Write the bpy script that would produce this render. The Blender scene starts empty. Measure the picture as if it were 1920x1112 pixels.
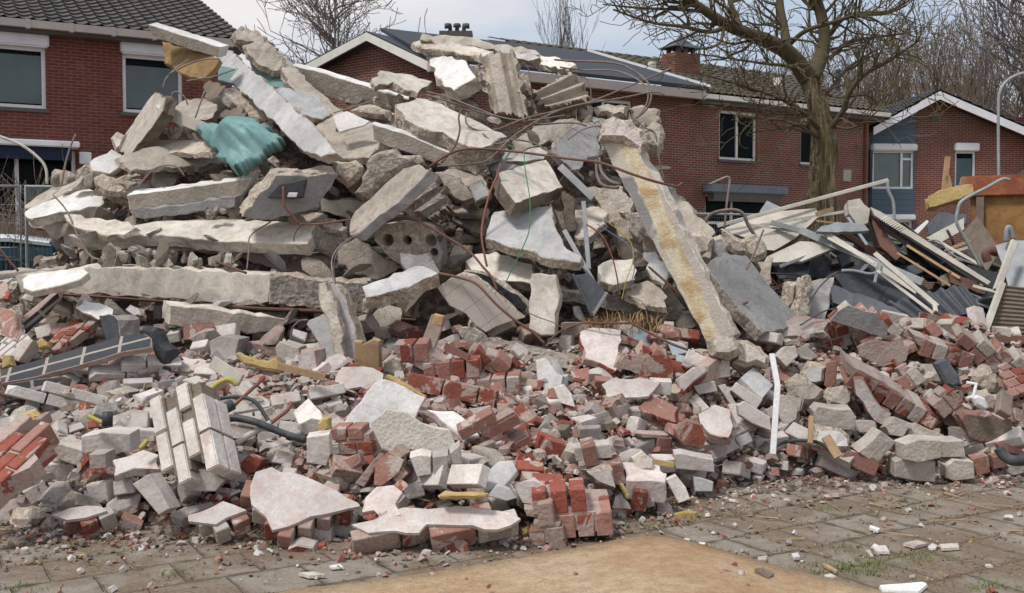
import bpy, bmesh, math, random
from mathutils import Vector, Matrix, noise
R_ = math.radians
scene = bpy.context.scene
# ---------------------------------------------------------------- camera
F = 2000.0                      # focal length in photo pixels (1920 wide)
PITCH = math.atan(86/F)
CAMH = 1.3
cd = bpy.data.cameras.new('camera'); cam = bpy.data.objects.new('camera', cd)
scene.collection.objects.link(cam)
cd.sensor_width = 36; cd.lens = F/1920*36; cd.clip_start = .05; cd.clip_end = 2000
cam.location = (0, 0, CAMH); cam.rotation_euler = (math.pi/2-PITCH, 0, 0)
scene.camera = cam
cd.dof.use_dof = True; cd.dof.focus_distance = 6.3; cd.dof.aperture_fstop = 14
# ---------------------------------------------------------------- world and sun
SUN_EL, SUN_AZ = 60, 232        # azimuth: degrees clockwise from +Y (behind the camera, to its left)
w = bpy.data.worlds.new('World'); scene.world = w; w.use_nodes = True
nt = w.node_tree; N = nt.nodes; L = nt.links; N.clear()
out = N.new('ShaderNodeOutputWorld'); bg = N.new('ShaderNodeBackground'); bg.inputs[1].default_value = .1
sky = N.new('ShaderNodeTexSky'); sky.sky_type = 'NISHITA'; sky.sun_disc = False
sky.sun_elevation = R_(SUN_EL); sky.sun_rotation = R_(SUN_AZ); sky.air_density = 1; sky.dust_density = 2
tc = N.new('ShaderNodeTexCoord'); mp = N.new('ShaderNodeMapping'); mp.inputs['Scale'].default_value = (1, 1, 3.2)
mp.inputs['Location'].default_value = (.35, .2, .1)
n1 = N.new('ShaderNodeTexNoise'); n1.inputs['Scale'].default_value = 2.1; n1.inputs['Detail'].default_value = 7; n1.inputs['Roughness'].default_value = .5
rp = N.new('ShaderNodeValToRGB'); rp.color_ramp.elements[0].position = .42; rp.color_ramp.elements[1].position = .62
rp.color_ramp.elements[0].color = (4.9, 5.7, 6.9, 1); rp.color_ramp.elements[1].color = (8.8, 8.4, 8.1, 1)
mx = N.new('ShaderNodeMix'); mx.data_type = 'RGBA'; mx.inputs[0].default_value = .86
L.new(tc.outputs['Generated'], mp.inputs[0]); L.new(mp.outputs[0], n1.inputs['Vector']); L.new(n1.outputs[0], rp.inputs[0])
L.new(sky.outputs[0], mx.inputs[6]); L.new(rp.outputs[0], mx.inputs[7]); L.new(mx.outputs[2], bg.inputs[0]); L.new(bg.outputs[0], out.inputs[0])
sd = bpy.data.lights.new('sun', 'SUN'); sd.energy = 2.5; sd.angle = R_(11); sd.color = (1, .965, .91)
sun = bpy.data.objects.new('sun', sd); scene.collection.objects.link(sun)
az = R_(SUN_AZ); el = R_(SUN_EL)
sdir = Vector((math.sin(az)*math.cos(el), math.cos(az)*math.cos(el), math.sin(el)))
sun.rotation_euler = sdir.to_track_quat('Z', 'Y').to_euler()
scene.view_settings.view_transform = 'Standard'; scene.view_settings.look = 'None'
scene.view_settings.exposure = .17; scene.view_settings.gamma = 1
# ---------------------------------------------------------------- helpers
col = scene.collection
Rt = Vector((1, 0, 0)); Fw = Vector((0, math.cos(PITCH), -math.sin(PITCH))); Up = Vector((0, math.sin(PITCH), math.cos(PITCH)))
CO = Vector((0, 0, CAMH))
def ray(px, py): return Rt*((px-960)/F) + Up*((556-py)/F) + Fw
def at(px, py, D): return CO + ray(px, py)*D
def topx(p):
    v = p-CO; d = v.dot(Fw); return (960+F*v.dot(Rt)/d, 556-F*v.dot(Up)/d, d)
def ground(px, py, z=0): r = ray(px, py); return CO + r*((z-CAMH)/r.z)
def itp(tb, x):
    if x <= tb[0][0]: return tb[0][1]
    for (a, b), (c, d) in zip(tb, tb[1:]):
        if x <= c: return b+(d-b)*(x-a)/(c-a)
    return tb[-1][1]
FR = [(-4.5, 5.3), (-2.35, 5.05), (-1.06, 4.85), (-.36, 4.8), (.2, 4.92), (.96, 5.65), (1.63, 6.05), (3, 6.15), (6, 6.3)]
SL = [(-4, .27), (.2, .27), (1.1, .5), (3.2, .52), (4, .3)]
TP = [(-5.2, .3), (-4.5, .9), (-4.0, 1.45), (-3.4, 2.05), (-2.9, 2.4), (-2.0, 2.85), (-.5, 2.85), (.4, 2.65), (.9, 2.45), (1.25, 2.1), (1.6, 1.25), (2.0, .7), (2.6, .3)]
def H(x, y):
    d = y-itp(FR, x)
    if d < 0: return -1
    sk = min(.12*(1-math.exp(-d/.1))+itp(SL, x)*d, .82)
    yb = 7.5 if x > 1.6 else 8.5
    if y > yb: sk = max(0, sk-(y-yb)*.5)
    T = itp(TP, x); hp = 0
    if y > 6.9:
        q = min(1, (y-6.9)/2.2); hp = .7+(T-.7)*(q*.6+.4*q*q*(3-2*q)) if T > .7 else T*q
        if y > 9.3: hp = max(0, hp-(y-9.3)*1.1)
    j = 0
    if x > 1.6 and y > 7.6:      # heap of scrap on the right
        j = itp([(1.6, .6), (2.4, 1.25), (3.6, 1.3), (4.6, 1.1), (5.6, .7)], x)*min(1, (y-7.6)/1.8)
        if y > 10.5: j = max(0, j-(y-10.5))
    return max(sk, hp, j)
def hitD(px, py, d0=4.3, d1=11.5, lift=0.):
    r = ray(px, py); D = d0
    while D < d1:
        p = CO+r*D
        if p.z <= H(p.x, p.y)+lift: return D
        D += .03
    return None
def lnk(o, parent=None):
    col.objects.link(o)
    if parent: o.parent = parent
    return o
def tag(o, label=None, cat=None, group=None, kind=None):
    if label: o['label'] = label
    if cat: o['category'] = cat
    if group: o['group'] = group
    if kind: o['kind'] = kind
    return o
def mk(name, bm, mats, parent=None, smooth=False):
    me = bpy.data.meshes.new(name)
    if smooth:
        for f in bm.faces: f.smooth = True
    bm.to_mesh(me); bm.free()
    for m in (mats if isinstance(mats, (list, tuple)) else [mats]): me.materials.append(m)
    o = bpy.data.objects.new(name, me); return lnk(o, parent)
def empty(name, loc, rz=0):
    o = bpy.data.objects.new(name, None); o.location = loc; o.rotation_euler = (0, 0, rz); o.empty_display_size = .2; return lnk(o)
def box(bm, x0, x1, y0, y1, z0, z1, mi=0):
    v = [bm.verts.new(p) for p in ((x0,y0,z0),(x1,y0,z0),(x1,y1,z0),(x0,y1,z0),(x0,y0,z1),(x1,y0,z1),(x1,y1,z1),(x0,y1,z1))]
    uvl = bm.loops.layers.uv.verify()
    for q in ((0,1,5,4),(1,2,6,5),(2,3,7,6),(3,0,4,7),(4,5,6,7),(3,2,1,0)):
        f = bm.faces.new([v[i] for i in q]); f.material_index = mi
        n = f.normal if f.normal.length else Vector((0,0,1)); f.normal_update(); n = f.normal
        for l in f.loops:
            c = l.vert.co
            l[uvl].uv = (c.x+c.y, c.z) if abs(n.z) < .5 else (c.x, c.y)
    return v
def tube(bm, pts, rad, ns=6, mi=0, caps=True):
    pts = [Vector(p) for p in pts]; n = len(pts)
    if not isinstance(rad, (list, tuple)): rad = [rad]*n
    rings = []; prev = None
    for i, p in enumerate(pts):
        t = (pts[min(i+1, n-1)]-pts[max(i-1, 0)])
        if t.length < 1e-6: t = Vector((0, 0, 1))
        t.normalize()
        a = prev if prev is not None else (Vector((0, 0, 1)) if abs(t.z) < .9 else Vector((1, 0, 0)))
        a = (a-t*a.dot(t))
        if a.length < 1e-4: a = t.orthogonal()
        a.normalize(); prev = a; b = t.cross(a)
        rings.append([bm.verts.new(p+(a*math.cos(k*2*math.pi/ns)+b*math.sin(k*2*math.pi/ns))*rad[i]) for k in range(ns)])
    for r0, r1 in zip(rings, rings[1:]):
        for k in range(ns):
            f = bm.faces.new((r0[k], r0[(k+1) % ns], r1[(k+1) % ns], r1[k])); f.material_index = mi; f.smooth = ns > 4
    if caps and ns > 2:
        bm.faces.new(rings[0][::-1]).material_index = mi; bm.faces.new(rings[-1]).material_index = mi
def smoothline(pts, k=4):
    out = []
    P = [pts[0]]+list(pts)+[pts[-1]]
    for i in range(1, len(P)-2):
        for j in range(k):
            t = j/k; a, b, c, d = P[i-1], P[i], P[i+1], P[i+2]
            out.append(tuple(.5*((2*b[q])+(-a[q]+c[q])*t+(2*a[q]-5*b[q]+4*c[q]-d[q])*t*t+(-a[q]+3*b[q]-3*c[q]+d[q])*t**3) for q in range(len(a))))
    out.append(tuple(P[-2])); return out
# ---------------------------------------------------------------- materials
def base(name, rough=.9, spec=.3):
    m = bpy.data.materials.new(name); m.use_nodes = True; t = m.node_tree; t.nodes.clear()
    o = t.nodes.new('ShaderNodeOutputMaterial'); b = t.nodes.new('ShaderNodeBsdfPrincipled')
    b.inputs['Roughness'].default_value = rough; b.inputs['Specular IOR Level'].default_value = spec
    t.links.new(b.outputs[0], o.inputs[0]); return m, t, b
def nd(t, typ, **kw):
    n = t.nodes.new(typ)
    for k, v in kw.items():
        if k.startswith('i_'): n.inputs[k[2:].replace('_', ' ')].default_value = v
        else: setattr(n, k, v)
    return n
def c4(c): return (c[0], c[1], c[2], 1)
def mixc(t, fac, a, b, mode='MIX'):
    m = nd(t, 'ShaderNodeMix', data_type='RGBA', blend_type=mode)
    for sock, v in ((m.inputs[0], fac), (m.inputs[6], a), (m.inputs[7], b)):
        if isinstance(v, (int, float)): sock.default_value = v
        elif isinstance(v, tuple): sock.default_value = c4(v)
        else: t.links.new(v, sock)
    return m.outputs[2]
def ramp(t, src, p0, p1, v0=0., v1=1.):
    r = nd(t, 'ShaderNodeMapRange'); r.inputs[1].default_value = p0; r.inputs[2].default_value = p1
    r.inputs[3].default_value = v0; r.inputs[4].default_value = v1; t.links.new(src, r.inputs[0]); return r.outputs[0]
def coords(t, kind='Object'):
    tc = nd(t, 'ShaderNodeTexCoord'); oi = nd(t, 'ShaderNodeObjectInfo')
    ad = nd(t, 'ShaderNodeVectorMath', operation='ADD'); mu = nd(t, 'ShaderNodeMath', operation='MULTIPLY'); mu.inputs[1].default_value = 37.
    t.links.new(oi.outputs['Random'], mu.inputs[0]); t.links.new(tc.outputs[kind], ad.inputs[0]); t.links.new(mu.outputs[0], ad.inputs[1])
    return ad.outputs[0], oi.outputs['Random'], tc
def noi(t, vec, sc, det=4, rough=.6, dist=0.):
    n = nd(t, 'ShaderNodeTexNoise', i_Scale=sc, i_Detail=det, i_Roughness=rough, i_Distortion=dist)
    if vec is not None: t.links.new(vec, n.inputs['Vector'])
    return n.outputs[0]
def bump(t, b, h, dist, strength=1.):
    bp = nd(t, 'ShaderNodeBump'); bp.inputs['Strength'].default_value = strength; bp.inputs['Distance'].default_value = dist
    t.links.new(h, bp.inputs['Height']); t.links.new(bp.outputs[0], b.inputs['Normal'])
def addm(t, a, b, k=1.):
    m = nd(t, 'ShaderNodeMath', operation='MULTIPLY_ADD'); t.links.new(b, m.inputs[0]); m.inputs[1].default_value = k; t.links.new(a, m.inputs[2]); return m.outputs[0]
def hsvvar(t, rnd, c, dv=.16):
    h = nd(t, 'ShaderNodeHueSaturation'); h.inputs['Saturation'].default_value = 1
    t.links.new(ramp(t, rnd, 0, 1, 1-dv, 1+dv), h.inputs['Value']); t.links.new(c, h.inputs['Color']); return h.outputs[0]
def conc(name, c, stain=(.2, .16, .11), dirt=.45, bmp=.006, fine=70, peel=None, peel_at=.6, rough=.92, dv=.14, pits=.5):
    m, t, b = base(name, rough)
    v, rnd, tc = coords(t)
    big = noi(t, v, 2.3, 5, .6); mid = noi(t, v, 11, 6, .7, .4); fi = noi(t, v, fine, 4, .7)
    cc = mixc(t, ramp(t, big, .35, .65), tuple(x*.76 for x in c), tuple(min(1, x*1.14) for x in c))
    cc = mixc(t, ramp(t, mid, .44, .72, 0, min(.9, dirt*1.5)), cc, stain)
    if peel: cc = mixc(t, ramp(t, noi(t, v, 4.5, 6, .65, .6), peel_at, peel_at+.02), cc, peel)
    cc = mixc(t, ramp(t, fi, .3, .7, .0, .45), cc, tuple(x*.5 for x in c))
    vo = nd(t, 'ShaderNodeTexVoronoi', i_Scale=fine*.6); t.links.new(v, vo.inputs['Vector'])
    cc = mixc(t, ramp(t, vo.outputs['Distance'], .06, .2, pits, 0), cc, tuple(x*.4 for x in c))
    t.links.new(hsvvar(t, rnd, cc, dv), b.inputs['Base Color'])
    h = addm(t, mid, fi, .6); h = addm(t, h, vo.outputs['Distance'], .35*pits*2)
    if bmp >= .015:
        v2 = nd(t, 'ShaderNodeTexVoronoi', i_Scale=19.); nz2 = nd(t, 'ShaderNodeTexNoise', i_Scale=7., i_Detail=4.); t.links.new(v, nz2.inputs['Vector']); wv2 = nd(t, 'ShaderNodeVectorMath', operation='MULTIPLY_ADD'); wv2.inputs[1].default_value = (.22,)*3; t.links.new(nz2.outputs[1], wv2.inputs[0]); t.links.new(v, wv2.inputs[2]); t.links.new(wv2.outputs[0], v2.inputs['Vector']); h = addm(t, h, v2.outputs['Distance'], .6)
        v3 = nd(t, 'ShaderNodeTexVoronoi', i_Scale=52.); t.links.new(wv2.outputs[0], v3.inputs['Vector']); s3 = nd(t, 'ShaderNodeSeparateXYZ'); t.links.new(v3.outputs['Color'], s3.inputs[0]); cc = mixc(t, ramp(t, s3.outputs[0], .7, .75, 0, .55), cc, tuple(x*.45 for x in c)); cc = mixc(t, ramp(t, s3.outputs[1], .7, .75, 0, .5), cc, tuple(min(.8, x*1.4) for x in c))
        cc2 = mixc(t, ramp(t, v2.outputs['Distance'], .0, .5, .0, .3), cc, tuple(x*.5 for x in c)); t.links.new(hsvvar(t, rnd, cc2, dv), b.inputs['Base Color'])
    bump(t, b, h, bmp); return m
M = {}
M['cream'] = conc('cream_plaster', (.72, .665, .59), dirt=.45, bmp=.003, pits=.15)
M['pale'] = conc('pale_concrete', (.66, .595, .515), dirt=.55, bmp=.007)
M['conc'] = conc('beige_concrete', (.52, .455, .39), dirt=.5, bmp=.009)
M['grey'] = conc('grey_concrete', (.34, .335, .33), stain=(.16, .15, .14), dirt=.5, bmp=.007)
M['lgrey'] = conc('light_grey_concrete', (.50, .495, .49), stain=(.27, .26, .25), dirt=.5, bmp=.004, pits=.25)
M['white'] = conc('white_plaster', (.78, .765, .74), stain=(.42, .36, .3), dirt=.42, bmp=.004, pits=.25)
M['rough'] = conc('broken_aggregate', (.57, .49, .405), stain=(.22, .15, .1), dirt=.55, bmp=.02, fine=45, pits=.7)
M['roughg'] = conc('broken_grey_aggregate', (.42, .37, .32), stain=(.14, .12, .1), dirt=.55, bmp=.02, fine=45, pits=.7)
M['pink'] = conc('pink_mortar', (.46, .37, .335), stain=(.3, .14, .1), dirt=.5, bmp=.01)
M['pinkw'] = conc('whitewashed_brick_face', (.66, .60, .57), stain=(.42, .25, .2), dirt=.5, bmp=.006)
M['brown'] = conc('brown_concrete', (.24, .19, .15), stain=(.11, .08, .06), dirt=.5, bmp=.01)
M['palebrick'] = conc('pale_brick', (.64, .595, .555), stain=(.40, .30, .25), dirt=.5, bmp=.005, pits=.4, dv=.22, peel=(.47, .38, .33), peel_at=.6)
M['greybrick'] = conc('grey_brick', (.48, .445, .415), stain=(.3, .21, .17), dirt=.6, bmp=.006, pits=.4, dv=.25, peel=(.58, .53, .48), peel_at=.58)
M['creambrick'] = conc('worn_cream_brick', (.56, .515, .46), stain=(.33, .22, .16), dirt=.5, bmp=.008, dv=.2)
M['redbrick'] = conc('red_brick', (.285, .085, .058), stain=(.16, .06, .045), dirt=.5, bmp=.008, peel=(.43, .34, .295), peel_at=.5, dv=.2)
M['pinkbrick'] = conc('dusty_pink_brick', (.37, .2, .16), stain=(.24, .1, .075), dirt=.5, bmp=.006, peel=(.5, .44, .4), peel_at=.57, dv=.2)
M['black'] = conc('bitumen', (.035, .037, .045), stain=(.1, .1, .1), dirt=.4, bmp=.006, rough=.6)
M['slate'] = conc('dark_tile', (.075, .085, .10), stain=(.15, .15, .15), dirt=.4, bmp=.003, rough=.55)
M['foam'] = conc('yellow_foam', (.55, .41, .18), stain=(.4, .22, .06), dirt=.5, bmp=.012, fine=40)
M['ochre'] = conc('ochre_board', (.36, .235, .11), stain=(.16, .1, .05), dirt=.6, bmp=.01)
M['wood'] = conc('pale_wood', (.47, .32, .19), stain=(.25, .14, .07), dirt=.5, bmp=.003, pits=.1)
M['oldwood'] = conc('weathered_wood', (.27, .215, .175), stain=(.12, .09, .07), dirt=.5, bmp=.004, pits=.1)
M['rust'] = conc('rusty_steel', (.19, .095, .07), stain=(.1, .05, .035), dirt=.6, bmp=.002, rough=.75, pits=.2)
M['rustgrey'] = conc('dull_steel', (.27, .22, .195), stain=(.14, .08, .06), dirt=.6, bmp=.001, rough=.7, pits=.1)
M['zinc'] = conc('zinc_steel', (.33, .345, .355), stain=(.2, .21, .22), dirt=.5, bmp=.001, rough=.4, pits=.1)
M['plasticw'] = conc('white_plastic', (.72, .72, .72), stain=(.5, .48, .45), dirt=.3, bmp=.0006, rough=.5, pits=.05)
M['offw'] = conc('offwhite_board', (.60, .565, .50), stain=(.4, .33, .25), dirt=.35, bmp=.0015, rough=.7, pits=.1)
M['teal'] = conc('teal_plastic', (.22, .38, .37), stain=(.07, .25, .29), dirt=.5, bmp=.004, rough=.5, pits=0)
M['lblue'] = conc('pale_blue_tile', (.42, .52, .58), stain=(.4, .38, .35), dirt=.4, bmp=.002, rough=.5, pits=.1)
M['redcable'] = conc('red_pipe', (.27, .09, .065), dirt=.4, bmp=.001, rough=.6, pits=.1)
M['greenw'] = conc('green_wire', (.07, .28, .1), dirt=.1, bmp=0, rough=.5, pits=0)
M['yelloww'] = conc('yellow_wire', (.5, .42, .1), dirt=.2, bmp=.001, rough=.5, pits=0)
M['bluew'] = conc('blue_wire', (.12, .2, .4), dirt=.2, bmp=.001, rough=.5, pits=0)
M['blackw'] = conc('black_hose', (.045, .05, .06), stain=(.2, .19, .18), dirt=.4, bmp=.001, rough=.5, pits=0)
M['pebble'] = conc('washed_gravel_screed', (.60, .56, .50), stain=(.4, .34, .28), dirt=.5, bmp=.008, fine=90, pits=.8)
def masonry(name, bw, rh, ms, brick, brick2, mortar, dust, dust_at, uvscale=1., off=.5, bmp=.006, dv=.12, duste=.08, wobk=0):
    m, t, b = base(name, .9)
    v, rnd, tc = coords(t)
    br = nd(t, 'ShaderNodeTexBrick', offset=off); br.inputs['Scale'].default_value = 1
    br.inputs['Brick Width'].default_value = bw; br.inputs['Row Height'].default_value = rh; br.inputs['Mortar Size'].default_value = ms; br.inputs['Mortar Smooth'].default_value = .25; br.inputs['Bias'].default_value = 0
    br.inputs['Color1'].default_value = c4(brick); br.inputs['Color2'].default_value = c4(brick2); br.inputs['Mortar'].default_value = c4(mortar)
    # wobble the joints a little
    wob = nd(t, 'ShaderNodeVectorMath', operation='MULTIPLY_ADD'); nz = nd(t, 'ShaderNodeTexNoise', i_Scale=9., i_Detail=2.)
    t.links.new(tc.outputs['UV'], nz.inputs['Vector']); t.links.new(nz.outputs[1], wob.inputs[0]); wob.inputs[1].default_value = (wobk or ms*.7,)*3; t.links.new(tc.outputs['UV'], wob.inputs[2])
    t.links.new(wob.outputs[0], br.inputs['Vector'])
    n1 = noi(t, v, 6, 6, .65, .5); n2 = noi(t, v, 60, 4, .7)
    cc = mixc(t, ramp(t, n2, .3, .75, 0, .4), br.outputs['Color'], tuple(x*.5 for x in brick))
    if dust_at < 1: cc = mixc(t, ramp(t, n1, dust_at, dust_at+duste, 0, .93), cc, dust)
    if dust_at > 1: cc = mixc(t, ramp(t, noi(t, tc.outputs['UV'], .9, 6, .65), .4, .66, 0, .5), cc, tuple(x*.55 for x in brick)); cc = mixc(t, ramp(t, noi(t, tc.outputs['UV'], 2.3, 5, .7), .55, .75, 0, .35), cc, (.3, .2, .16))
    t.links.new(hsvvar(t, rnd, cc, dv), b.inputs['Base Color'])
    h = nd(t, 'ShaderNodeMath', operation='SUBTRACT'); t.links.new(n2, h.inputs[0]); t.links.new(br.outputs['Fac'], h.inputs[1])
    bump(t, b, addm(t, h.outputs[0], n1, .5), bmp); return m
RB, RB2 = (.27, .075, .05), (.36, .11, .07)
M['mred'] = masonry('broken_red_masonry', .082, .12, .012, (.31, .08, .05), (.36, .285, .23), (.33, .27, .22), (.46, .38, .33), .5, duste=.16, wobk=.045, bmp=.014)
M['mface'] = masonry('red_brick_courses', .2, .062, .008, (.34, .15, .115), (.25, .1, .08), (.40, .32, .27), (.44, .33, .29), .52, duste=.2, dv=.05, bmp=.014)
M['mpink'] = masonry('dusty_pink_courses', .215, .066, .011, (.42, .27, .235), (.36, .2, .17), (.5, .45, .41), (.55, .49, .45), .52)
M['mpale'] = masonry('pale_brick_courses', .215, .07, .010, (.64, .59, .56), (.58, .51, .48), (.23, .19, .17), (.62, .57, .53), .6, bmp=.012)
M['mgrey'] = masonry('grey_brick_ends', .11, .09, .01, (.5, .47, .44), (.42, .39, .37), (.3, .27, .24), (.55, .5, .46), .55)
M['mdark'] = masonry('dark_glazed_bricks', .225, .2, .012, (.05, .055, .065), (.085, .085, .09), (.42, .37, .33), (.3, .3, .31), .66, off=0)
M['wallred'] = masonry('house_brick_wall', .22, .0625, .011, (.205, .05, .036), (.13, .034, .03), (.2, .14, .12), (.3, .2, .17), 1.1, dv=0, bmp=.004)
M['wallred2'] = masonry('house_brick_wall_pale_joints', .22, .0625, .011, (.21, .07, .05), (.14, .045, .038), (.32, .25, .21), (.3, .2, .17), 1.1, dv=0, bmp=.004)  # paler mortar and slightly paler brick than the left house
M['tile'] = masonry('ceramic_tile_face', .15, .15, .0018, (.55, .5, .45), (.53, .48, .43), (.25, .22, .2), (.42, .37, .32), .6, off=0, bmp=.001, duste=.3)
# ---------------------------------------------------------------- chunk builders
rng = random.Random(7)
POLYS = []      # (polygon, depth) in photo pixels: keeps loose bricks off the big pieces
LM = []         # landmarks for labels
def parse(s): return [tuple(float(a) for a in p.split(',')) for p in s.split()]
def frame(pl, off, t, D):
    cx = sum(p[0] for p in pl)/len(pl); cy = sum(p[1] for p in pl)/len(pl)
    if D is None: D = hitD(cx, cy) or 9.0
    ex, ey = off[0]*D/F, off[1]*D/F
    s = math.hypot(ex, ey); t = max(t, s/.93, .012)
    E = Rt*ex-Up*ey+Fw*math.sqrt(t*t-s*s)
    return D, E, -E.normalized(), at(cx, cy, D)
def onplane(px, py, C, n, D):
    r = ray(px, py); dn = r.dot(n)
    d = (C-CO).dot(n)/dn if dn < -.02 else D
    return CO+r*max(D-1.3, min(D+1.3, d))
def chunk(name, label, cat, poly, off, t, face, side=None, o=0., D=None, rough=.01, seg=.05, bev=.006, group=None, parent=None, lm=None, block=True, layers=None, seed=None, warp=0.):
    pl = parse(poly) if isinstance(poly, str) else poly
    rg = random.Random(seed if seed is not None else int(pl[0][0]*7+pl[0][1]*13+len(pl)))
    if D is None:
        cx = sum(p[0] for p in pl)/len(pl); cy = sum(p[1] for p in pl)/len(pl); D = (hitD(cx, cy) or 9.0)
    D += o
    if o == 0 or D < 6: D = min(D, (hitD(*[sum(p[q] for p in pl)/len(pl) for q in (0, 1)]) or 99)-(.3 if name == 'brickwork_chunk' and sum(p[1] for p in pl)/len(pl) > 895 else .1)) if sum(p[1] for p in pl)/len(pl) > 790 else D
    if off[1] >= 8 and name in ('concrete_slab', 'concrete_beam', 'brickwork_chunk', 'brick'): t = min(t, 1.22*math.hypot(*off)*D/F)
    D, E, n, C = frame(pl, off, t, D); t = E.length
    P = [onplane(x, y, C, n, D) for x, y in pl]
    area = sum(pl[i][0]*pl[(i+1) % len(pl)][1]-pl[(i+1) % len(pl)][0]*pl[i][1] for i in range(len(pl)))
    e1 = (P[1]-P[0]).normalized(); e2 = n.cross(e1).normalized()
    org = sum(P, Vector())/len(P)
    Q = [((p-org).dot(e1), (p-org).dot(e2)) for p in P]
    A = sum(Q[i][0]*Q[(i+1) % len(Q)][1]-Q[(i+1) % len(Q)][0]*Q[i][1] for i in range(len(Q)))
    if A < 0: Q = Q[::-1]
    ring = []
    for i in range(len(Q)):
        a, b = Q[i], Q[(i+1) % len(Q)]; l = math.hypot(b[0]-a[0], b[1]-a[1]); k = max(1, int(l/seg))
        for j in range(k):
            u = j/k; w = 0 if j == 0 else rg.uniform(-1, 1)*rough
            nx, ny = (b[1]-a[1])/max(l, 1e-6), -(b[0]-a[0])/max(l, 1e-6)
            ring.append((a[0]+(b[0]-a[0])*u+nx*w, a[1]+(b[1]-a[1])*u+ny*w))
    m = len(ring)
    def inset(rg_, d):
        out = []
        for i in range(m):
            a, b, c = ring[i-1], ring[i], ring[(i+1) % m]
            tx, ty = c[0]-a[0], c[1]-a[1]; l = math.hypot(tx, ty) or 1
            out.append((b[0]-ty/l*d, b[1]+tx/l*d))
        return out
    if side == 'mred' or face in ('mface', 'mred', 'mpink'):
        return brickslab(name, label, cat, pl, D, t, face, side, Q if A > 0 else Q[::-1], ring, e1, e2, n, org, off, group, lm, block, rg)
    bm = bmesh.new(); uvl = bm.loops.layers.uv.verify()
    nl = layers if layers is not None else max(1, min(6, int(t/.045)))
    levels = [(0, bev)]+[(bev*.9+(t-bev*1.8)*k/nl, 0) for k in range(nl+1)]+[(t, bev)]
    V = []
    peri = [0.]
    for i in range(m): a, b = ring[i], ring[(i+1) % m]; peri.append(peri[-1]+math.hypot(b[0]-a[0], b[1]-a[1]))
    sv = Vector((rg.uniform(0, 99), rg.uniform(0, 99), 0))
    for li, (dd, ins) in enumerate(levels):
        rr = inset(ring, ins)
        row = []
        for i, (x, y) in enumerate(rr):
            q = Vector((x, y, -dd))
            if 0 < li < len(levels)-1 and rough > .003:
                k = 1 if li > 1 else .3
                q += Vector((noise.noise((q+sv)*9), noise.noise((q+sv)*9+Vector((7, 3, 1))), 0))*rough*2.2*k+Vector((rg.uniform(-1, 1), rg.uniform(-1, 1), rg.uniform(-.5, .5)))*rough*.5*k
            elif rough > .003: q.z += rg.uniform(-1, 1)*rough*.25
            if warp: q.z += warp*noise.noise((q+sv)*2.5)
            row.append(bm.verts.new(q))
        V.append(row)
    f0 = bm.faces.new(V[0]); f0.material_index = 0
    for l in f0.loops: l[uvl].uv = (l.vert.co.x, l.vert.co.y)
    f1 = bm.faces.new(V[-1][::-1]); f1.material_index = 1
    for l in f1.loops: l[uvl].uv = (l.vert.co.x, l.vert.co.y)
    for li in range(len(V)-1):
        for i in range(m):
            j = (i+1) % m
            f = bm.faces.new((V[li][i], V[li+1][i], V[li+1][j], V[li][j])); f.material_index = 1
            for l, (uu, vv) in zip(f.loops, ((peri[i], levels[li][0]), (peri[i], levels[li+1][0]), (peri[i+1], levels[li+1][0]), (peri[i+1], levels[li][0]))): l[uvl].uv = (uu, vv)
    bmesh.ops.triangulate(bm, faces=[f for f in bm.faces if len(f.verts) > 4 or warp])
    mat3 = Matrix((e1, e2, n)).transposed()
    ob = mk(name, bm, [M[face], M[side or face]], parent)
    ob.matrix_world = Matrix.Translation(org) @ mat3.to_4x4()
    if parent: ob.parent = parent; ob.matrix_parent_inverse = parent.matrix_world.inverted() if False else Matrix.Identity(4)
    if parent is None: tag(ob, label, cat, group)
    if block and parent is None: POLYS.append((pl, D)); POLYS.append(([(x+off[0], y+off[1]) for x, y in pl], D)); POLYS.append(([(x+off[0]/2, y+off[1]/2) for x, y in pl], D))
    if lm: LM.append((sum(p[0] for p in pl)/len(pl), sum(p[1] for p in pl)/len(pl), lm))
    ob['t_'] = t; del ob['t_']
    return ob
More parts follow.
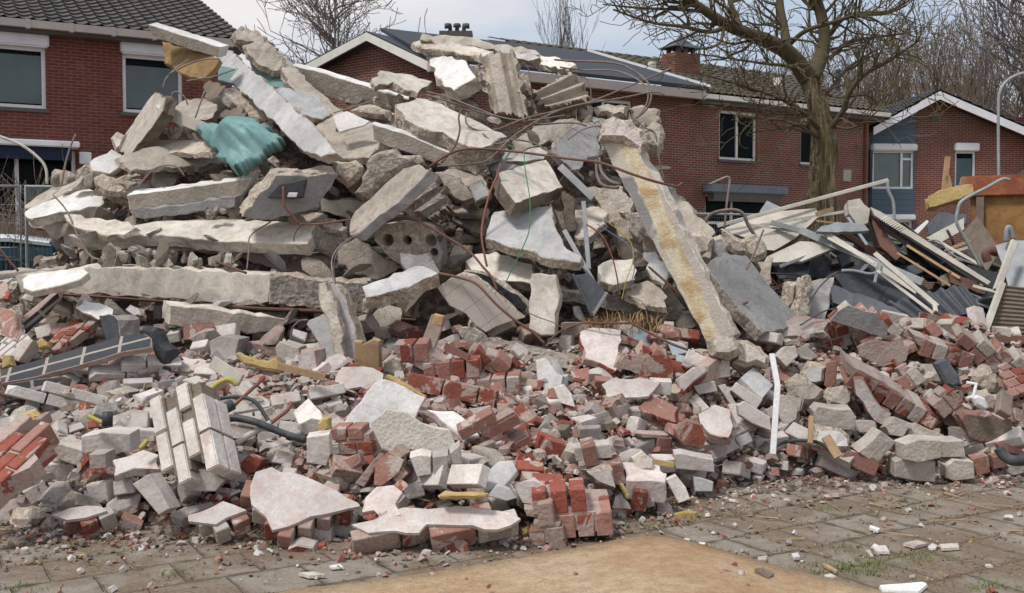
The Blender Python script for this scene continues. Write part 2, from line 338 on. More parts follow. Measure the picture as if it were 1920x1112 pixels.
def brickslab(name, label, cat, pl, D, t, face, side, Q, ring, e1, e2, n, org, off, group, lm, block, rg):
    """a piece of wall: separate bricks with recessed mortar and stepped broken edges, with or without its plaster skin"""
    plaster = face not in ('mface', 'mred', 'mpink'); bm = bmesh.new()
    def prism(rr, z0, z1, mi, ins=0., jz=0.):
        m = len(rr); cx = sum(p[0] for p in rr)/m; cy = sum(p[1] for p in rr)/m; o_ = []
        for i in range(m):
            a, b, c = rr[i-1], rr[i], rr[(i+1) % m]; tx, ty = c[0]-a[0], c[1]-a[1]; l = math.hypot(tx, ty) or 1; o_.append((b[0]-ty/l*ins, b[1]+tx/l*ins))
        T = [bm.verts.new((x, y, z0+rg.uniform(-1, 1)*jz)) for x, y in o_]; B = [bm.verts.new((x, y, z1)) for x, y in o_]
        fs = [bm.faces.new(T), bm.faces.new(B[::-1])]+[bm.faces.new((T[i], B[i], B[(i+1) % m], T[(i+1) % m])) for i in range(m)]
        for f in fs: f.material_index = mi
        bmesh.ops.triangulate(bm, faces=fs[:2])
    if plaster: prism(ring, 0, -.016, 0, .004, .0025); prism(ring, -.012, -t+.012, 1, .045)
    else: prism(ring, -.009, -t+.012, 1, .012)
    uw, vh = (.075, .105) if face == 'mred' else (.205, .062)
    jt = .01; x0, x1 = min(p[0] for p in Q), max(p[0] for p in Q); y0, y1 = min(p[1] for p in Q), max(p[1] for p in Q); r = 0; uw = min(uw, max(.075, (x1-x0)*(.3 if face != 'mface' else .6))); y = y0-rg.uniform(0, .03)
    zt = -.015 if plaster else 0
    while y < y1:
        x = x0-uw*(.5 if r % 2 else 0)-rg.uniform(0, .02)
        while x < x1:
            cx, cy = x+uw/2, y+vh/2
            ins_ = sum(inpoly(cx+sx*uw*.32, cy+sy*vh*.32, Q) for sx in (-1, 1) for sy in (-1, 1))
            if inpoly(cx, cy, Q) or ins_ >= 2:
                a, b = x, x+uw
                edge_ = not (inpoly(x+.01, cy, Q) and inpoly(x+uw-.01, cy, Q))
                if edge_ and not inpoly(x+.01, cy, Q): a += uw*rg.uniform(.0, .12)
                if edge_ and not inpoly(x+uw-.01, cy, Q): b -= uw*rg.uniform(.0, .12)
                t_ = bmesh.new(); jz = rg.uniform(-.004, .003) if not plaster else 0; box(t_, a, b, y, y+vh, -t+rg.uniform(-.004, .012), zt+jz)
                for v in t_.verts: v.co += Vector((rg.uniform(-1, 1), rg.uniform(-1, 1), 0))*.0025
                bmesh.ops.bevel(t_, geom=list(t_.edges), offset=.004, segments=1, affect='EDGES')
                mi = rg.choice((2, 2, 3, 2, 3, 4)) if face != 'mface' else rg.choice((2, 2, 3))
                for f in t_.faces: f.material_index = mi
                me = bpy.data.meshes.new('t'); t_.to_mesh(me); t_.free(); bm.from_mesh(me); bpy.data.meshes.remove(me)
            x += uw+jt
        y += vh+jt; r += 1
    ob = mk(name, bm, [M[face] if plaster else M['pink'], M['pink'], M['redbrick'], M['pinkbrick'], M['creambrick']])
    ob.matrix_world = Matrix.Translation(org) @ Matrix((e1, e2, n)).transposed().to_4x4(); tag(ob, label, cat, group)
    if block: POLYS.extend([(pl, D), ([(x+off[0], y+off[1]) for x, y in pl], D), ([(x+off[0]/2, y+off[1]/2) for x, y in pl], D)])
    if lm: LM.append((sum(p[0] for p in pl)/len(pl), sum(p[1] for p in pl)/len(pl), lm))
    return ob
def holes(ob, specs, face=None):
    """cut round cores through a piece: specs = [(px, py, depth, radius, axis vector, length)]"""
    for px, py, D, r, ax, ln in specs:
        bm = bmesh.new(); c = at(px, py, D); a = Vector(ax).normalized()
        tube(bm, [c-a*ln*.5, c+a*ln*.5], r, 12)
        cu = mk('cutter', bm, M['conc'])
        bpy.context.view_layer.update()
        md = ob.modifiers.new('b', 'BOOLEAN'); md.operation = 'DIFFERENCE'; md.object = cu; md.solver = 'EXACT'
        dg = bpy.context.evaluated_depsgraph_get(); dg.update()
        me = bpy.data.meshes.new_from_object(ob.evaluated_get(dg))
        ob.modifiers.clear(); ob.data = me; bpy.data.objects.remove(cu)
def quad(name, label, cat, corners, off, t, face, side=None, o=0., D=None, nu=24, nv=12, prof=None, jag=.01, group=None, lm=None, block=True, seed=1, smooth=False, dD=(0, 0, 0, 0)):
    """four-cornered piece with a shaped face: corners = tl tr br bl in photo pixels, prof(u,v) = height of the face"""
    pl = parse(corners)
    if D is None:
        cx = sum(p[0] for p in pl)/4; cy = sum(p[1] for p in pl)/4; D = (hitD(cx, cy) or 9.0)
    D += o
    D, E, n, C = frame(pl, off, t, D); rg = random.Random(seed)
    P = [onplane(x, y, C, n, D)+ray(x, y)*dd for (x, y), dd in zip(pl, dD)]
    org = sum(P, Vector())/4; bm = bmesh.new(); uvl = bm.loops.layers.uv.verify()
    sv = Vector((rg.uniform(0, 50), 3, 7)); G = []
    lu = (P[1]-P[0]).length; lv = (P[3]-P[0]).length
    for i in range(nu+1):
        row = []
        for j in range(nv+1):
            u, v = i/nu, j/nv
            ju = jag*noise.noise(Vector((v*9, 5, seed)))*4 if i in (0, nu) else 0; jv = jag*noise.noise(Vector((u*12, 9, seed)))*4 if j in (0, nv) else 0
            q = P[0]*(1-u)*(1-v)+P[1]*u*(1-v)+P[2]*u*v+P[3]*(1-u)*v-org
            q += (P[1]-P[0]).normalized()*ju+(P[3]-P[0]).normalized()*jv
            q += n*((prof(u, v) if prof else 0)+.25*jag*noise.noise((q+sv)*14))
            row.append(bm.verts.new(q))
        G.append(row)
    B = [[bm.verts.new(G[i][j].co+E-n*((prof(i/nu, j/nv) if prof else 0))) if i in (0, nu) or j in (0, nv) else None for j in range(nv+1)] for i in range(nu+1)]
    def fc(vs, uv, mi):
        f = bm.faces.new(vs); f.material_index = mi; f.smooth = smooth
        for l, q in zip(f.loops, uv): l[uvl].uv = q
    for i in range(nu):
        for j in range(nv):
            fc((G[i][j], G[i][j+1], G[i+1][j+1], G[i+1][j]), ((i/nu*lu, j/nv*lv), (i/nu*lu, (j+1)/nv*lv), ((i+1)/nu*lu, (j+1)/nv*lv), ((i+1)/nu*lu, j/nv*lv)), 0)
    T = E.length
    for i in range(nu):
        a, b = i/nu*lu, (i+1)/nu*lu
        fc((G[i][0], G[i+1][0], B[i+1][0], B[i][0]), ((a, 0), (b, 0), (b, T), (a, T)), 1)
        fc((G[i+1][nv], G[i][nv], B[i][nv], B[i+1][nv]), ((b, 0), (a, 0), (a, T), (b, T)), 1)
    for j in range(nv):
        a, b = j/nv*lv, (j+1)/nv*lv
        fc((G[0][j+1], G[0][j], B[0][j], B[0][j+1]), ((b, 0), (a, 0), (a, T), (b, T)), 1)
        fc((G[nu][j], G[nu][j+1], B[nu][j+1], B[nu][j]), ((a, 0), (b, 0), (b, T), (a, T)), 1)
    rim = [B[i][0] for i in range(nu+1)]+[B[nu][j] for j in range(1, nv+1)]+[B[i][nv] for i in range(nu-1, -1, -1)]+[B[0][j] for j in range(nv-1, 0, -1)]
    f = bm.faces.new(rim[::-1]); f.material_index = 1
    bmesh.ops.recalc_face_normals(bm, faces=bm.faces)
    ob = mk(name, bm, [M[face], M[side or face]]); ob.location = org
    tag(ob, label, cat, group)
    if block: POLYS.append((pl, D))
    if lm: LM.append((sum(p[0] for p in pl)/4, sum(p[1] for p in pl)/4, lm))
    return ob
def bar(name, label, cat, pts, r, mat, o=-.08, D=None, ns=6, group=None, sm=True, jit=0.):
    """bent rod, pipe or wire through photo pixels; each point lies on the heap unless it has its own depth offset"""
    pl = parse(pts) if isinstance(pts, str) else pts
    Q = []
    for i, p in enumerate(pl):
        if len(p) > 2 : d = p[2]
        else: d = D if D else (hitD(p[0], p[1]) or 9.0)+o
        Q.append((p[0], p[1], d))
    # even out depth
    for _ in range(2):
        Q = [(q[0], q[1], (Q[max(0, i-1)][2]+2*q[2]+Q[min(len(Q)-1, i+1)][2])/4) for i, q in enumerate(Q)]
    if sm: Q = smoothline(Q, 5)
    P = [at(*q) for q in Q]; c = sum(P, Vector())/len(P)
    bm = bmesh.new(); tube(bm, [p-c for p in P], r, ns)
    ob = mk(name, bm, M[mat]); ob.location = c; tag(ob, label, cat, group); return ob
def stick(name, label, cat, a, b, w, th, mat, Da=None, Db=None, o=-.06, group=None, roll=0.):
    """straight squared batten or flat strip between two photo pixels"""
    pa = at(a[0], a[1], Da or (hitD(*a) or 9.)+o); pb = at(b[0], b[1], Db or (hitD(*b) or 9.)+o)
    l = (pb-pa).length; bm = bmesh.new(); box(bm, -l/2, l/2, -th/2, th/2, -w/2, w/2)
    bmesh.ops.bevel(bm, geom=list(bm.edges), offset=min(w, th)*.12, segments=1, affect='EDGES')
    ob = mk(name, bm, M[mat]); x = (pb-pa).normalized(); y = Fw-x*Fw.dot(x); y.normalize(); z = x.cross(y)
    if roll: q = Matrix.Rotation(roll, 3, x); y = q@y; z = q@z
    ob.matrix_world = Matrix.Translation((pa+pb)/2) @ Matrix((x, y, z)).transposed().to_4x4()
    tag(ob, label, cat, group); return ob
def inpoly(x, y, pl):
    r = False; j = len(pl)-1
    for i in range(len(pl)):
        if (pl[i][1] > y) != (pl[j][1] > y) and x < (pl[j][0]-pl[i][0])*(y-pl[i][1])/(pl[j][1]-pl[i][1])+pl[i][0]: r = not r
        j = i
    return r
def cutrock(rg, sx, sy, sz, cuts, jit=0.0):
    bm = bmesh.new(); bmesh.ops.create_icosphere(bm, subdivisions=2, radius=1)
    for v in bm.verts: v.co *= 1+.12*noise.noise(v.co*1.7+Vector((rg.random()*50,)*3))
    for _ in range(cuts):
        d = Vector((rg.gauss(0, 1), rg.gauss(0, 1), rg.gauss(0, 1))).normalized()
        r = bmesh.ops.bisect_plane(bm, geom=bm.verts[:]+bm.edges[:]+bm.faces[:], plane_co=d*rg.uniform(.5, .8), plane_no=d, clear_outer=True)
        bmesh.ops.holes_fill(bm, edges=[e for e in r['geom_cut'] if isinstance(e, bmesh.types.BMEdge)])
    for v in bm.verts: v.co = Vector((v.co.x*sx, v.co.y*sy, v.co.z*sz))
    return bm
def brickmesh(rg, lx=.21, ly=.1, lz=.075, cuts=2, half=False, wear=.004):
    bm = bmesh.new(); box(bm, -lx/2, lx/2, -ly/2, ly/2, -lz/2, lz/2)
    def cut(co, no):
        r = bmesh.ops.bisect_plane(bm, geom=bm.verts[:]+bm.edges[:]+bm.faces[:], plane_co=co, plane_no=no, clear_outer=True)
        bmesh.ops.holes_fill(bm, edges=[e for e in r['geom_cut'] if isinstance(e, bmesh.types.BMEdge)])
    if half:
        cut(Vector((rg.uniform(-.02, .04), 0, 0)), Vector((1, rg.uniform(-.35, .35), rg.uniform(-.25, .25))).normalized())
    for _ in range(cuts):
        s = Vector((rg.choice((-1, 1)), rg.choice((-1, 1)), rg.choice((-1, 1))))
        c = Vector((s.x*lx/2, s.y*ly/2, s.z*lz/2)); no = Vector((s.x*rg.uniform(.2, 1), s.y*rg.uniform(.2, 1), s.z*rg.uniform(.2, 1))).normalized()
        cut(c-no*rg.uniform(.004, .02), no)
    bmesh.ops.bevel(bm, geom=list(bm.edges), offset=wear, segments=2, affect='EDGES', clamp_overlap=True)
    for v in bm.verts: v.co += Vector((rg.gauss(0, 1), rg.gauss(0, 1), rg.gauss(0, 1)))*.0007
    return bm
# ---------------------------------------------------------------- ground
def ground_mat():
    m, t, b = base('paving_slabs', .95); tc = nd(t, 'ShaderNodeTexCoord'); mp = nd(t, 'ShaderNodeMapping'); mp.inputs['Rotation'].default_value = (0, 0, R_(-31))
    t.links.new(tc.outputs['Object'], mp.inputs[0]); v = tc.outputs['Object']
    nz = nd(t, 'ShaderNodeTexNoise', i_Scale=3., i_Detail=3.); t.links.new(v, nz.inputs['Vector'])
    wob = nd(t, 'ShaderNodeVectorMath', operation='MULTIPLY_ADD'); wob.inputs[1].default_value = (.02,)*3
    t.links.new(nz.outputs[1], wob.inputs[0]); t.links.new(mp.outputs[0], wob.inputs[2])
    br = nd(t, 'ShaderNodeTexBrick', offset=.5); br.inputs['Scale'].default_value = 1; br.inputs['Brick Width'].default_value = .3; br.inputs['Row Height'].default_value = .3
    br.inputs['Mortar Size'].default_value = .008; br.inputs['Mortar Smooth'].default_value = .6; br.inputs['Bias'].default_value = 0
    br.inputs['Color1'].default_value = (.40, .345, .29, 1); br.inputs['Color2'].default_value = (.345, .30, .25, 1); br.inputs['Mortar'].default_value = (.19, .155, .11, 1)
    t.links.new(wob.outputs[0], br.inputs['Vector'])
    n1 = noi(t, v, 1.1, 5, .6); n2 = noi(t, v, 7, 6, .7); n3 = noi(t, v, 55, 5, .75)
    cc = mixc(t, ramp(t, n3, .3, .7, 0, .55), br.outputs['Color'], (.13, .115, .1))
    cc = mixc(t, ramp(t, n2, .5, .68, 0, .7), cc, (.20, .145, .10))
    wide = ramp(t, n2, .42, .62)                      # moss and soil spread out of the joints
    br2 = nd(t, 'ShaderNodeTexBrick', offset=.5); br2.inputs['Scale'].default_value = 1; br2.inputs['Brick Width'].default_value = .3; br2.inputs['Row Height'].default_value = .3
    br2.inputs['Mortar Size'].default_value = .045; br2.inputs['Mortar Smooth'].default_value = 1.; t.links.new(wob.outputs[0], br2.inputs['Vector'])
    mu = nd(t, 'ShaderNodeMath', operation='MULTIPLY'); t.links.new(br2.outputs['Fac'], mu.inputs[0]); t.links.new(wide, mu.inputs[1])
    mo = mixc(t, ramp(t, n3, .4, .6), (.07, .05, .033), (.105, .095, .035))
    cc = mixc(t, mu.outputs[0], cc, mo)
    n4 = noi(t, v, 1.7, 7, .72, .3)
    cc = mixc(t, ramp(t, n4, .43, .55, 0, .9), cc, mixc(t, ramp(t, n3, .35, .65), (.13, .09, .06), (.27, .205, .15)))
    t.links.new(cc, b.inputs['Base Color'])
    h = nd(t, 'ShaderNodeMath', operation='MULTIPLY_ADD'); t.links.new(br.outputs['Fac'], h.inputs[0]); h.inputs[1].default_value = -1.2; t.links.new(n3, h.inputs[2])
    bump(t, b, addm(t, h.outputs[0], n2, .8), .012); return m
bm = bmesh.new(); S = 400
xs = [-S, -40, -12]+[-6+i*.25 for i in range(49)]+[12, 40, S]; ys = [-S, -5, 0, 2]+[3+i*.15 for i in range(40)]+[12, 20, 60, S*2]
G = [[bm.verts.new((x, y, .008*noise.noise(Vector((x*1.3, y*1.3, 0)))+.003*noise.noise(Vector((x*6, y*6, 0))))) for y in ys] for x in xs]
for i in range(len(xs)-1):
    for j in range(len(ys)-1): bm.faces.new((G[i][j], G[i+1][j], G[i+1][j+1], G[i][j+1]))
tag(mk('ground', bm, ground_mat(), smooth=True), kind='structure')
# ---------------------------------------------------------------- houses
def simple(name, c, rough=.7, spec=.3, c2=None, sc=3, amt=.5, bmp=0):
    m, t, b = base(name, rough, spec); v, r, tc = coords(t); n = noi(t, v, sc, 5, .6)
    t.links.new(mixc(t, ramp(t, n, .35, .7, 0, amt), c, c2 or tuple(x*.7 for x in c)), b.inputs['Base Color'])
    if bmp: bump(t, b, noi(t, v, sc*8, 3), bmp)
    return m
M['frame'] = simple('white_window_frame', (.76, .76, .79), .4); M['verge'] = simple('cream_verge_board', (.72, .70, .64), .5)
M['gutter'] = simple('grey_gutter', (.42, .37, .34), .6); M['sill'] = simple('dark_sill', (.1, .09, .085), .6)
def glassm():
    m, t, b = base('window_glass', .03, .6); b.inputs['Base Color'].default_value = (.02, .03, .035, 1); tr_ = nd(t, 'ShaderNodeBsdfTransparent'); tr_.inputs[0].default_value = (.88, .92, .92, 1); mx_ = nd(t, 'ShaderNodeMixShader'); fr_ = nd(t, 'ShaderNodeFresnel', i_IOR=1.6)
    t.links.new(addm(t, fr_.outputs[0], fr_.outputs[0], .0), mx_.inputs[0]); t.links.new(tr_.outputs[0], mx_.inputs[1]); t.links.new(b.outputs[0], mx_.inputs[2])
    t.links.new(mx_.outputs[0], [n for n in t.nodes if n.type == 'OUTPUT_MATERIAL'][0].inputs[0]); return m
M['glass'] = glassm(); M['dark'] = simple('unlit_room_panel', (.012, .012, .013), .9); M['blind'] = simple('grey_blind', (.125, .16, .165), .6)
M['curtain'] = simple('blue_grey_curtain', (.5, .62, .68), .8); M['ltcurtain'] = simple('light_curtain', (.85, .88, .86), .8)
M['darkroof'] = simple('dark_roofing', (.03, .034, .045), .6, c2=(.045, .05, .06)); M['awn'] = simple('grey_awning', (.15, .18, .21), .6); M['navy'] = simple('navy_awning_cloth', (.015, .022, .055), .8)
M['chim'] = masonry('chimney_brick', .22, .0625, .01, (.24, .085, .055), (.19, .065, .045), (.3, .2, .16), (.3, .2, .17), 1.1, dv=0)
def roofmat(name, ca, cb, moss, tw=.24, th=.34):
    m, t, b = base(name, .85); tc = nd(t, 'ShaderNodeTexCoord'); sep = nd(t, 'ShaderNodeSeparateXYZ'); t.links.new(tc.outputs['UV'], sep.inputs[0])
    br = nd(t, 'ShaderNodeTexBrick', offset=0.); br.inputs['Scale'].default_value = 1; br.inputs['Brick Width'].default_value = tw; br.inputs['Row Height'].default_value = th; br.inputs['Mortar Size'].default_value = .001
    br.inputs['Color1'].default_value = c4(ca); br.inputs['Color2'].default_value = c4(cb); br.inputs['Bias'].default_value = 0; t.links.new(tc.outputs['UV'], br.inputs['Vector'])
    n = noi(t, tc.outputs['UV'], 2.5, 6, .7); n2 = noi(t, tc.outputs['UV'], 14, 4, .7)
    cc = mixc(t, ramp(t, n, .4, .65, 0, .8), br.outputs['Color'], moss); cc = mixc(t, ramp(t, n2, .5, .7, 0, .6), cc, tuple(x*1.9 for x in ca))
    t.links.new(cc, b.inputs['Base Color']); return m
M['roofL'] = roofmat('grey_roof_tiles', (.07, .066, .062), (.045, .044, .044), (.11, .10, .085))
M['roofB'] = roofmat('mossy_brown_tiles', (.085, .068, .055), (.05, .042, .037), (.075, .072, .036))
M['roofC'] = roofmat('anthracite_tiles', (.045, .048, .058), (.033, .036, .045), (.045, .047, .052))
def siding():
    m, t, b = base('blue_grey_siding', .6); tc = nd(t, 'ShaderNodeTexCoord'); wv = nd(t, 'ShaderNodeTexWave', wave_type='BANDS', bands_direction='Y', wave_profile='SAW', i_Scale=1.75)
    t.links.new(tc.outputs['UV'], wv.inputs['Vector']); t.links.new(mixc(t, ramp(t, wv.outputs[0], .0, .12, 1, 0), (.085, .125, .165), (.04, .06, .08)), b.inputs['Base Color'])
    bump(t, b, wv.outputs[0], .02); return m
M['siding'] = siding()
def wallgrid(name, x0, x1, z0, z1, openings, m, root, thick=.28, clip=None):
    """brick wall with real openings; openings = (x0,x1,z0,z1)"""
    bm = bmesh.new(); X = sorted({x0, x1, *[v for o in openings for v in o[:2]]}); Z = sorted({z0, z1, *[v for o in openings for v in o[2:]]})
    uvl = bm.loops.layers.uv.verify()
    def q(ps, uv):
        f = bm.faces.new([bm.verts.new(p) for p in ps])
        for l, c in zip(f.loops, uv): l[uvl].uv = c
    for a, b in zip(X, X[1:]):
        for c, d in zip(Z, Z[1:]):
            if any(o[0]-.001 < (a+b)/2 < o[1] and o[2] < (c+d)/2 < o[3] for o in openings): continue
            q([(a,0,c),(b,0,c),(b,0,d),(a,0,d)], [(a,c),(b,c),(b,d),(a,d)])
    for o in openings:
        a, b, c, d = o
        q([(a,0,c),(a,0,d),(a,thick,d),(a,thick,c)], [(0,c),(0,d),(thick,d),(thick,c)]); q([(b,0,d),(b,0,c),(b,thick,c),(b,thick,d)], [(0,d),(0,c),(thick,c),(thick,d)])
        q([(a,0,d),(b,0,d),(b,thick,d),(a,thick,d)], [(a,0),(b,0),(b,thick),(a,thick)]); q([(b,0,c),(a,0,c),(a,thick,c),(b,thick,c)], [(b,0),(a,0),(a,thick),(b,thick)])
    # side and rear so the wall is a closed box
    for ps in ([(x0,0,z0),(x0,0,z1),(x0,8,z1),(x0,8,z0)], [(x1,0,z1),(x1,0,z0),(x1,8,z0),(x1,8,z1)]): q(ps, [(p[1], p[2]) for p in ps])
    return mk(name, bm, m, root)
def part(name, m, root, *boxes, bev=0.):
    bm = bmesh.new()
    for b_ in boxes: box(bm, *b_)
    if bev: bmesh.ops.bevel(bm, geom=list(bm.edges), offset=bev, segments=2, affect='EDGES')
    return mk(name, bm, M[m], root)
class House:
    def __init__(s, name, C, ang, label, cat='house'):
        s.root = empty(name, (C[0], C[1], 0), ang); tag(s.root, label, cat)
        s.C = Vector((C[0], C[1], 0)); s.u = Vector((math.cos(ang), math.sin(ang), 0)); s.b = Vector((-math.sin(ang), math.cos(ang), 0))
    def px(s, x, y):      # photo pixel -> wall coordinates
        r = ray(x, y); d = (s.C-CO).dot(s.b)/r.dot(s.b); p = CO+r*d-s.C; return p.dot(s.u), p.z
    def rect(s, x0, y0, x1, y1):
        a = s.px(x0, (y0[0] if isinstance(y0, tuple) else y0)); b = s.px(x1, (y1[1] if isinstance(y1, tuple) else y1)); c = s.px(x0, y1[0] if isinstance(y1, tuple) else y1)
        return (a[0], b[0], c[1], a[1])
    def window(s, r, mull=(), glass='glass', fw=.07, fill=None, shutter=0, sill=True, fillz=(0, 1), fmat='frame', rail=None):
        a, b, c, d = r
        bx = [(a,a+fw,.06,.13,c,d),(b-fw,b,.06,.13,c,d),(a+fw,b-fw,.062,.128,c,c+fw),(a+fw,b-fw,.062,.128,d-fw,d)]
        for mm in mull: x = a+(b-a)*mm; bx.append((x-fw/2, x+fw/2, .058, .132, c+fw, d-fw))
        if rail: bx.append((a+(b-a)*rail[0], b-fw, .064, .126, c+(d-c)*rail[1]-fw/2, c+(d-c)*rail[1]+fw/2))
        f = part('window', fmat, s.root, *bx)
        part('pane', glass, f, (a+fw*.5, b-fw*.5, .095, .105, c+fw*.5, d-fw*.5))
        if fill: part('blind' if fill == 'blind' else 'curtain', fill, f, *[(a+(b-a)*x0+fw, a+(b-a)*x1-fw*.3, (.08 if fill == 'blind' else .14), (.085 if fill == 'blind' else .15), c+fw+(d-c-2*fw)*fillz[0], c+fw+(d-c-2*fw)*fillz[1]) for x0, x1 in (([(0, mull[0]*.62), (mull[0]+.04, mull[0]+.04+(1-mull[0])*.6)]) if mull and fill == 'curtain' else [(0, 1)])])
        part('unlit_room_panel', 'dark', f, (a-.05, b+.05, .3, .32, c-.05, d+.05))  # near-black panel behind the glass, its colour stands in for an unlit room
        if sill: part('sill', 'sill', f, (a-.05, b+.05, -.05, .1, c-.07, c-.002))
        if shutter: part('shutter_box', 'frame', s.root, (a-.04, b+.06, -.13, .08, d-.01, d+shutter), bev=.03)
        return f
def curved_roof(name, P, m, parent, rows, wave=.24, amp=.03, thick=.06, step=.035):
    """tiled roof plane: P = eave left, eave right, ridge right, ridge left (local coordinates), with real tile waves and courses"""
    P = [Vector(p) for p in P]; lu = (P[1]-P[0]).length; n = (P[1]-P[0]).cross(P[3]-P[0]).normalized(); bm = bmesh.new(); uvl = bm.loops.layers.uv.verify()
    nu = int(lu/wave*4); lv = (P[3]-P[0]).length; prev = None
    for j in range(rows):
        for (vv, hh) in ((j/rows, step), ((j+1)/rows, 0)):
            row = []
            for i in range(nu+1):
                u = i/nu; q = (P[0]*(1-u)+P[1]*u)*(1-vv)+(P[3]*(1-u)+P[2]*u)*vv+n*(hh+amp*max(-.3, math.sin(u*lu/wave*2*math.pi)))
                row.append((bm.verts.new(q), (u*lu, (j+(0.02 if hh else .98))*lv/rows)))
            if prev:
                for i in range(nu):
                    f = bm.faces.new((prev[i][0], prev[i+1][0], row[i+1][0], row[i][0]))
                    for l, k in zip(f.loops, (prev[i], prev[i+1], row[i+1], row[i])): l[uvl].uv = k[1]
            prev = row
    q = [p-n*thick for p in P]; f = bm.faces.new([bm.verts.new(p) for p in q][::-1])
    return mk(name, bm, M[m], parent)
def strip(name, m, parent, a, b, up, wid, thick=.05, nrm=None):
    """straight board from a to b; 'up' and 'wid' span its section"""
    a, b, up = Vector(a), Vector(b), Vector(up); x = (b-a).normalized(); sd_ = Vector(nrm) if nrm else x.cross(up).normalized()
    bm = bmesh.new(); vs = []
    for p in (a, b):
        vs.append([bm.verts.new(p+up*i*wid+sd_*j*thick) for i, j in ((0, 0), (1, 0), (1, 1), (0, 1))])
    for k in range(4): bm.faces.new((vs[0][k], vs[0][(k+1) % 4], vs[1][(k+1) % 4], vs[1][k]))
    bm.faces.new(vs[0][::-1]); bm.faces.new(vs[1]); bmesh.ops.recalc_face_normals(bm, faces=bm.faces)
    return mk(name, bm, M[m], parent)
# --- left house
HL = House('brick_house', (-5.75, 22.1), R_(29), 'red brick house with grey roof tiles and grey blinds behind the left of the rubble')
w1 = HL.rect(-30, 80, 87, 198); w1 = (w1[0]-.5, w1[1], w1[2], w1[3]); w2 = HL.rect(229, 100, 343, 210)
dr = HL.rect(-30, 276, 146, 520); dr = (dr[0]-.3, dr[1], .05, dr[3])
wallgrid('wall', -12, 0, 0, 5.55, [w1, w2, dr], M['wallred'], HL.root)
HL.window(w1, fill='blind', shutter=.24, fillz=(.03, .92)); HL.window(w2, fill='blind', shutter=.24, fillz=(.03, .86))
HL.window(dr, mull=(.45,), fill='curtain', fillz=(0, .8), sill=False, fmat='frame')
aw = part('awning', 'frame', HL.root, (dr[0]-.1, dr[1]+.02, -.5, -.003, dr[3]+.02, dr[3]+.14), bev=.02); part('awning_cloth', 'navy', aw, (dr[0], dr[1]-.12, -.42, -.3, dr[3]-.22, dr[3]+.015))
part('switch_box', 'frame', HL.root, (dr[1]+.05, dr[1]+.27, -.12, -.002, dr[3]-.25, dr[3]-.02), bev=.01)
part('gutter', 'gutter', HL.root, (-12, .25, -.42, -.3, 5.42, 5.56), *[(-11.4+k*.75, -11.32+k*.75, -.43, -.29, 5.4, 5.57) for k in range(16)])
curved_roof('roof', [(-12, -.38, 5.55), (.25, -.38, 5.55), (.25, 6.2, 8.15), (-12, 6.2, 8.15)], 'roofL', HL.root, 20)
part('eaves_board', 'sill', HL.root, (-12, .2, -.29, .3, 5.36, 5.5))
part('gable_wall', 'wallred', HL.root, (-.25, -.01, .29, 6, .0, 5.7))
# --- middle row
UA = math.atan(.637)
HB = House('brick_row_house', (-1.8, 24.4), UA, 'long red brick row house with mossy tile roof right behind the bare tree')
wb1 = HB.rect(1349, (206, 0), 1419, (297, 302)); wb1 = (wb1[0], wb1[1], wb1[2]-.02, wb1[3]); a_ = HB.rect(1502, 218, 1567, 303); wb2 = (a_[0], a_[1], wb1[2], wb1[3])
e = HB.px(1322, 365)[0]; g = HB.px(1450, 365)[0]; wb3 = (e, g, .9, HB.px(1322, 362)[1]-.02)
a_ = HB.rect(1080, 190, 1185, 262); wb4 = (a_[0], a_[1], wb1[2], wb1[3])
xr = HB.px(1628, 300)[0]; xe = HB.px(1297, 178)[0]
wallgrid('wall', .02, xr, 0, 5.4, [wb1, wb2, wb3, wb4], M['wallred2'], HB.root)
for wr in (wb1, wb2, wb4): HB.window(wr, mull=(.5,), fill='curtain', fillz=(0, 1), fmat='verge')
HB.window(wb3, mull=(.4,), rail=(.0, .6), fill='curtain', fillz=(0, .95), fmat='verge')
aw = part('awning', 'awn', HB.root, (wb3[0]-.12, wb3[1]+.2, -.4, -.003, wb3[3]+.02, wb3[3]+.26), bev=.03); part('awning_cloth', 'sill', aw, (wb3[0], wb3[1]-.05, -.35, -.1, wb3[3]-.2, wb3[3]+.015))
v_ = HB.rect(1580, 318, 1594, 340); part('wall_vent', 'gutter', HB.root, (v_[0], v_[1], -.04, -.002, v_[2], v_[3]))
part('downpipe', 'chim', HB.root, (xr-.22, xr-.1, -.1, -.003, 0, 5.3), bev=.02)
part('gutter', 'verge', HB.root, (xe+.1, xr+.5, -.42, -.28, 5.32, 5.44)); part('eaves_board', 'sill', HB.root, (xe+.1, xr+.4, -.27, .2, 5.2, 5.4))
part('fascia', 'gutter', HB.root, (-.3, xe+.1, -.45, -.3, 5.28, 5.5))
curved_roof('roof', [(xe-.2, -.4, 5.46), (xr+.45, -.4, 5.46), (xr+.45, 3.6, 7.12), (xe-4.2, 3.6, 7.12)], 'roofB', HB.root, 11)
bm = bmesh.new(); 
for q in ([(-.3, -.45, 5.52), (xe+.2, -.45, 5.52), (6.0, 2.3, 6.68), (-.1, 2.5, 6.68)],): bm.faces.new([bm.verts.new(p) for p in q])
r_ = bmesh.ops.extrude_face_region(bm, geom=list(bm.faces)); 
for v in [v for v in r_['geom'] if isinstance(v, bmesh.types.BMVert)]: v.co.z += .09
bmesh.ops.recalc_face_normals(bm, faces=bm.faces)
mk('membrane_roof', bm, M['darkroof'], HB.root)
strip('verge_strip', 'frame', HB.root, (xe+.22, -.47, 5.6), (6.05, 2.3, 6.78), (0, 0, 1), .07, .12)
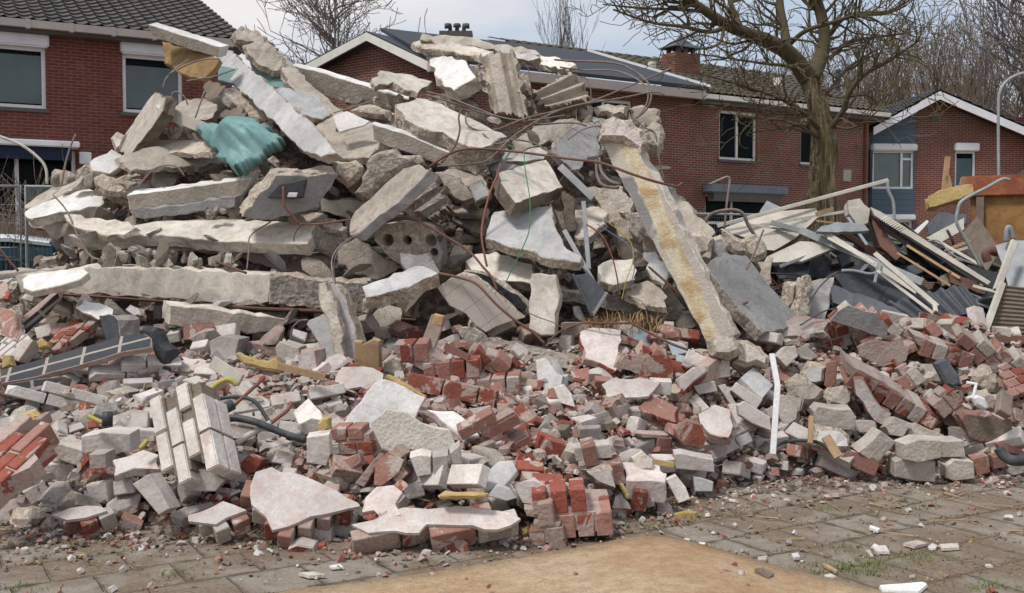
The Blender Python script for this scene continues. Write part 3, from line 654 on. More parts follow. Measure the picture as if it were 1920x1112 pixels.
def pagoda(px0, px1, ytop, ybase, D, house_ang, name_root):
    c = at((px0+px1)/2, ybase, D); sc = D/F; wq = (px1-px0)*sc
    r = part('chimney', 'chim', name_root, (-wq/2, wq/2, -.3, .3, -1.0, 0))
    loc = c-Vector(name_root.location); loc.rotate(Matrix.Rotation(-house_ang, 3, 'Z')); r.location = loc
    h = (ybase-ytop)*sc
    for sx in (-1, 0, 1):
        for sy in (-1, 1): part('chimney_post', 'sill', r, (sx*wq*.3-.05, sx*wq*.3+.05, sy*.2-.05, sy*.2+.05, 0, h*.33))
    bm = bmesh.new(); prof = [(wq*.53, h*.28), (wq*.5, h*.34), (wq*.28, h*.52), (wq*.12, h*.75), (.02, h)]
    rings = [[bm.verts.new((rr*sx*1.1, rr*sy*.75, zz)) for sx, sy in ((-1,-1),(1,-1),(1,1),(-1,1))] for rr, zz in prof]
    for a, b in zip(rings, rings[1:]):
        for k in range(4): bm.faces.new((a[k], a[(k+1) % 4], b[(k+1) % 4], b[k]))
    bm.faces.new(rings[0][::-1]); bm.faces.new(rings[-1]); mk('chimney_cap', bm, M['slate'], r)
pagoda(1246, 1307, 66, 103, 30.6, UA, HB.root)
# gable end with its cream verge boards
gd = Vector((-1, .75, 0)).normalized(); GR = Vector((-1.72, 24.33, 0))
gn = Vector((gd.y, -gd.x, 0)).normalized()
if gn.y > 0: gn = -gn
def gpt(x, y): r = ray(x, y); d = (GR-CO).dot(gn)/r.dot(gn); return CO+r*d
g_root = empty('gable_house', gpt(705, 470)); tag(g_root, 'red brick gable end with cream verge boards showing above the middle of the rubble', 'house')
g0 = g_root.location.copy()
def gl(x, y, k=0): return gpt(x, y)-g0+gn*k
pk, lf, rt = gl(705, 82), gl(500, 187), gl(812, 135)
bm = bmesh.new(); uvl = bm.loops.layers.uv.verify(); zb = -g0.z
vs = [lf+Vector((0, 0, zb-lf.z)), rt+Vector((0, 0, zb-rt.z)), rt, pk, lf]
fr = [bm.verts.new(v) for v in vs]; bk = [bm.verts.new(v-gn*.3) for v in vs]; f = bm.faces.new(fr); bm.faces.new(bk[::-1])
for k in range(5): bm.faces.new((fr[k], bk[k], bk[(k+1) % 5], fr[(k+1) % 5]))
for f in bm.faces:
    for l in f.loops: l[uvl].uv = (l.vert.co.dot(gd), l.vert.co.z)
bmesh.ops.recalc_face_normals(bm, faces=bm.faces); mk('wall', bm, M['wallred2'], g_root)
def board(nm, mt, a, b, c, d, k0, k1, par):
    bm = bmesh.new(); A = [bm.verts.new(p+gn*k0) for p in (a, b, c, d)]; B = [bm.verts.new(p+gn*k1) for p in (a, b, c, d)]
    bm.faces.new(A); bm.faces.new(B[::-1])
    for k in range(4): bm.faces.new((A[k], B[k], B[(k+1) % 4], A[(k+1) % 4]))
    bmesh.ops.recalc_face_normals(bm, faces=bm.faces); return mk(nm, bm, M[mt], par)
board('verge_board', 'verge', gl(490, 178), gl(705, 65), gl(705, 80), gl(490, 195), .28, .33, g_root)
board('verge_board', 'verge', gl(705, 65), gl(822, 120), gl(822, 137), gl(705, 80), .28, .33, g_root)
board('roof', 'darkroof', gl(488, 176), gl(705, 62), gl(705, 66), gl(488, 180), -1.5, .31, g_root); board('roof', 'darkroof', gl(705, 62), gl(824, 118), gl(824, 122), gl(705, 66), -1.5, .31, g_root)
# far chimney with pots
fc = empty('far_chimney', at(857, 68, 31)); tag(fc, 'dark chimney slab with black pots on a roof behind the rubble top', 'chimney')
part('slab', 'sill', fc, (-.5, .45, -.3, .3, -.08, .1)); part('stack', 'chim', fc, (-.4, .35, -.25, .25, -3, -.085))
for dx in (-.2, 0, .2):
    bm = bmesh.new(); tube(bm, [(dx, 0, .1), (dx, 0, .24), (dx*1.3, 0, .27), (dx*1.3, 0, .36)], [.06, .06, .12, .1], 8); mk('chimney_pot', bm, M['slate'], fc)
for (a, b, c, d) in ((1217, 116, 1228, 125), (1450, 142, 1466, 155)):
    c0 = at((a+c)/2, d, 30.3); loc = c0-Vector(HB.root.location); loc.rotate(Matrix.Rotation(-UA, 3, 'Z'))
    p = part('roof_vent', 'verge', HB.root, (-.1, .1, -.1, .1, -.1, .14), bev=.03); p.location = loc
fl = part('flue', 'slate', HB.root, (-.06, .06, -.06, .06, -.5, .55)); loc = at(1571, 163, 34)-Vector(HB.root.location); loc.rotate(Matrix.Rotation(-UA, 3, 'Z')); fl.location = loc
# --- right house: gable turned to the camera
DC = 33.0; hc0 = at(1700, 470, DC); HC = House('gabled_house', (hc0.x, hc0.y), R_(4), 'brown brick house with blue siding and white gable boards at the right edge')
def cp(x, y): return HC.px(x, y)
zl, xl = cp(1636, 247)[1], cp(1636, 247)[0]; xp, zp = cp(1747, 186); xrr, zrr = cp(2060, 322); xs0 = cp(1716, 300)[0]
wc1 = HC.rect(1636, 282, 1713, 354); wc2 = HC.rect(1791, 283, 1829, 352); wc3 = HC.rect(1650, 412, 1710, 470)
def gablewall(nm, x0, x1, m, openings, y=0):
    w_ = wallgrid(nm, x0, x1, 0, min(zl, 9)-.0, openings, m, HC.root)
    bm = bmesh.new(); bm.from_mesh(w_.data); uvl = bm.loops.layers.uv.verify()
    def top(x): return zl+(zp-zl)*(x-xl)/(xp-xl) if x < xp else zp+(zrr-zp)*(x-xp)/(xrr-xp)
    X = sorted({x0, x1, *([xp] if x0 < xp < x1 else [])})
    for a, b in zip(X, X[1:]):
        f = bm.faces.new([bm.verts.new(p) for p in ((a, 0, zl), (b, 0, zl), (b, 0, top(b)), (a, 0, top(a)))])
        for l in f.loops: l[uvl].uv = (l.vert.co.x, l.vert.co.z)
    bm.to_mesh(w_.data); bm.free(); return w_
zl0 = zl
wc2 = (wc2[0], wc2[1], wc2[2], min(wc2[3], zl-.05)); wc1 = (wc1[0], wc1[1], wc1[2], min(wc1[3], zl-.05))
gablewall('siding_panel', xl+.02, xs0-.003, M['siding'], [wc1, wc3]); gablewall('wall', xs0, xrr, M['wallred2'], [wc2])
HC.window(wc1, mull=(.72,), fill='ltcurtain', fillz=(0, 1), shutter=.2, rail=(.72, .78), sill=False)
HC.window(wc2, fill='curtain', fillz=(.0, .85), shutter=.24, sill=False, glass='glass'); HC.window(wc3, fill='blind', shutter=.16, sill=False)
v_ = HC.rect(1745, 218, 1758, 229); part('wall_vent', 'sill', HC.root, (v_[0], v_[1], -.03, -.002, v_[2], v_[3]))
for (x0, y0), (x1, y1) in (((1625, 242), (1747, 176)), ((1747, 176), (2060, 309))):
    a, b = cp(x0, y0), cp(x1, y1); strip('verge_board', 'frame', HC.root, (a[0], -.5, a[1]), (b[0], -.5, b[1]), (0, 0, -1), .24, .05, nrm=(0, -1, 0))
a, b, c_ = cp(1623, 240), cp(1747, 172), cp(2060, 306)
curved_roof('roof', [(c_[0], -.52, c_[1]), (c_[0], 9, c_[1]), (b[0], 9, b[1]), (b[0], -.52, b[1])], 'roofC', HC.root, 16)
curved_roof('roof', [(a[0], 9, a[1]), (a[0], -.52, a[1]), (b[0], -.52, b[1]), (b[0], 9, b[1])], 'roofC', HC.root, 8)
# ---------------------------------------------------------------- street lamp
sl = empty('street_lamp', (at(1872, 470, 24).x, at(1872, 470, 24).y, 0)); tag(sl, 'grey street lamp post curving over to the right before the gabled house', 'street lamp')
bm = bmesh.new(); r0 = sl.location.copy(); P = [Vector((0, 0, 0)), Vector((0, 0, 2))]+[at(x, y, 24)-r0 for x, y in ((1872, 300), (1872, 200), (1874, 175), (1882, 158), (1896, 146), (1915, 138), (1960, 128))]
tube(bm, smoothline([tuple(p) for p in P], 3), .034, 8); mk('pole', bm, M['zinc'], sl)
bm = bmesh.new(); box(bm, 1.02, 1.7, -.12, .12, P[-1].z-.08, P[-1].z+.06); bmesh.ops.bevel(bm, geom=list(bm.edges), offset=.04, segments=2, affect='EDGES'); mk('lamp_head', bm, M['zinc'], sl)
# ---------------------------------------------------------------- trees
def barkm():
    m, t, b = base('mossy_bark', .95); v, r, tc = coords(t); mpv = nd(t, 'ShaderNodeMapping'); mpv.inputs['Scale'].default_value = (1, 1, .16); t.links.new(v, mpv.inputs[0])
    n = noi(t, mpv.outputs[0], 11, 6, .7, 1.2); n2 = noi(t, v, 2.2, 5, .6); n3 = noi(t, v, 30, 4, .7)
    c = mixc(t, ramp(t, n, .42, .58), (.07, .052, .032), (.38, .30, .19)); c = mixc(t, ramp(t, n2, .48, .62, 0, .75), c, (.15, .14, .045)); c = mixc(t, ramp(t, n3, .4, .8, 0, .5), c, (.06, .045, .03))
    t.links.new(c, b.inputs['Base Color']); bump(t, b, addm(t, n, n3, .3), .12); return m
M['bark'] = barkm()
M['twig'] = simple('twig_bark', (.085, .062, .042), .9, c2=(.10, .09, .04), sc=1.5, amt=.8)
M['greytwig'] = simple('grey_twig_bark', (.19, .165, .155), .9); M['fartwig'] = simple('far_brown_twigs', (.17, .13, .095), .9)
def grow(bm, p, d, length, rad, depth, rg, curl=.35, up=.1, kids=(3, 5), ns=4, segs=5, minr=.006, spread=.9):
    pts = [p]; rr = [rad]; q = p.copy(); dd = d.normalized(); sl_ = length/segs
    for i in range(segs):
        dd = (dd+Vector((rg.gauss(0, 1), rg.gauss(0, 1), rg.gauss(0, 1)))*curl*.5+Vector((0, 0, up))).normalized(); q = q+dd*sl_
        pts.append(q); rr.append(max(minr, rad*(1-.75*(i+1)/segs)))
    tube(bm, pts, rr, ns if rad > .02 else 3, caps=False)
    if depth > 0:
        for k in range(rg.randint(*kids)):
            i = rg.randint(1, segs); ax = (pts[i]-pts[i-1]).normalized(); o = ax.orthogonal().normalized(); o.rotate(Matrix.Rotation(rg.uniform(0, 6.28), 3, ax))
            grow(bm, pts[i], ax*.8+o*spread*rg.uniform(.6, 1.2), length*rg.uniform(.45, .7), rr[i]*.62, depth-1, rg, curl, up, kids, 3, max(3, segs-1), minr, spread)
def limb(pts, D):
    return [at(x, y, D+dz) for x, y, dz in pts]
rg = random.Random(3); DT = 20.
tree = empty('bare_tree', (at(1543, 470, DT).x, at(1543, 470, DT).y, 0)); tag(tree, 'bare spreading tree with mossy twisted trunk, in front of the long row house', 'tree'); t0 = tree.location.copy()
def wline(pl, k=4): # (px,py,dz,widthpx)
    Q = smoothline(pl, k); return [at(x, y, DT+dz)-t0 for x, y, dz, w_ in Q], [max(.01, w_*.56*DT/F) for x, y, dz, w_ in Q]
bm = bmesh.new()
TR = [(1543, 600, 0, 74), (1543, 430, 0, 68), (1543, 385, 0, 60), (1541, 340, 0, 50), (1545, 290, 0, 50), (1541, 240, 0, 44), (1530, 190, 0, 36), (1514, 145, 0, 34)]
P, Rr = wline(TR); Rr = [r*.86 for r in Rr]
tube(bm, P, Rr, 20)
tube(bm, *wline([(1525, 600, -.3, 30), (1522, 400, -.2, 24), (1530, 330, -.12, 20), (1534, 260, -.05, 18), (1524, 200, 0, 14)]), 10); tube(bm, *wline([(1566, 600, -.3, 28), (1560, 400, -.15, 20), (1555, 330, -.12, 20), (1554, 260, -.05, 16), (1548, 190, 0, 10)]), 10)
for v in bm.verts:
    n_ = noise.noise(v.co*Vector((5, 5, 1.3)) if False else Vector((v.co.x*6, v.co.y*6, v.co.z*1.2))); v.co.x += n_*.07; v.co.y += n_*.07
mk('trunk', bm, M['bark'], tree, smooth=True)
LIMBS = [
 [(1514, 145, 0, 34), (1490, 112, -.2, 28), (1462, 88, -.4, 26), (1410, 66, -.7, 22), (1365, 48, -.9, 19), (1325, 22, -1.1, 15), (1285, -5, -1.3, 11), (1240, -30, -1.5, 7)],
 [(1476, 92, -.2, 18), (1470, 50, 0, 15), (1462, 0, .2, 13), (1465, -70, .3, 9), (1450, -160, .4, 5)],
 [(1520, 150, 0, 30), (1538, 110, .3, 26), (1546, 70, .4, 22), (1540, 30, .5, 20), (1532, 0, .5, 18), (1525, -60, .6, 13), (1540, -150, .6, 8)],
 [(1478, 85, -.2, 9), (1510, 58, -.5, 8), (1560, 42, -.7, 7), (1610, 28, -.9, 6), (1660, 26, -1.1, 4), (1700, 10, -1.2, 3)],
 [(1390, 55, -.8, 12), (1376, 22, -.6, 10), (1368, -10, -.5, 8), (1380, -60, -.4, 5)],
 [(1362, 50, -.9, 9), (1330, 60, -1.3, 7), (1280, 50, -1.7, 6), (1220, 42, -2.0, 4), (1150, 18, -2.4, 3)],
 [(1325, 22, -1.1, 7), (1270, 18, -1.2, 5), (1200, 15, -1.3, 4), (1130, 8, -1.4, 2)],
 [(1358, 46, -.9, 7), (1350, 80, -1.4, 5), (1320, 92, -1.6, 4)],
 [(1548, 75, .4, 9), (1575, 40, .2, 7), (1610, 25, 0, 6), (1670, 20, -.2, 4), (1720, -10, -.3, 3)],
 [(1555, 110, .3, 8), (1590, 80, .1, 7), (1640, 70, 0, 5), (1700, 62, -.2, 3)],
 [(1543, 250, 0, 9), (1500, 205, -.8, 7), (1450, 180, -1.2, 5), (1390, 160, -1.6, 4), (1320, 140, -2, 2)],
 [(1540, 262, 0, 7), (1490, 232, -1, 5), (1430, 222, -1.6, 4), (1380, 218, -2, 2)],
 [(1556, 240, -.1, 13), (1580, 210, -.3, 10), (1592, 175, -.5, 9), (1620, 140, -.7, 8), (1665, 115, -.9, 6), (1725, 75, -1.2, 3)],
 [(1540, 190, 0, 6), (1570, 150, .5, 6), (1600, 120, .8, 5), (1650, 90, 1, 3)],
 [(1560, 236, 0, 5), (1600, 240, -.8, 4), (1650, 205, -1.2, 2)],
 [(1530, 225, 0, 5), (1470, 240, -1.2, 4), (1400, 250, -1.8, 2)],
 [(1500, 125, -.1, 7), (1440, 120, -1, 5), (1370, 110, -1.6, 3), (1300, 100, -2, 2)],
 [(1532, 20, .5, 8), (1500, -10, .8, 6), (1490, -80, 1, 4)]]
crown = bmesh.new()
for li, lb in enumerate(LIMBS):
    P, Rr = wline(lb, 5); tube(crown, P, Rr, 8 if lb[0][3] > 12 else 5)
    n_ = len(P)
    for k in range(int(n_*.6)):
        i = rg.randint(max(1, int(n_*.15)), n_-1); ax = (P[i]-P[i-1]).normalized(); o = ax.orthogonal().normalized(); o.rotate(Matrix.Rotation(rg.uniform(0, 6.28), 3, ax))
        grow(crown, P[i], ax*.7+o*rg.uniform(.5, 1.1)+Vector((0, 0, .1)), rg.uniform(.6, 1.3), min(.034, Rr[i]*.65), 2, rg, .5, .04, (2, 3), 4, 6, .0075)
mk('crown', crown, M['twig'], tree)
def far_tree(label, bx, by, top, D, width, rg, mat='greytwig', stems=1, group=None, depth=3, up=.12, kids=(4, 6), name='distant_tree'):
    b0 = at(bx, by, D); tr = empty(name, (b0.x, b0.y, 0)); tag(tr, label, 'tree', group); h = at(bx, top, D).z
    tb = bmesh.new(); tube(tb, [(0, 0, 0), (.1, 0, h*.35), (0, 0, h*.6), (.05, 0, h)], [h*.012, h*.009, h*.006, .02], 7); mk('trunk', tb, M[mat], tr)
    cb = bmesh.new()
    for k in range(70):
        z = h*rg.uniform(.35, .97); a = rg.uniform(0, 6.28); L_ = width*rg.uniform(.5, 1)*(1.15-.45*z/h)
        grow(cb, Vector((0, 0, z)), Vector((math.cos(a), math.sin(a), rg.uniform(.3, 1.1))), L_, h*.0035, depth-1, rg, .35, up, kids, 4, 5, .017)
    mk('crown', cb, M[mat], tr); return tr
far_tree('thin bare grey tree rising behind the rubble left of the brick gable', 630, 470, -40, 48, 4.2, random.Random(5), kids=(3, 4))
far_tree('tall bare grey tree at the top right corner behind the gabled house', 1915, 470, -120, 46, 4.6, random.Random(9), kids=(3, 5))
for k, (bx, tp_) in enumerate(((1052, 12), (1078, 18))):
    b0 = at(bx, 470, 70); tr = empty('distant_tree', (b0.x, b0.y, 0)); tag(tr, ('left' if k == 0 else 'right')+' one of two slender upright bare trees behind the dark roof', 'tree'); h = at(bx, tp_, 70).z; rr_ = random.Random(k+20)
    tb = bmesh.new(); tube(tb, [(0, 0, 0), (0, 0, h*.8)], [.16, .03], 6); mk('trunk', tb, M['greytwig'], tr); cb = bmesh.new()
    for q in range(20): grow(cb, Vector((0, 0, h*rr_.uniform(.45, .8))), Vector((rr_.uniform(-.35, .35), rr_.uniform(-.35, .35), 1)), h*.22, .05, 2, rr_, .12, .25, (2, 3), 3, 4, .013, .35)
    mk('crown', cb, M['greytwig'], tr)
wd = bmesh.new(); rr_ = random.Random(31)
for k in range(115):
    bx = rr_.uniform(1360, 1990); D = rr_.uniform(44, 66); tp_ = itp([(1360, 190), (1450, 150), (1560, 110), (1650, 95), (1760, 90), (1850, 110), (2000, 100)], bx)+rr_.uniform(-15, 35); b0 = at(bx, 470, D); h = at(bx, tp_, D).z
    p = Vector((b0.x, b0.y, 0)); tube(wd, [p, p+Vector((rr_.uniform(-.3, .3), 0, h*.6)), p+Vector((rr_.uniform(-.5, .5), 0, h*.85))], [.11, .07, .03], 4)
    for q in range(8): grow(wd, p+Vector((0, 0, h*rr_.uniform(.3, .8))), Vector((rr_.uniform(-.6, .6), rr_.uniform(-.4, .4), 1)), h*.24, .04, 2, rr_, .3, .15, (2, 4), 3, 4, .012, .7)
tag(mk('woodland', wd, M['fartwig']), 'mass of bare brown woodland behind the houses on the right', 'woodland', kind='stuff')
# dry shrubs and mesh fence in front of the left house
sh = bmesh.new(); rr_ = random.Random(8)
for k in range(260):
    x = rr_.uniform(-7.9, -5.9); y = 15+rr_.uniform(-.5, .8); grow(sh, Vector((x, y, 0)), Vector((rr_.uniform(-.3, .3), rr_.uniform(-.2, .2), 1)), rr_.uniform(.8, 1.5), .012, 2, rr_, .3, .1, (3, 5), 3, 5, .005)
tag(mk('dry_shrub', sh, M['fartwig']), 'dry brown shrub growing against the left house behind the mesh fence', 'shrub')
def fence(name, label, a, b, h, panels):
    rt_ = empty(name, (a[0], a[1], 0), math.atan2(b[1]-a[1], b[0]-a[0])); tag(rt_, label, 'fence'); L_ = math.hypot(b[0]-a[0], b[1]-a[1]); w_ = L_/panels
    for k in range(panels):
        bm = bmesh.new(); x0 = k*w_+.03; x1 = (k+1)*w_-.03
        tube(bm, [(x0, 0, .1), (x0, 0, h), (x1, 0, h), (x1, 0, .1), (x0, 0, .1)], .021, 6); f_ = mk('panel_frame', bm, M['zinc'], rt_)
        bm = bmesh.new(); n_ = int((x1-x0)/.045)
        for i in range(n_): x = x0+(i+.5)*(x1-x0)/n_; tube(bm, [(x, 0, .1), (x, 0, h)], .0014, 3, caps=False)
        for z in [.2+.2*i for i in range(int(h/.2))]: tube(bm, [(x0, 0, z), (x1, 0, z)], .0014, 3, caps=False)
        mk('wire_mesh', bm, M['zinc'], f_)
pL = at(-40, 342, 11.5); fence('mesh_fence', 'grey wire mesh fence panels in front of the parked car on the left', (pL.x-1.5, 11.2), (-3.4, 12.1), 2.0, 2)
fence('mesh_fence', 'grey wire mesh fence before the row house, right of the rubble', (at(1300, 470, 16).x, 16), (at(1545, 470, 17).x, 17), at(1400, 402, 16.3).z, 1)
# ---------------------------------------------------------------- parked car
M['carpaint'] = simple('blue_car_paint', (.012, .04, .075), .3, .6); M['carwhite'] = simple('silver_roof_paint', (.75, .78, .8), .3, .6); M['tyre'] = simple('tyre_rubber', (.02, .02, .02), .8); M['carglass'] = simple('car_glass', (.006, .026, .04), .2, .25)
DCAR = 14.5; cc0 = at(20, 470, DCAR)
car = empty('parked_car', (cc0.x-.75, cc0.y+.2, 0), R_(8)); tag(car, 'blue parked car with pale roof behind the mesh fence at the left edge', 'car')
def loft(secs, mi=0):
    bm = bmesh.new(); rings = [[bm.verts.new(p) for p in s] for s in secs]; n_ = len(rings[0])
    for a, b in zip(rings, rings[1:]):
        for k in range(n_): bm.faces.new((a[k], a[(k+1) % n_], b[(k+1) % n_], b[k]))
    bm.faces.new(rings[0][::-1]); bm.faces.new(rings[-1]); bmesh.ops.recalc_face_normals(bm, faces=bm.faces); return bm
def sec(x, hw, z0, z1, rd=.12): return [(x, -hw, z0), (x, hw, z0), (x, hw+.02, (z0+z1)/2), (x, hw-.03, z1-rd), (x, hw-rd, z1), (x, -hw+rd, z1), (x, -hw+.03, z1-rd), (x, -hw-.02, (z0+z1)/2)]
mk('body', loft([sec(-2, .7, .3, .7), sec(-1.9, .82, .22, .85), sec(-.9, .86, .2, .98), sec(.9, .86, .2, 1.0), sec(1.75, .84, .22, .98), sec(1.92, .78, .3, .9)]), M['carpaint'], car, smooth=False)
mk('greenhouse', loft([sec(-.95, .78, .95, 1.0, .02), sec(-.35, .68, .95, 1.42, .1), sec(.9, .68, .95, 1.44, .1), sec(1.35, .7, .95, 1.35, .1), sec(1.78, .76, .95, 1.0, .02)]), M['carglass'], car)
mk('roof', loft([sec(-.4, .6, 1.40, 1.45, .02), sec(0, .66, 1.42, 1.52, .04), sec(.8, .66, 1.42, 1.52, .04), sec(1.4, .6, 1.35, 1.43, .02)]), M['carwhite'], car)
for s in (-1, 1):
    for a, b in (((-.95, 1.0), (-.36, 1.44)), ((.25, 1.0), (.25, 1.45)), ((1.78, 1.0), (1.34, 1.42))):
        bm = bmesh.new(); tube(bm, [(a[0], s*.78, a[1]), (b[0], s*.67, b[1])], .035, 6); mk('window_pillar', bm, M['carpaint'], car)
for x in (-1.25, 1.2):
    for s in (-1, 1):
        bm = bmesh.new(); tube(bm, [(x, s*.7, .31), (x, s*.88, .31)], .31, 24); wh = mk('wheel', bm, M['tyre'], car); bm = bmesh.new(); tube(bm, [(x, s*.86, .31), (x, s*.893, .31)], .19, 16); mk('rim', bm, M['zinc'], wh)
for s in (-1, 1): part('tail_lamp' , 'rust', car, (1.86, 1.94, s*.62-.1, s*.62+.1, .62, .9))
# ================================================================ the rubble heap: core
def core():
    m, t, b = base('rubble_fines', .95); tc = nd(t, 'ShaderNodeTexCoord'); v = tc.outputs['Object']
    vo = nd(t, 'ShaderNodeTexVoronoi', i_Scale=22.); t.links.new(v, vo.inputs['Vector']); sp = nd(t, 'ShaderNodeSeparateXYZ'); t.links.new(vo.outputs['Color'], sp.inputs[0])
    c = mixc(t, sp.outputs[0], (.09, .07, .06), (.29, .235, .2)); c = mixc(t, ramp(t, sp.outputs[1], .75, .8), c, (.15, .065, .045)); t.links.new(mixc(t, ramp(t, noi(t, v, 60, 4), .3, .7, 0, .6), c, (.08, .065, .055)), b.inputs['Base Color'])
    bump(t, b, vo.outputs['Distance'], .05); return m
bm = bmesh.new(); st = .07; nx = int(10.6/st); ny = int(8.2/st); G = {}
for i in range(nx+1):
    for j in range(ny+1):
        x = -5.4+i*st; y = 4.4+j*st; h = H(x, y)
        d = y-itp(FR, x)
        sub = .035 if y < 6.8 else .035+.4*min(1, (y-6.8)/.6)
        z = h-sub+.05*noise.noise(Vector((x*3, y*3, 0)))+.05*noise.noise(Vector((x*9, y*9, 2))) if h > 0 else -.1
        G[i, j] = bm.verts.new((x, y, max(z, -.08)))
for i in range(nx):
    for j in range(ny):
        q = [G[i, j], G[i+1, j], G[i+1, j+1], G[i, j+1]]
        if all(v.co.z < -.04 for v in q): continue
        bm.faces.new(q)
bmesh.ops.delete(bm, geom=[v for v in bm.verts if not v.link_faces], context='VERTS')
tag(mk('rubble_core', bm, core()), 'fine rubble and dust filling the gaps inside the demolition heap', 'rubble', kind='stuff')
GC = 'broken concrete slabs in the heap'; GB = 'broken concrete beams in the heap'; GR_ = 'concrete lumps in the heap'; GM = 'chunks of brickwork in the rubble'; GBR = 'loose bricks in the rubble'
def S_(label, poly, off, t, f, s='rough', **k): return chunk('concrete_slab', label, 'concrete slab', poly, off, t, f, s, rough=k.pop('rough', .021), group=GC, **k)
def B_(label, poly, off, t, f, s='rough', **k): return chunk('concrete_beam', label, 'concrete beam', poly, off, t, f, s, rough=k.pop('rough', .011), group=GB, **k)
def K_(label, poly, off=(8, 12), t=.25, f='rough', s='rough', **k): return chunk('concrete_lump', label, 'concrete lump', poly, off, t, f, s, rough=k.pop('rough', .022), bev=k.pop('bev', .035), group=GR_, warp=k.pop('warp', .06), **k)
# ---- top left of the heap
B_('long white-topped beam sticking out at the top left over the house window', '278,46 300,52 414,88 410,108 352,92 300,72 284,66', (6, -12), .16, 'conc', 'white', D=8.9, rough=.004, lm='white-topped beam at the upper left')
chunk('insulation_board', 'ochre insulation board hanging below the white-topped beam at the upper left', 'board', '303,77 330,86 412,110 395,135 378,150 345,140 308,118', (4, 5), .05, 'ochre', D=8.98)
K_('pale pointed lump at the very top left of the heap', '433,56 446,43 478,53 500,66 513,88 506,94 470,84 438,78', (4, 12), .25, 'pale', D=9.2)
K_('cream rounded lump just under the pointed lump at the top left', '451,84 482,76 510,84 524,98 541,128 520,138 475,122 460,108', (5, 14), .3, 'pale', D=9.05)
chunk('plastic_sheet', 'dark teal plastic sheet showing behind the diagonal plank-like beam', 'plastic sheet', '410,124 440,128 500,130 545,146 548,166 515,164 470,162 430,156 408,150', (2, 3), .04, 'teal', D=9.15, rough=.01)
S_('brown slab hidden behind the upper end of the diagonal beam', '382,148 420,160 455,205 470,236 435,232 402,222 384,190', (8, 10), .15, 'brown', 'brown', D=9.0)
S_('rough sandy slab leaning behind the diagonal beam', '418,164 446,160 472,180 505,215 520,254 486,240 452,214 434,190', (-6, 12), .2, 'rough', 'roughg', D=8.85, warp=.05)
B_('long plank-like grey beam lying diagonally across the upper left', '408,93 432,78 452,88 520,176 575,245 602,296 578,308 548,292 497,218 445,150', (14, 8), .12, 'lgrey', 'conc', D=8.45, lm='diagonal plank-like beam')
S_('grey slab edge between the cream rounded lump and the long top beam', '524,100 546,116 582,156 640,205 690,236 660,240 610,214 575,196 545,160 530,128', (-6, 12), .14, 'conc', 'conc', D=8.9)
B_('long white-edged beam running down right under the brick gable', '548,122 600,135 690,162 764,188 748,216 690,205 634,188 590,172 560,150', (5, -11), .16, 'conc', 'white', D=9.15, rough=.004, lm='white-edged beam under the gable')
S_('grey sloped-edge slab right of the diagonal beam below the teal sheet', '513,168 528,163 560,172 590,180 622,212 604,222 572,216 538,202 522,190', (-4, 10), .16, 'lgrey', 'conc', D=8.6)
B_('short broken column leaning left at the left shoulder of the heap', '262,212 276,190 292,172 311,184 306,208 270,258 244,290 218,287 224,268', (16, 8), .2, 'pale', 'brown', D=8.5, rough=.014, lm='leaning column on the left shoulder')
K_('white lump left of the leaning column', '202,256 214,247 236,246 226,276 212,282 205,268', (4, 6), .15, 'white', D=8.65)
chunk('plaster_board', 'white plaster plate beside the foot of the leaning column', 'plaster board', '167,304 210,280 228,290 224,314 206,326 172,321', (-5, 7), .08, 'white', 'pale', D=8.4)
stick('metal_profile', 'grey metal channel poking out right of the leaning column', 'metal profile', (302, 208), (384, 241), .09, .03, 'offw', 8.35, 8.3)
chunk('plastic_box', 'small white plastic box on the metal channel right of the leaning column', 'plastic box', '291,197 312,192 317,199 296,205', (1, 4), .05, 'plasticw', D=8.3, rough=.001)
S_('fan-shaped slab behind the metal channel', '318,204 350,186 386,183 408,200 398,222 362,226 340,216', (4, 12), .18, 'conc', 'brown', D=8.8)
S_('shelf-like grey slab under the small stones left of the teal sheet', '264,272 286,263 372,261 402,266 420,286 340,286 268,290', (2, 8), .2, 'conc', 'rough', D=8.35)
S_('rough brown slab below the shelf-like slab on the left', '222,294 268,284 340,280 416,282 418,302 350,313 244,322 232,308', (-3, 9), .2, 'conc', 'rough', D=8.25, warp=.05)
# ---- teal plastic sheet
quad('plastic_sheet', 'large crumpled pale teal plastic sheet draped over the left of the heap', 'plastic sheet', '368,242 470,222 530,262 446,326', (4, 8), .05, 'teal', 'teal', D=7.95, nu=50, nv=40, prof=lambda u, v: .16*math.sin(u*3.1)*math.sin(v*3.1)+.09*noise.noise(Vector((u*2.2+v, v*2.6, 3)))+.03*abs(noise.noise(Vector((u*5, v*3, 5)))), jag=.014, lm='teal plastic sheet', smooth=True)
# ---- left side
K_('weathered lump at the far left end above the long white slab', '92,322 100,315 118,318 135,330 128,350 100,352 90,340', (5, 6), .2, 'pale', D=8.6)
K_('rounded grey lump left of the white plaster plate', '138,318 158,302 178,314 182,338 160,352 140,346', (5, 8), .25, 'rough', D=8.5)
K_('crusty lump in front of the white plaster plate', '170,330 190,322 220,345 236,362 222,370 195,364 176,352', (4, 10), .25, 'rough', D=8.15)
K_('flat lump between the plaster plate and the grooved beam on the left', '200,330 230,326 254,340 240,362 214,350', (4, 8), .2, 'conc', D=8.3)
S_('thin slab edge at the far left tip of the heap', '46,385 98,350 150,324 164,330 150,350 100,372 56,396', (3, 9), .12, 'conc', 'conc', D=8.55)
S_('white broken slab at the far left tip of the heap', '46,398 104,371 168,353 194,368 186,386 150,394 100,400 58,411', (2, 16), .15, 'white', 'pale', D=8.3, lm='white slab at the far left tip')
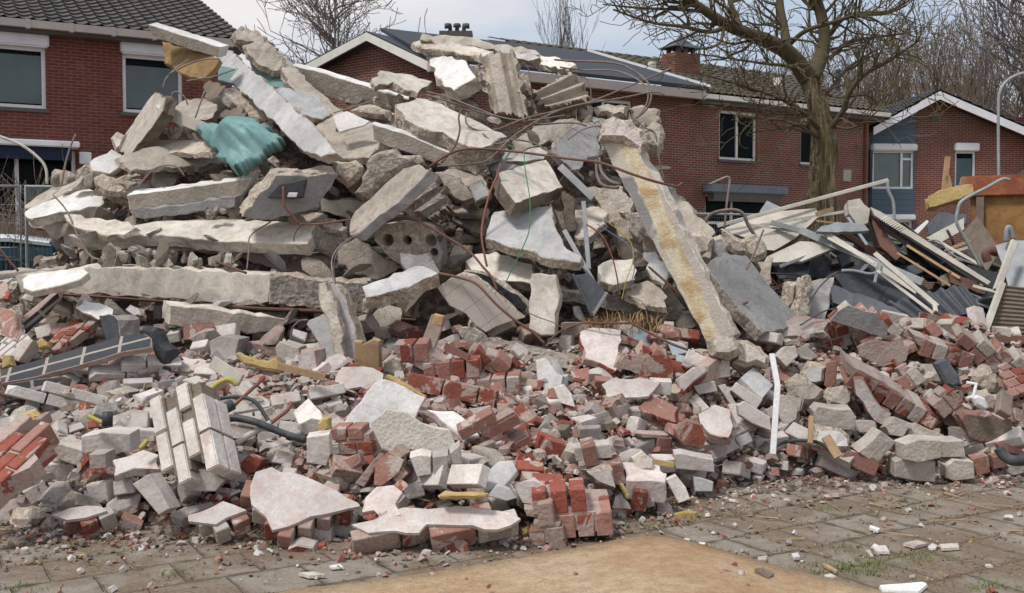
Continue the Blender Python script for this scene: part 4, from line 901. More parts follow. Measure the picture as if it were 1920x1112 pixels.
S_('tapering brown slab hanging under the white slab at the far left', '48,404 100,402 140,424 158,470 130,476 92,442 58,422', (10, 6), .12, 'conc', 'brown', D=8.55)
S_('flat crumbling slab lying on the left end of the long bent beam', '120,403 140,402 175,408 243,416 252,426 232,440 188,440 150,430 124,413', (0, 9), .14, 'pale', 'rough', D=7.75)
B_('grooved beam with a white top edge below the teal sheet', '238,366 340,352 474,333 448,372 440,390 350,402 270,411 249,407 242,392', (5, -12), .14, 'conc', 'white', D=7.95, rough=.004, lm='grooved beam under the teal sheet')
B_('grey lower flange of the grooved beam below the teal sheet', '250,392 350,382 442,368 440,388 350,402 270,411', (3, -4), .08, 'grey', 'grey', D=7.86, block=False)
# ---- long bent beam
B_('very long bent beam with a flat pale top across the left of the heap', '128,440 232,426 305,412 400,411 480,412 592,421 576,458 480,455 400,451 290,440 232,446 160,450', (2, 20), .2, 'cream', 'pale', D=7.75, lm='long bent beam')
B_('smooth rounded underside of the long bent beam', '150,456 290,456 400,466 500,474 602,478 640,496 694,524 604,522 500,500 440,480 380,472 200,470', (4, 3), .2, 'pale', 'pale', D=7.85, block=False)
K_('broken rough end of the long bent beam', '590,421 625,424 646,436 656,452 648,472 620,480 576,472 578,456', (6, 6), .2, 'roughg', D=7.7)
S_('rough slab leaning from the bent beam end to the right', '636,458 670,445 713,477 748,499 744,508 711,525 668,516 634,494', (-6, 6), .12, 'conc', 'roughg', D=7.55)
S_('crumbled slab on top of the right part of the long bent beam', '548,394 575,390 612,404 652,426 640,432 600,420 562,410', (3, 8), .12, 'rough', D=7.8)
B_('pale wall beam behind the crumbled slab, in the middle of the heap', '600,373 640,374 692,378 666,398 655,412 628,404 602,396', (0, -4), .14, 'cream', 'pale', D=8.0)
# ---- hollow-core block with three holes
hb = S_('hollow-core block with three round holes and a black bitumen patch', '516,329 637,327 612,362 590,391 513,413 478,410 454,407', (-26, -22), .3, 'grey', 'rough', D=7.45, rough=.012, lm='hollow-core block with three holes')
holes(hb, [(530, 318, 7.5, .042, (.1, -.55, 1), .3), (559, 316, 7.5, .042, (.1, -.55, 1), .3), (592, 315, 7.5, .042, (.1, -.55, 1), .3)])
chunk('bitumen_patch', None, None, '502,370 525,345 575,335 568,370 548,372 528,371', (0, 0), .012, 'black', D=7.38, rough=.006, parent=None, block=False)
o_ = bpy.context.scene.collection.objects[-1]; tag(o_, 'black bitumen sheet scrap stuck on the hollow-core block with three holes', 'bitumen sheet')
chunk('paper_label', 'small blank white label on the black bitumen scrap', 'label', '541,361 558,361 556,370 538,370', (0, 0), .004, 'plasticw', D=7.35, rough=.0, block=False)
# ---- middle beam with fold
B_('folded rough-edged beam leaning from the centre down to the left', '656,440 657,412 665,396 694,372 722,345 757,315 785,308 806,318 790,336 745,380 700,412 672,438', (14, 12), .13, 'conc', 'lgrey', D=7.3, rough=.012, lm='folded leaning beam')
def groove(n_, a): return lambda u, v: a*math.sin(v*n_*math.pi*2)
quad('concrete_slab', 'ribbed broken slab just right of the folded leaning beam', 'concrete slab', '750,362 808,322 842,388 800,412', (6, 8), .15, 'roughg', 'rough', D=7.55, prof=lambda u, v: .02*math.sin(v*18.8+u), jag=.02, group=GC)
# ---- hollow-core slab with cores
hs = S_('hollow-core slab end with open cores, below the folded leaning beam', '704,424 778,417 815,424 827,476 824,512 800,506 770,500 748,494 722,474 700,450', (10, -6), .3, 'rough', 'conc', D=7.45, rough=.012, lm='hollow-core slab end')
holes(hs, [(760, 452, 7.4, .036, (.15, 1, .1), .5), (722, 452, 7.4, .045, (.15, 1, .1), .5), (806, 452, 7.4, .045, (.15, 1, .1), .5), (812, 474, 7.4, .03, (.15, 1, .1), .5)])
S_('smooth grey plate under the open cores of the hollow-core slab end', '749,474 800,474 814,492 824,512 790,512 752,496', (2, 4), .06, 'grey', 'roughg', D=7.25, block=False)
# ---- centre top
hc_ = S_('hollow-core slab with a white patch at the centre left of the heap', '560,270 572,254 597,232 626,216 694,228 768,252 742,270 704,280 692,296 640,297 600,291', (2, 12), .18, 'conc', 'rough', D=8.2, rough=.014, lm='hollow-core slab with the white patch')
holes(hc_, [(612, 240, 8.15, .055, (1, .4, .2), .24), (606, 266, 8.1, .06, (1, .3, .15), .34)])
chunk('plaster_skin', 'bright white plaster skin on the hollow-core slab at the centre left', 'plaster', '624,217 650,208 694,227 682,236 656,242 637,248 630,236', (0, 2), .02, 'white', 'white', D=8.02, rough=.004, block=False)
B_('long narrow beam with a white edge running right below the white patch', '697,232 764,252 842,285 906,306 902,326 850,318 778,290 730,276 700,262', (4, -9), .12, 'conc', 'white', D=7.95, rough=.004, lm='narrow white-edged beam at the centre')
K_('wavy grey slab piece below the narrow white-edged beam', '694,290 724,280 778,290 800,306 756,316 722,340 694,371 660,361 676,342', (8, 8), .2, 'roughg', D=7.75, rough=.018)
K_('brown rough lump behind the folded beam, left of the wavy piece', '616,303 668,299 683,313 672,336 652,350 636,338', (6, 10), .22, 'rough', D=7.85)
S_('angular slab behind the hollow-core slab below the gable', '650,215 700,212 740,226 738,236 700,224 660,218', (0, 8), .1, 'roughg', D=8.6)
K_('small rough lump behind the white patch', '660,210 690,196 730,205 732,226 690,222', (4, 8), .2, 'rough', D=8.5)
S_('wavy cream slab right below the brick gable', '697,152 714,132 742,138 773,140 811,152 784,174 760,168 736,155 704,162', (-2, 9), .12, 'cream', 'rough', D=8.95, lm='wavy cream slab below the gable')
S_('big cream slab with thick sandy broken edge in the upper centre', '742,196 783,183 815,192 850,206 905,232 951,256 900,280 862,268 830,248 790,240 758,224', (-8, 40), .3, 'cream', 'rough', D=8.05, lm='big cream slab with sandy edge')
S_('tilted slab with a clean white face at the top centre', '800,101 824,104 868,111 880,126 893,144 870,158 850,168 833,162 815,132', (10, 20), .18, 'white', 'pale', D=8.8, lm='clean white slab at the top')
S_('long thin cream slab crowning the top centre of the heap', '791,62 868,70 940,82 990,91 1012,102 962,102 900,90 840,84 786,74', (0, 4), .12, 'cream', 'pale', D=9.2, lm='long crowning slab')
S_('crumbling slab just beneath the long crowning slab', '773,80 792,74 850,81 925,96 906,107 880,104 838,96 790,90', (1, 10), .14, 'pale', 'rough', D=9.1)
S_('small white slab right of the grooved upright slab', '964,96 990,98 1014,108 1002,113 968,110', (0, 6), .08, 'white', 'rough', D=9.1)
S_('cream block at the right end of the crowning slab', '999,116 1013,104 1050,108 1081,121 1066,131 1030,126', (2, 9), .14, 'cream', 'rough', D=9.15)
quad('concrete_slab', 'grey upright slab with two deep lengthwise grooves at the top centre', 'concrete slab', '897,102 962,94 988,218 918,206', (6, 4), .16, 'conc', 'rough', D=8.5, nu=36, nv=26, prof=lambda u, v: -.075*max(0, math.sin(u*9.4+.6))*(.9+.2*math.sin(v*9)), jag=.012, group=GC, lm='grooved upright slab')
quad('concrete_slab', 'fluted grey slab leaning left, right of the grooved upright slab', 'concrete slab', '1000,174 1072,136 1106,186 1024,204', (4, 8), .15, 'conc', 'rough', D=8.6, nu=30, nv=30, prof=lambda u, v: .03*math.sin(v*15), jag=.014, group=GC, lm='fluted slab leaning left')
for i, (lb, pl, mt) in enumerate((
    ('small white lump at the foot of the grooved upright slab', '983,186 1000,184 1002,204 986,206', 'white'), ('white lump below the fluted slab', '1026,200 1048,192 1082,196 1078,214 1050,222 1030,214', 'pale'),
    ('pale knobbly lump right of the fluted slab', '1082,204 1098,190 1112,200 1108,220 1086,224', 'pale'), ('broad pale lump under the loop of rebar', '1112,198 1140,192 1178,200 1176,220 1150,222 1122,214', 'pale'),
    ('grey angular lump inside the rebar loop', '1178,200 1206,192 1240,204 1242,226 1222,246 1196,236 1184,222', 'conc'), ('dangling grey lump at the right shoulder of the heap', '1212,238 1228,222 1243,232 1244,262 1236,280 1218,268 1208,252', 'conc'),
    ('brown lump behind the grooved upright slab', '890,124 900,116 906,160 896,158', 'rough'), ('rounded lump right of the grooved upright slab', '972,140 984,133 996,160 992,176 976,170', 'conc'),
    ('ragged lump left of the green wire end', '930,246 958,240 990,252 1004,270 986,284 952,276', 'rough'), ('rough lump in the shade under the clean white slab', '835,180 870,180 896,196 890,210 850,204', 'rough'),
    ('crumbly lump right of the big cream slab', '856,205 880,200 910,214 912,232 880,226', 'rough'))):
    K_(lb, pl, (4, 9), .2, mt, D=(8.75 if i != 5 else 8.2), rough=.016)
S_('beige slab lying flat below the fluted slab', '960,262 1000,238 1060,222 1090,230 1060,258 1004,276 968,282', (0, 7), .12, 'pale', 'rough', D=8.4)
S_('dark grey rounded slab at the head of the long stained lintel', '1040,288 1046,262 1072,244 1112,218 1156,229 1124,252 1124,282 1088,316 1074,318 1054,300', (-6, 8), .12, 'grey', 'roughg', D=8.1, lm='dark grey rounded slab')
S_('white sliver under the thin rusty bar, right of the big cream slab', '950,300 985,284 1012,276 1028,285 1020,298 985,304', (0, 5), .07, 'white', 'pale', D=7.95)
S_('dark slab behind the white sliver', '912,312 936,292 972,300 960,318 930,330', (2, 8), .12, 'grey', 'grey', D=8.1)
S_('grey bar-like slab sloping right below the narrow white-edged beam', '815,324 845,330 877,350 884,372 868,378 832,352', (4, 6), .12, 'conc', 'conc', D=7.7)
K_('squared grey block hanging left of the cream block', '877,346 900,333 919,357 917,368 892,378 884,364', (4, 6), .14, 'lgrey', D=7.55, rough=.006, bev=.012)
S_('wide rough slab under the rusty bar at the centre', '806,326 850,312 906,330 912,350 880,352 850,330', (0, 10), .14, 'conc', 'rough', D=7.85)
S_('cream block face with a broken dark underside at the centre right', '933,324 985,308 1024,299 1036,316 1056,352 1010,366 966,381 944,352', (-10, 22), .2, 'cream', 'brown', D=7.45, rough=.008, lm='cream block at the centre right')
S_('large pale grey trapezoid slab in the centre of the heap', '926,397 962,390 1036,386 1036,408 1046,434 1064,467 1091,480 1087,492 1028,484 988,468 940,458 909,448 916,422', (2, 16), .12, 'lgrey', 'rough', D=7.15, rough=.012, lm='grey trapezoid slab')
S_('cream plate partly buried under the grey trapezoid slab', '872,490 890,476 930,472 1000,496 994,530 942,526 884,516', (2, 14), .16, 'cream', 'brown', D=7.3)
B_('rough upright block right of the cream block', '1055,358 1078,372 1080,432 1066,436 1056,420', (4, 2), .12, 'brown', 'brown', D=7.5)
K_('dark lump between the trapezoid slab and the upright block', '1036,392 1056,396 1062,430 1048,436 1038,412', (4, 4), .15, 'conc', D=7.5)
# ---- dark recess in the centre
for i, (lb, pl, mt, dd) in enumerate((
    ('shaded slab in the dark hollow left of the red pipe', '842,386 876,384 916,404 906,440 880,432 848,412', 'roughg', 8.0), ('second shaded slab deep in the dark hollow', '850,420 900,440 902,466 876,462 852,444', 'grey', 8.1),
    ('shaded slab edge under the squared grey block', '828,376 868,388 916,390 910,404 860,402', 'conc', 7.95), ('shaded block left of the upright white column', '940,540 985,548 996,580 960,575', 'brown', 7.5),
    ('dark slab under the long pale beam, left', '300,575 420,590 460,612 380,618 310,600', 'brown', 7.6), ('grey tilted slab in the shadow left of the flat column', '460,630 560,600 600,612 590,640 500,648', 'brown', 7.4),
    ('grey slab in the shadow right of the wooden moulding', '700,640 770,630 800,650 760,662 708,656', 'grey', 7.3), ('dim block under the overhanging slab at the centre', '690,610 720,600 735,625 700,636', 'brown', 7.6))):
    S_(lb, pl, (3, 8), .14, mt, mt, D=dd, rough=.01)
# ---- right side of the heap, left of the lintel
for i, (lb, pl, mt, off, dd) in enumerate((
    ('narrow diagonal beam in shadow left of the stained lintel', '1098,352 1114,350 1160,396 1212,462 1206,480 1184,470 1144,420', 'conc', (8, 6), 7.75), ('rough slab at the upper left of the stained lintel', '1126,352 1160,346 1186,372 1182,400 1152,396', 'roughg', (4, 10), 7.9),
    ('brown faced block behind the steel strips', '1078,394 1110,386 1140,399 1134,420 1106,446 1082,448 1072,420', 'pale', (3, 10), 7.6), ('dark slab under the narrow diagonal beam', '1140,432 1176,446 1206,492 1196,512 1162,480', 'brown', (5, 6), 7.7),
    ('pale squared block beside the red wire', '1120,500 1145,487 1188,484 1191,500 1188,524 1150,534 1124,528', 'cream', (1, 14), 7.25), ('flat grey slab right of the pale squared block', '1172,552 1180,535 1214,525 1253,556 1250,574 1210,570', 'conc', (0, 12), 7.2),
    ('grey slab leaning against the left side of the lintel', '1206,474 1226,468 1254,508 1246,534 1218,512', 'lgrey', (4, 8), 7.35), ('brown lump beneath the lintel', '1196,432 1226,446 1236,476 1212,470', 'brown', (4, 6), 7.5),
    ('rough slab beside the lintel halfway down', '1172,396 1206,410 1222,446 1200,452 1178,430', 'roughg', (6, 6), 7.6), ('long slab edge sloping under the lintel', '1222,520 1262,548 1286,580 1262,582 1228,548', 'conc', (4, 6), 7.3))):
    S_(lb, pl, off, .15, mt, 'rough', D=dd)
B_('long weathered grey beam lying flat behind the dry grass', '1048,541 1132,554 1215,568 1312,590 1314,606 1210,592 1130,578 1048,562', (2, -5), .12, 'roughg', 'conc', D=7.3, lm='long weathered beam behind the grass')
# ---- lower left: long pale beam
B_('long pale beam across the left below the stones', '28,518 128,506 180,502 297,504 400,508 506,514 503,566 480,573 380,566 268,558 112,547 40,550', (2, -7), .2, 'cream', 'pale', D=7.35, lm='long pale beam on the left')
B_('grey broken right half of the long pale beam', '506,514 560,520 635,526 690,530 694,560 690,590 644,588 600,579 503,568', (2, -7), .2, 'roughg', 'rough', D=7.3, rough=.014)
chunk('steel_strip', 'rusty steel strip along the underside of the long pale beam', 'steel strip', '110,549 270,560 480,575 600,580 780,598 780,602 600,586 480,580 270,564 112,553', (0, 2), .08, 'rust', D=7.27, rough=.001, block=False)
B_('brown end block right of the grey half of the long beam', '690,556 740,560 782,566 780,598 720,592 690,588', (3, -4), .16, 'brown', 'conc', D=7.4)
S_('white round-cornered slab at the left end of the long pale beam', '41,524 52,515 116,505 158,504 166,511 150,524 110,536 60,546 43,540', (2, 12), .1, 'white', 'pale', D=6.9, rough=.003, lm='white round-cornered slab')
B_('thin grey bar-like beam behind the white round-cornered slab', '-10,512 60,508 122,503 120,514 60,520 -10,526', (0, -4), .1, 'conc', 'conc', D=7.5)
B_('thick wedge-shaped beam under the long pale beam', '318,572 420,583 500,592 566,600 520,616 480,625 400,620 316,609', (-40, -10), .34, 'conc', 'pale', D=7.1, lm='wedge-shaped beam')
B_('sloped-edge broken beam to the right of the flat column', '678,538 700,528 778,498 806,503 823,512 760,540 712,554 688,556', (2, 24), .17, 'lgrey', 'rough', D=6.85, rough=.014, lm='sloping beam right of the flat column')
K_('little lump under the sloped-edge beam', '680,562 700,560 712,572 690,592 678,586', (3, 4), .1, 'rough', D=6.9, bev=.015)
S_('jagged flat column standing upright left of the wooden moulding', '597,535 610,527 632,535 651,567 664,606 670,640 662,686 636,700 624,676 612,674 600,650 574,608 578,600 612,586 600,578', (10, 3), .14, 'lgrey', 'rough', D=6.65, rough=.012, lm='jagged upright column')
B_('narrow rounded rib running down the jagged upright column', '598,534 612,528 626,560 640,610 646,680 636,700 626,660 616,600 602,580', (3, 2), .1, 'pale', 'rough', D=6.55, block=False, rough=.012)
chunk('tiled_slab', 'slab with plain beige ceramic tiles facing down in the lower centre', 'tiled slab', '846,520 819,540 842,573 873,589 892,611 911,624 931,613 981,597 946,562 889,517 866,512', (4, -3), .05, 'tile', 'rough', D=6.9, rough=.004, group=None, lm='tiled slab')
S_('dark bitumen-backed slab behind the tiled slab', '868,508 905,512 932,528 972,552 990,574 984,594 948,562 900,524', (5, -4), .08, 'black', 'rough', D=7.0)
B_('white upright post-like block below the grey trapezoid slab', '998,512 1043,515 1050,555 1041,588 1040,628 1014,629 993,617 993,560', (6, 3), .16, 'cream', 'pale', D=6.75, rough=.01, lm='white upright block')
# ---- stained lintel
li = B_('long lintel with ochre and white stains leaning across the right of the heap', '1123,262 1145,250 1190,273 1236,345 1300,470 1346,560 1378,628 1338,668 1292,582 1230,466 1165,338', (20, 1), .16, 'cream', 'pale', D=7.0, rough=.008, lm='stained leaning lintel')
def stained_():
    m, t, b = base('stained_lintel', .9); v, r, tc = coords(t); sp = nd(t, 'ShaderNodeSeparateXYZ'); t.links.new(tc.outputs['UV'], sp.inputs[0]); n0 = noi(t, tc.outputs['UV'], 6, 5, .65)
    x = addm(t, sp.outputs[0], n0, .07); n = noi(t, v, 7, 5, .65, .4); n1 = noi(t, v, 3, 3, .5); n3 = noi(t, v, 70, 4, .7)
    edge = mixc(t, ramp(t, n1, .5, .54), (.58, .53, .45), (.26, .26, .27)); mid = mixc(t, ramp(t, n, .42, .6), (.72, .64, .48), (.5, .35, .19))
    c = mixc(t, ramp(t, x, -.02, -.008), edge, mid); c = mixc(t, ramp(t, x, .095, .105), c, (.52, .47, .42)); c = mixc(t, ramp(t, n3, .4, .8, 0, .5), c, (.3, .24, .17))
    t.links.new(c, b.inputs['Base Color']); bump(t, b, addm(t, n, n3, .6), .012); return m
li.data.materials[0] = stained_()
K_('pinkish crumbly lump with orange stains at the head of the stained lintel', '1126,232 1150,216 1180,222 1206,240 1216,266 1204,296 1180,272 1150,262 1124,262', (6, 8), .2, 'pinkw', 'rough', D=7.1, rough=.02, lm='pinkish lump at the lintel head')
K_('white crumbly lump on the foot of the stained lintel', '1330,640 1345,626 1368,623 1386,640 1392,660 1366,672 1336,668', (4, 10), .16, 'pale', 'rough', D=6.4)
K_('crumbly block at the bottom end of the stained lintel', '1380,640 1405,642 1430,652 1446,668 1440,690 1400,690 1376,676 1388,660', (-4, 10), .18, 'pale', 'rough', D=6.45)
S_('large smooth blue-grey slab right of the stained lintel', '1326,502 1339,484 1362,475 1400,478 1440,533 1508,606 1470,618 1430,624 1374,566', (-12, 16), .14, 'grey', 'roughg', D=7.1, rough=.008, lm='smooth blue-grey slab')
S_('rough tapered slab behind the lintel against the brick house', '1238,344 1266,352 1303,402 1342,434 1330,444 1290,448 1256,404', (4, 8), .18, 'conc', 'roughg', D=8.2, warp=.04)
for i, (lb, pl, mt) in enumerate((
    ('grey rounded lump right of the lintel, leftmost of the row under the white panels', '1290,440 1318,432 1340,446 1334,476 1306,480 1290,462', 'conc'), ('tall grey lump in the row under the white panels', '1332,446 1352,438 1372,458 1368,486 1344,486 1330,470', 'grey'),
    ('dark pointed lump in the row under the white panels', '1352,432 1366,428 1396,452 1402,478 1380,480 1360,462', 'roughg'), ('round-edged lump at the right end of the row under the white panels', '1390,450 1416,436 1434,452 1438,480 1414,490 1394,474', 'rough'),
    ('knobbly lump between the lintel and the blue-grey slab', '1292,478 1322,476 1336,500 1324,520 1304,510', 'roughg'))):
    K_(lb, pl, (4, 8), .2, mt, D=7.6, rough=.018)
S_('narrow slab standing right of the row of lumps', '1420,490 1450,484 1446,512 1440,560 1422,520', (5, 4), .12, 'conc', 'rough', D=7.4)
S_('thin grey plate standing behind the concrete spike', '1516,528 1540,522 1565,526 1556,570 1546,602 1516,600', (4, 2), .1, 'lgrey', 'rough', D=7.4)
K_('pointed concrete spike standing before the thin grey plate', '1489,578 1496,540 1502,517 1512,515 1519,540 1521,570 1514,604 1492,600', (5, 3), .14, 'roughg', D=7.25, bev=.02, warp=.03)
K_('grey shoulder lump left of the concrete spike', '1464,566 1476,532 1494,528 1494,570 1476,584', (4, 4), .15, 'conc', D=7.35)
K_('pinkish mortar lump right of the blue-grey slab', '1450,612 1480,598 1530,596 1562,602 1560,636 1500,640 1456,634', (2, 10), .2, 'pinkw', 'pink', D=7.0)
B_('grey mortar ledge lying under the tiled slab', '870,630 930,630 1000,648 1090,666 1084,690 1010,688 960,668 880,650', (2, 8), .16, 'roughg', 'rough', D=6.75, rough=.02)
B_('grey rubble ledge below the wedge-shaped beam', '860,612 905,622 925,640 900,652 868,640', (2, 6), .14, 'roughg', D=6.9, rough=.02)
# ---- small stones on ledges
rg = random.Random(11)
ROCKS = []
for k in range(9):
    bm = cutrock(rg, 1, rg.uniform(.7, 1), rg.uniform(.55, .9), 13); me = bpy.data.meshes.new('stone'); bm.to_mesh(me); bm.free(); ROCKS.append(me)
def stones(x0, y0, x1, y1, n, D, s0, s1, tint, where, mats=('rough', 'pale', 'pale')):
    made = []
    for k in range(n):
        x, y = rg.uniform(x0, x1), rg.uniform(y0, y1); d = D if D else (hitD(x, y) or 9)-.05
        made.append((x, y, d, rg.uniform(s0, s1)))
    made.sort()
    for k, (x, y, d, s) in enumerate(made):
        me = ROCKS[k % 9].copy(); me.materials.append(M[mats[k % len(mats)]]); o = bpy.data.objects.new('concrete_stone', me); lnk(o); o.location = at(x, y, d); o.scale = (s*rg.uniform(.7, 1.3), s*rg.uniform(.6, 1), s*rg.uniform(.6, 1)); o.rotation_euler = (rg.uniform(0, 6), rg.uniform(0, 6), rg.uniform(0, 6))
        c_ = ('rough sandy', 'pale', 'grey')[k % 3]
        tag(o, '%s stone %s, %s from the left' % (c_, where, ORD[k]), 'stone', 'small concrete stones '+where)
ORD = ['first', 'second', 'third', 'fourth', 'fifth', 'sixth', 'seventh', 'eighth', 'ninth', 'tenth', 'eleventh', 'twelfth', 'thirteenth', 'fourteenth', 'fifteenth', 'sixteenth', 'seventeenth', 'eighteenth', 'nineteenth', 'twentieth']+['%s-%s' % (a, b) for a in ('twenty', 'thirty', 'forty', 'fifty', 'sixty', 'seventy', 'eighty', 'ninety') for b in ('first', 'second', 'third', 'fourth', 'fifth', 'sixth', 'seventh', 'eighth', 'ninth')]
stones(186, 470, 345, 498, 22, 7.42, .03, .11, '', 'on the long pale beam at the left')
stones(340, 484, 440, 502, 12, 7.4, .03, .07, '', 'on the middle of the long pale beam')
stones(285, 240, 372, 262, 13, 8.45, .03, .07, '', 'on the shelf-like slab left of the teal sheet')
stones(375, 392, 436, 410, 9, 7.75, .03, .055, '', 'left of the three-hole block')
stones(100, 330, 260, 370, 8, 8.4, .05, .09, '', 'on the left shoulder')
stones(1080, 225, 1240, 250, 9, 8.5, .05, .1, '', 'under the rebar loop')
stones(900, 250, 1060, 300, 10, 8.4, .05, .09, '', 'right of the big cream slab')
stones(1230, 450, 1330, 560, 9, 7.6, .05, .1, '', 'behind the stained lintel')
stones(1060, 430, 1260, 540, 10, 7.75, .05, .11, '', 'in the hollow left of the lintel', ('brown', 'conc', 'roughg'))
stones(830, 440, 900, 520, 6, 8.0, .05, .1, '', 'in the dark hollow at the centre', ('brown', 'roughg', 'grey'))
# ================================================================ rebar, pipes and wires
GW = 'bent reinforcing bars on the heap'
bar('steel_bar', 'thick red-rusted bar crossing below the folded leaning beam', 'steel bar', '718,412,7.35 755,409,7.3 783,414,7.25 830,440,7.15 880,472,7.1 905,500,7.0 922,520,6.95 932,545,6.9', 0.0088, 'rust', group=GW)
bar('steel_bar', 'rusty bar end running left from the folded leaning beam', 'steel bar', '560,420,7.5 600,420,7.4 640,414,7.3 657,412,7.25', 0.0072, 'rust', group=GW)
bar('steel_bar', 'rusty bar curving down over the tiled slab', 'steel bar', '824,513,6.95 860,520,6.85 894,533,6.8 930,570,6.75 965,600,6.75 994,619,6.72 1022,645,6.7', 0.0088, 'rust', group=GW)
bar('steel_bar', 'long thin brown bar sweeping across the centre and over the lintel', 'steel bar', '805,313,7.6 840,290,7.55 876,279,7.5 930,281,7.45 989,287,7.4 1060,297,7.2 1124,305,6.9 1178,324,6.75 1220,338,6.75 1259,348,6.8 1270,350,6.8 1279,343,6.85', 0.0088, 'rust', group=GW)
bar('steel_bar', 'long bar rising to a free tip over the dark roof', 'steel bar', '1259,128,8.6 1178,162,8.5 1097,194,8.4 989,221,8.2 940,240,8.1 912,246,8.05 884,240,8 873,226,8 878,206,8.1', 00.0064, 'rustgrey', group=GW)
bar('steel_bar', 'bar with a hooked tip below the free-tipped bar at the upper right', 'steel bar', '1249,180,8.4 1238,174,8.4 1215,174,8.4 1164,184,8.3 1070,200,8.2 1010,225,8.05 960,258,7.8 915,300,7.6 880,308,7.5 820,312,7.5', 00.0064, 'rustgrey', group=GW)
bar('steel_bar', 'outer bar of the big rebar loop at the upper right', 'steel bar', '1040,112,8.9 1070,114,8.8 1151,118,8.6 1190,134,8.5 1216,157,8.4 1221,182,8.4 1212,205,8.4 1192,222,8.4', 00.0085, 'rustgrey', group=GW)
bar('steel_bar', 'inner bar of the big rebar loop at the upper right', 'steel bar', '1050,126,8.9 1090,131,8.8 1150,132,8.6 1190,146,8.5 1212,165,8.4 1214,190,8.4 1200,214,8.4', 00.0064, 'rustgrey', group=GW)
bar('steel_bar', 'curled bar hanging down over the big cream slab', 'steel bar', '880,210,8.0 866,206,7.95 860,220,7.9 862,245,7.8 852,275,7.7 828,305,7.5', 0.0072, 'rust', group=GW)
bar('steel_bar', 'pair of grey bars along the top of the big cream slab, upper one', 'steel bar', '800,178,8.7 860,196,8.5 920,216,8.3 1000,232,8.2 1070,230,8.2 1100,236,8.2', 00.0074, 'rustgrey', group=GW)
bar('steel_bar', 'pair of grey bars along the top of the big cream slab, lower one', 'steel bar', '800,172,8.7 840,182,8.5 890,202,8.4 940,220,8.3 990,226,8.2 1060,216,8.2', 00.0064, 'rustgrey', group=GW)
bar('steel_bar', 'thin bars above the hollow-core slab with the white patch', 'steel bar', '625,212,8.2 650,204,8.2 676,196,8.25 700,190,8.3 724,196,8.35', 00.0048, 'rustgrey', group=GW)
bar('steel_bar', 'upright thin bar end behind the fluted slab', 'steel bar', '996,190,8.8 994,150,8.8 990,128,8.8 984,122,8.8', 00.0032, 'rustgrey', group=GW)
bar('steel_bar', 'thin bent bar right of the fluted slab', 'steel bar', '1108,188,8.5 1107,165,8.5 1097,146,8.5 1088,145,8.5', 00.0042, 'rustgrey', group=GW)
bar('steel_bar', 'rusty bar end pointing right beyond the lintel foot', 'steel bar', '1300,602,7.2 1340,592,7.05 1402,566,6.8', 0.0088, 'rust', group=GW)
bar('steel_bar', 'rusty bar passing down behind the lintel', 'steel bar', '1216,500,7.1 1250,530,7.0 1291,568,7.0 1310,590,7.0', 0.0080, 'rust', group=GW)
bar('steel_bar', 'rusty bar lying over the dry grass towards the lintel foot', 'steel bar', '1178,603,6.6 1220,625,6.5 1260,645,6.4 1290,656,6.4', 0.0080, 'rust', group=GW)
bar('steel_bar', 'rusty bar arching over the dry grass', 'steel bar', '1030,640,6.7 1050,622,6.65 1090,606,6.6 1130,606,6.6 1180,606,6.6', 0.0072, 'rust', group=GW)
bar('steel_bar', 'rusty bar stub at the left under the bent beam', 'steel bar', '405,490,7.4 430,500,7.35 462,512,7.3', 0.0096, 'rust', group=GW)
bar('steel_bar', 'red-brown bar in front of the parked car at the left edge', 'steel bar', '-20,450,7.2 0,468,7.2 18,490,7.2 34,508,7.2', 0.0088, 'rust', group=GW)
bar('copper_pipe', 'vertical red pipe end in front of the three-hole block', 'pipe', '531,350,7.25 533,385,7.22 545,400,7.25 560,420,7.3', .008, 'redcable')
bar('red_conduit', 'thin red flexible pipe hanging left of the cream block', 'pipe', '939,307,7.3 932,330,7.3 920,358,7.25 908,402,7.2 903,440,7.15 908,475,7.1 913,500,7.1', .0075, 'redcable')
bar('green_wire', 'thin green wire hanging over the grey trapezoid slab', 'wire', '982,280,7.3 985,320,7.15 993,370,7.0 994,410,6.95 990,440,6.9 975,475,6.85 960,505,6.85 948,530,6.85', .0035, 'greenw', ns=4)
bar('green_wire', 'short green wire tuft above the cream block', 'wire', '946,300,7.4 954,288,7.4 962,278,7.4 952,272,7.4', .006, 'greenw', ns=4)
bar('red_wire', 'thin red wire arching into the hollow left of the lintel', 'wire', '1100,421,7.1 1120,434,7.1 1134,450,7.05 1148,483,7.0 1156,515,7.0 1160,540,7.0', .005, 'redcable', ns=4)
bar('yellow_wire', 'thin yellow wire arching beside the lintel', 'wire', '1135,413,7.1 1160,432,7.1 1183,456,7.0 1187,490,7.0 1176,520,6.95 1166,560,6.9', .0035, 'yelloww', ns=4)
bar('blue_wire', 'thin blue wire beside the yellow one', 'wire', '1120,420,7.1 1150,440,7.1 1180,462,7.0 1190,500,7.0 1180,540,6.95', .003, 'bluew', ns=4)
bar('red_wire', 'short bright red wire under the tiled slab', 'wire', '985,584,6.7 1010,595,6.7 1040,606,6.65 1062,620,6.6', .003, 'redcable', ns=4)
bar('steel_bar', 'loop of thin wire rods hanging beside the jagged upright column', 'steel bar', '670,441,7.2 648,452,7.1 630,470,7.0 622,490,6.9 624,515,6.75 628,536,6.65', 00.0048, 'rustgrey', group=GW)
bar('steel_bar', 'second thin rod of the loop beside the jagged upright column', 'steel bar', '664,444,7.2 640,462,7.1 628,485,7.0 626,510,6.8 632,540,6.65', 00.0032, 'rustgrey', group=GW)
bar('tie_wire', 'left tie wire looped round the long bent beam', 'wire', '508,416,7.6 488,428,7.55 468,445,7.52 466,475,7.5 463,504,7.45', .005, 'rustgrey', ns=4)
